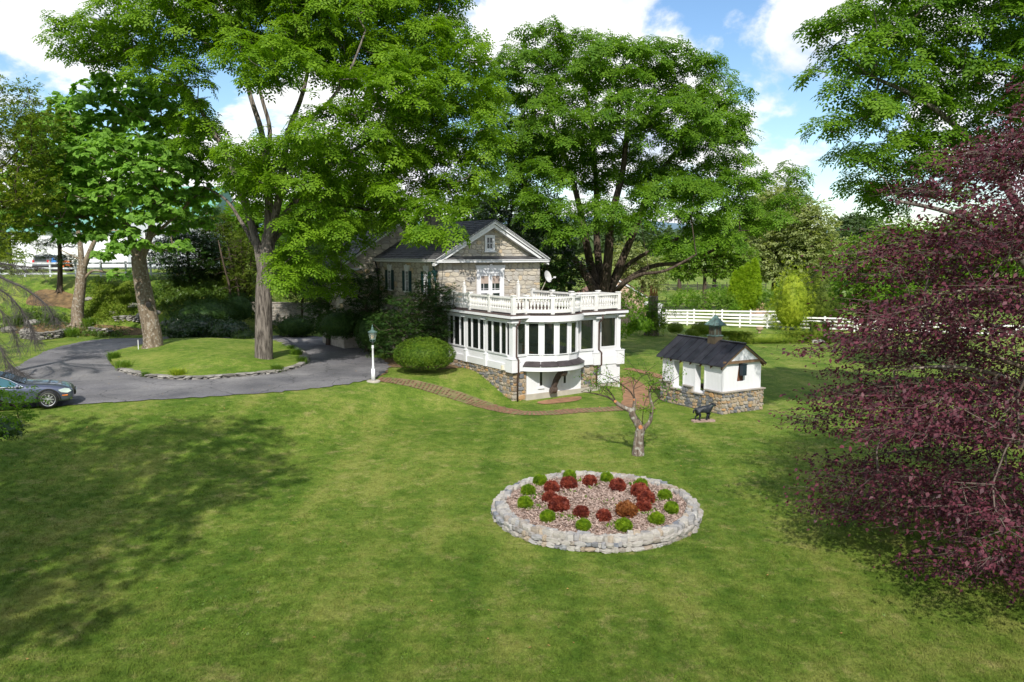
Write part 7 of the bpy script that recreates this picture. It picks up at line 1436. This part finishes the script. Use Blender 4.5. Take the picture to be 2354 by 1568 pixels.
# ------------------------------------------------------------------ the car on the drive
def car():
    wc = G(112, 941); root = empty('parked_car', 'metallic blue grey saloon car parked on the driveway, cut off by the left edge', 'car', (0, 0, 0))
    PAINT = M('metallic_blue_grey_paint', (.1, .115, .17), .28, .05, 1, metal=.55, coat=.8); CH = M('polished_chrome', (.75, .75, .75), .15, metal=1); BLK = M('black_rubber', (.012, .012, .012), .7); GL = M('teal_tinted_car_glass', (.015, .09, .12), .05, .2, 1, spec=.8)
    # sections along x (front at +): x, half width at sill, half width at belt, z sill, z belt, z hood/roof, half width at top
    secs = [(2.52, .55, .62, .30, .52, .60, .50), (2.45, .74, .78, .24, .60, .70, .62), (2.25, .86, .87, .20, .68, .82, .70), (1.9, .92, .92, .20, .76, .90, .74), (1.5, .93, .93, .20, .80, .95, .76), (1.05, .93, .94, .20, .84, .985, .77), (.78, .93, .94, .20, .86, 1.0, .77), (.3, .93, .94, .2, .88, 1.22, .66), (0, .93, .94, .2, .89, 1.36, .60), (-.4, .93, .94, .2, .90, 1.455, .56), (-1.0, .93, .94, .2, .91, 1.465, .56), (-1.5, .93, .94, .2, .92, 1.41, .57), (-1.95, .93, .94, .2, .93, 1.22, .62), (-2.25, .91, .92, .22, .93, 1.06, .70), (-2.55, .84, .86, .26, .88, 1.0, .72), (-2.66, .70, .74, .34, .70, .84, .6)]
    v = []; f = []; m = 14
    for (x, ws, wb, zs, zb_, zt, wt) in secs:
        half = [(ws * .9, zs), (ws, zs + .07), (wb * 1.0, (zs + zb_) / 2), (wb, zb_ - .05), (wb * .965, zb_), (wt + (wb - wt) * .12 if zt > zb_ + .2 else wt + (wb - wt) * .5, zt - (zt - zb_) * .18), (wt * .72, zt)]
        ring = [(x, -y, z) for y, z in half] + [(x, y, z) for y, z in half[::-1]]; v += ring
    for i in range(len(secs) - 1):
        for k in range(m): a = i * m + k; c = i * m + (k + 1) % m; f.append((a, c, c + m, a + m))
    f.append(tuple(range(m))[::-1]); f.append(tuple(range((len(secs) - 1) * m, len(secs) * m)))
    body = mesh('body', v, f, PAINT, root, True); md = body.modifiers.new('sub', 'SUBSURF'); md.levels = md.render_levels = 2
    WX = (1.62, -1.55)
    for s_ in (-1, 1):
        y = s_ * .95
        wn = [(.72, .93), (.34, 1.17), (-.02, 1.31), (-.4, 1.375), (-.5, 1.375), (-.5, .96)]; wn2 = [(-.56, .96), (-.56, 1.375), (-1.1, 1.375), (-1.5, 1.3), (-1.72, 1.15), (-1.6, .99)]
        for wl_ in (wn, wn2):
            pts = [(x, s_ * (.945 - max(0, z - .93) * .60 + .004), z) for x, z in wl_]; g_ = B().prism(pts if s_ < 0 else pts[::-1], (0, s_ * .012, 0), (0, -s_ * .01, 0)).obj('side_window', GL, root)
        tr = [(.8, .92), (.36, 1.2), (-.02, 1.345), (-.45, 1.41), (-1.1, 1.41), (-1.55, 1.33), (-1.8, 1.15), (-1.65, .96), (.8, .92)]; B().tube([(x, s_ * (.95 - max(0, z - .93) * .60 + .006), z) for x, z in tr], .016, 5).obj('chrome_trim', CH, root)
        B().box(-1.1, 1.15, y - .02 if s_ > 0 else y - .012, y + .012 if s_ > 0 else y + .02, .3, .325).obj('sill_trim', CH, root)
        B().lathe([(.02, 0), (.09, .04), (.11, .12), (.07, .2), (.02, .23)], 10).obj('mirror', PAINT, root, True).matrix_local = Matrix.Translation((.62, s_ * .98, .93)) @ Matrix.Rotation(R(-90) * -s_, 4, 'X')
        hl = [(2.43, .62), (2.3, .56), (2.08, .60), (1.98, .70), (2.2, .75), (2.36, .71)]; B().prism([(x, s_ * (.80 + (2.43 - x) * .27), z) for x, z in hl][::-s_], (0, s_ * .03, 0), (0, -s_ * .1, 0)).obj('headlight', M('clear_headlamp', (.55, .65, .62), .1, spec=.8), root)
        B().box(2.1, 2.3, s_ * .87 - .02, s_ * .87 + .025, .455, .485).obj('indicator', M('orange_indicator', (.7, .2, .02), .3), root)
        B().lathe([(.0, 0), (.06, .01), (.06, .03)], 10).obj('fog_lamp', CH, root).matrix_local = Matrix.Translation((2.4, s_ * .74, .33)) @ Matrix.Rotation(R(90) * s_ * -1, 4, 'X')
        for x in WX:
            w_ = B(); w_.lathe([(.26, -.11), (.34, -.1), (.35, -.05), (.35, .05), (.34, .1), (.26, .11)], 28); tm = w_.obj('wheel', BLK, root, True); tm.matrix_local = Matrix.Translation((x, s_ * .86, .345)) @ Matrix.Rotation(R(90), 4, 'X')
            a_ = B().lathe([(.30, -.105), (.37, -.10), (.40, -.09), (.40, .06)], 28) if False else None
            r_ = B()
            for k in range(9):
                a0 = 2 * math.pi * k / 9; e = .118; r_.add([(.04 * math.cos(a0 + .9), .04 * math.sin(a0 + .9), e), (.04 * math.cos(a0 - .9), .04 * math.sin(a0 - .9), e), (.245 * math.cos(a0 - .1), .245 * math.sin(a0 - .1), e - .01), (.245 * math.cos(a0 + .1), .245 * math.sin(a0 + .1), e - .01)], [(0, 1, 2, 3)])
            ring_v, ring_f = tube([(.25 * math.cos(a), .25 * math.sin(a), .105) for a in np.linspace(0, 2 * math.pi, 25)], .014, 5, False); r_.add(ring_v, ring_f); r_.lathe([(.05, .10), (.05, .125), (.01, .13)], 10)
            rm = r_.obj('rim', M('silver_alloy', (.55, .55, .57), .3, metal=.8), tm); rm.rotation_euler = (R(180), 0, 0) if s_ > 0 else (0, 0, 0)
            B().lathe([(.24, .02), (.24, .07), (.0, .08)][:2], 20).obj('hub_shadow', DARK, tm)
            # dark wheel arch
            v_, f_ = tube([(x + .40 * math.cos(a), s_ * .935, .345 + .40 * math.sin(a)) for a in np.linspace(R(-5), R(185), 15)], .035, 6); mesh('wheel_arch', v_, f_, BLK, root)
    ws = [(.80, .68, .995), (.80, -.68, .995), (-.28, -.50, 1.435), (-.28, .50, 1.435)]; d = Vector((.38, 0, .93)).normalized() * .02
    B().prism([Vector(p) + Vector((.03, 0, .015)) for p in (ws[0], ws[1], ws[2], ws[3])], (0, 0, 0), tuple(d)).obj('windscreen', M('windscreen_glass', (.03, .04, .05), .05, spec=.8), root)
    B().box(2.50, 2.56, -.34, .34, .4, .62).obj('grille', DARK, root)
    fl = B()
    for k in range(4): fl.box(2.561, 2.575, -.33, .33, .43 + k * .05, .445 + k * .05)
    fl.obj('grille_bar', CH, root)
    B().beam((.86, -.4, 1.02), (.55, .25, 1.13), .02, .02).beam((.86, .25, 1.02), (.6, .75, 1.1), .02, .02).obj('wiper', BLK, root)
    a = R(27); root.rotation_euler = (0, 0, a); wl0 = Vector((math.cos(a) * WX[0] + math.sin(a) * .95, math.sin(a) * WX[0] - math.cos(a) * .95, 0)); root.location = Vector((wc.x, wc.y, 0)) - wl0; root.location.z = hz(wc.x, wc.y) + .035
car()
# real grass over the nearer lawn
def grass_blades():
    rr = random.Random(3); v = []; f = []
    for k in range(9):
        a = rr.uniform(0, 6.28); x, y = rr.gauss(0, .05), rr.gauss(0, .05); h = rr.uniform(.035, .075); lx, ly = rr.gauss(0, .022), rr.gauss(0, .022); w_ = .0045; c, s_ = math.cos(a) * w_, math.sin(a) * w_; n = len(v)
        v += [(x - c, y - s_, -.01), (x + c, y + s_, -.01), (x + lx * .5 + c * .7, y + ly * .5 + s_ * .7, h * .6), (x + lx * .5 - c * .7, y + ly * .5 - s_ * .7, h * .6), (x + lx * 1.6, y + ly * 1.6, h)]; f += [(n, n + 1, n + 2, n + 3), (n + 3, n + 2, n + 4)]
    o = mesh('grass_blades', v, f, GRASS, kind='stuff'); tag(o, 'short mown grass blades over the nearer part of the lawn', 'grass')
    ng = bpy.data.node_groups.new('grass_scatter', 'GeometryNodeTree'); ng.interface.new_socket('Geometry', in_out='INPUT', socket_type='NodeSocketGeometry'); ng.interface.new_socket('Geometry', in_out='OUTPUT', socket_type='NodeSocketGeometry')
    N, L = ng.nodes, ng.links; gi = N.new('NodeGroupInput'); go = N.new('NodeGroupOutput'); oi = N.new('GeometryNodeObjectInfo'); oi.inputs[0].default_value = bpy.data.objects['lawn']
    dp = N.new('GeometryNodeDistributePointsOnFaces'); ip = N.new('GeometryNodeInstanceOnPoints'); pos = N.new('GeometryNodeInputPosition'); sx = N.new('ShaderNodeSeparateXYZ'); L.new(pos.outputs[0], sx.inputs[0])
    def mth(op, a, b=None):
        m = N.new('ShaderNodeMath'); m.operation = op
        for i, q_ in enumerate((a, b)):
            if q_ is None: continue
            if isinstance(q_, (int, float)): m.inputs[i].default_value = q_
            else: L.new(q_, m.inputs[i])
        return m.outputs[0]
    X_, Y_ = sx.outputs[0], sx.outputs[1]
    inv = mth('LESS_THAN', mth('SUBTRACT', mth('ABSOLUTE', X_), mth('MULTIPLY', Y_, .66)), .6)
    near = mth('MULTIPLY', mth('GREATER_THAN', Y_, 11.0), mth('LESS_THAN', Y_, 34.0))
    drv = mth('GREATER_THAN', mth('SUBTRACT', mth('MULTIPLY', mth('ADD', X_, 6.5), .5), mth('MULTIPLY', mth('SUBTRACT', Y_, 37.3), .86)), .9)
    ex = mth('ADD', mth('POWER', mth('DIVIDE', mth('SUBTRACT', X_, bc.x), brx + .05), 2), mth('POWER', mth('DIVIDE', mth('SUBTRACT', Y_, bc.y), bry + .05), 2)); ob_ = mth('GREATER_THAN', ex, 1.0)
    pvx = mth('LESS_THAN', mth('ADD', X_, mth('MULTIPLY', Y_, .0)), 30)
    dens = mth('MULTIPLY', mth('MULTIPLY', mth('MULTIPLY', inv, near), mth('MULTIPLY', drv, ob_)), mth('MAXIMUM', mth('DIVIDE', 4200.0, mth('MULTIPLY', Y_, mth('MULTIPLY', Y_, .16))), 30))
    L.new(oi.outputs['Geometry'], dp.inputs['Mesh']); sp2 = N.new('GeometryNodeStoreNamedAttribute')
    dp.distribute_method = 'RANDOM'; L.new(dens, dp.inputs['Density'])
    L.new(dp.outputs['Points'], ip.inputs['Points']); L.new(gi.outputs[0], ip.inputs['Instance'])
    rv = N.new('FunctionNodeRandomValue'); rv.data_type = 'FLOAT_VECTOR'; rv.inputs[0].default_value = (-.15, -.15, 0); rv.inputs[1].default_value = (.15, .15, 6.28); L.new(rv.outputs[0], ip.inputs['Rotation'])
    rs = N.new('FunctionNodeRandomValue'); rs.data_type = 'FLOAT'; rs.inputs[2].default_value = .6; rs.inputs[3].default_value = 1.25; L.new(rs.outputs[1], ip.inputs['Scale'])
    L.new(ip.outputs[0], go.inputs[0]); N.remove(sp2); md = o.modifiers.new('scatter', 'NODES'); md.node_group = ng
grass_blades()
wx = [(float(a), float(b)) for a, b in zip(rng.uniform(-13, 13, 130), rng.uniform(12, 30, 130)) if abs(a) < b * .64 and ((a - bc.x) / (brx + .5)) ** 2 + ((b - bc.y) / (bry + .5)) ** 2 > 1 and (a + 6.5) * .5 - (b - 37.3) * .86 > 1]
gcover('lawn_weeds', 'small patches of brighter clover and weeds scattered through the lawn', wx, 3800, LFRESH, 0.05, TPR, 'weeds', 0.05, 0.13)
# fallen leaves on the lawn and drive
n = 320; x = rnd(n) * 40 - 22; y = 12 + rnd(n) * 42; V, Q = leaves(np.stack([x, y, hgt(x, y) + .05], -1), rand_dirs(n) * np.array([1, 1, .2]), rand_dirs(n) * .4 + np.array([0, 0, 1.]), .06 * (.6 + rnd(n)), TS); o = npmesh('fallen_leaves', V, Q, M('yellow_fallen_leaf', (.45, .3, .08), .8, 0, 1.5, col2=(.25, .12, .05)), kind='stuff'); tag(o, 'yellow and orange fallen leaves scattered over the lawn and driveway', 'leaves')
tot = sum(len(o.data.polygons) * (2 if True else 1) for o in bpy.data.objects if o.type == 'MESH'); print('approx tris', tot, 'objects', len(bpy.data.objects))
for o in bpy.data.objects:
    if o.name.startswith('foliage') and len(o.data.polygons) > 30000: print(o.parent.name, len(o.data.polygons) * 2)
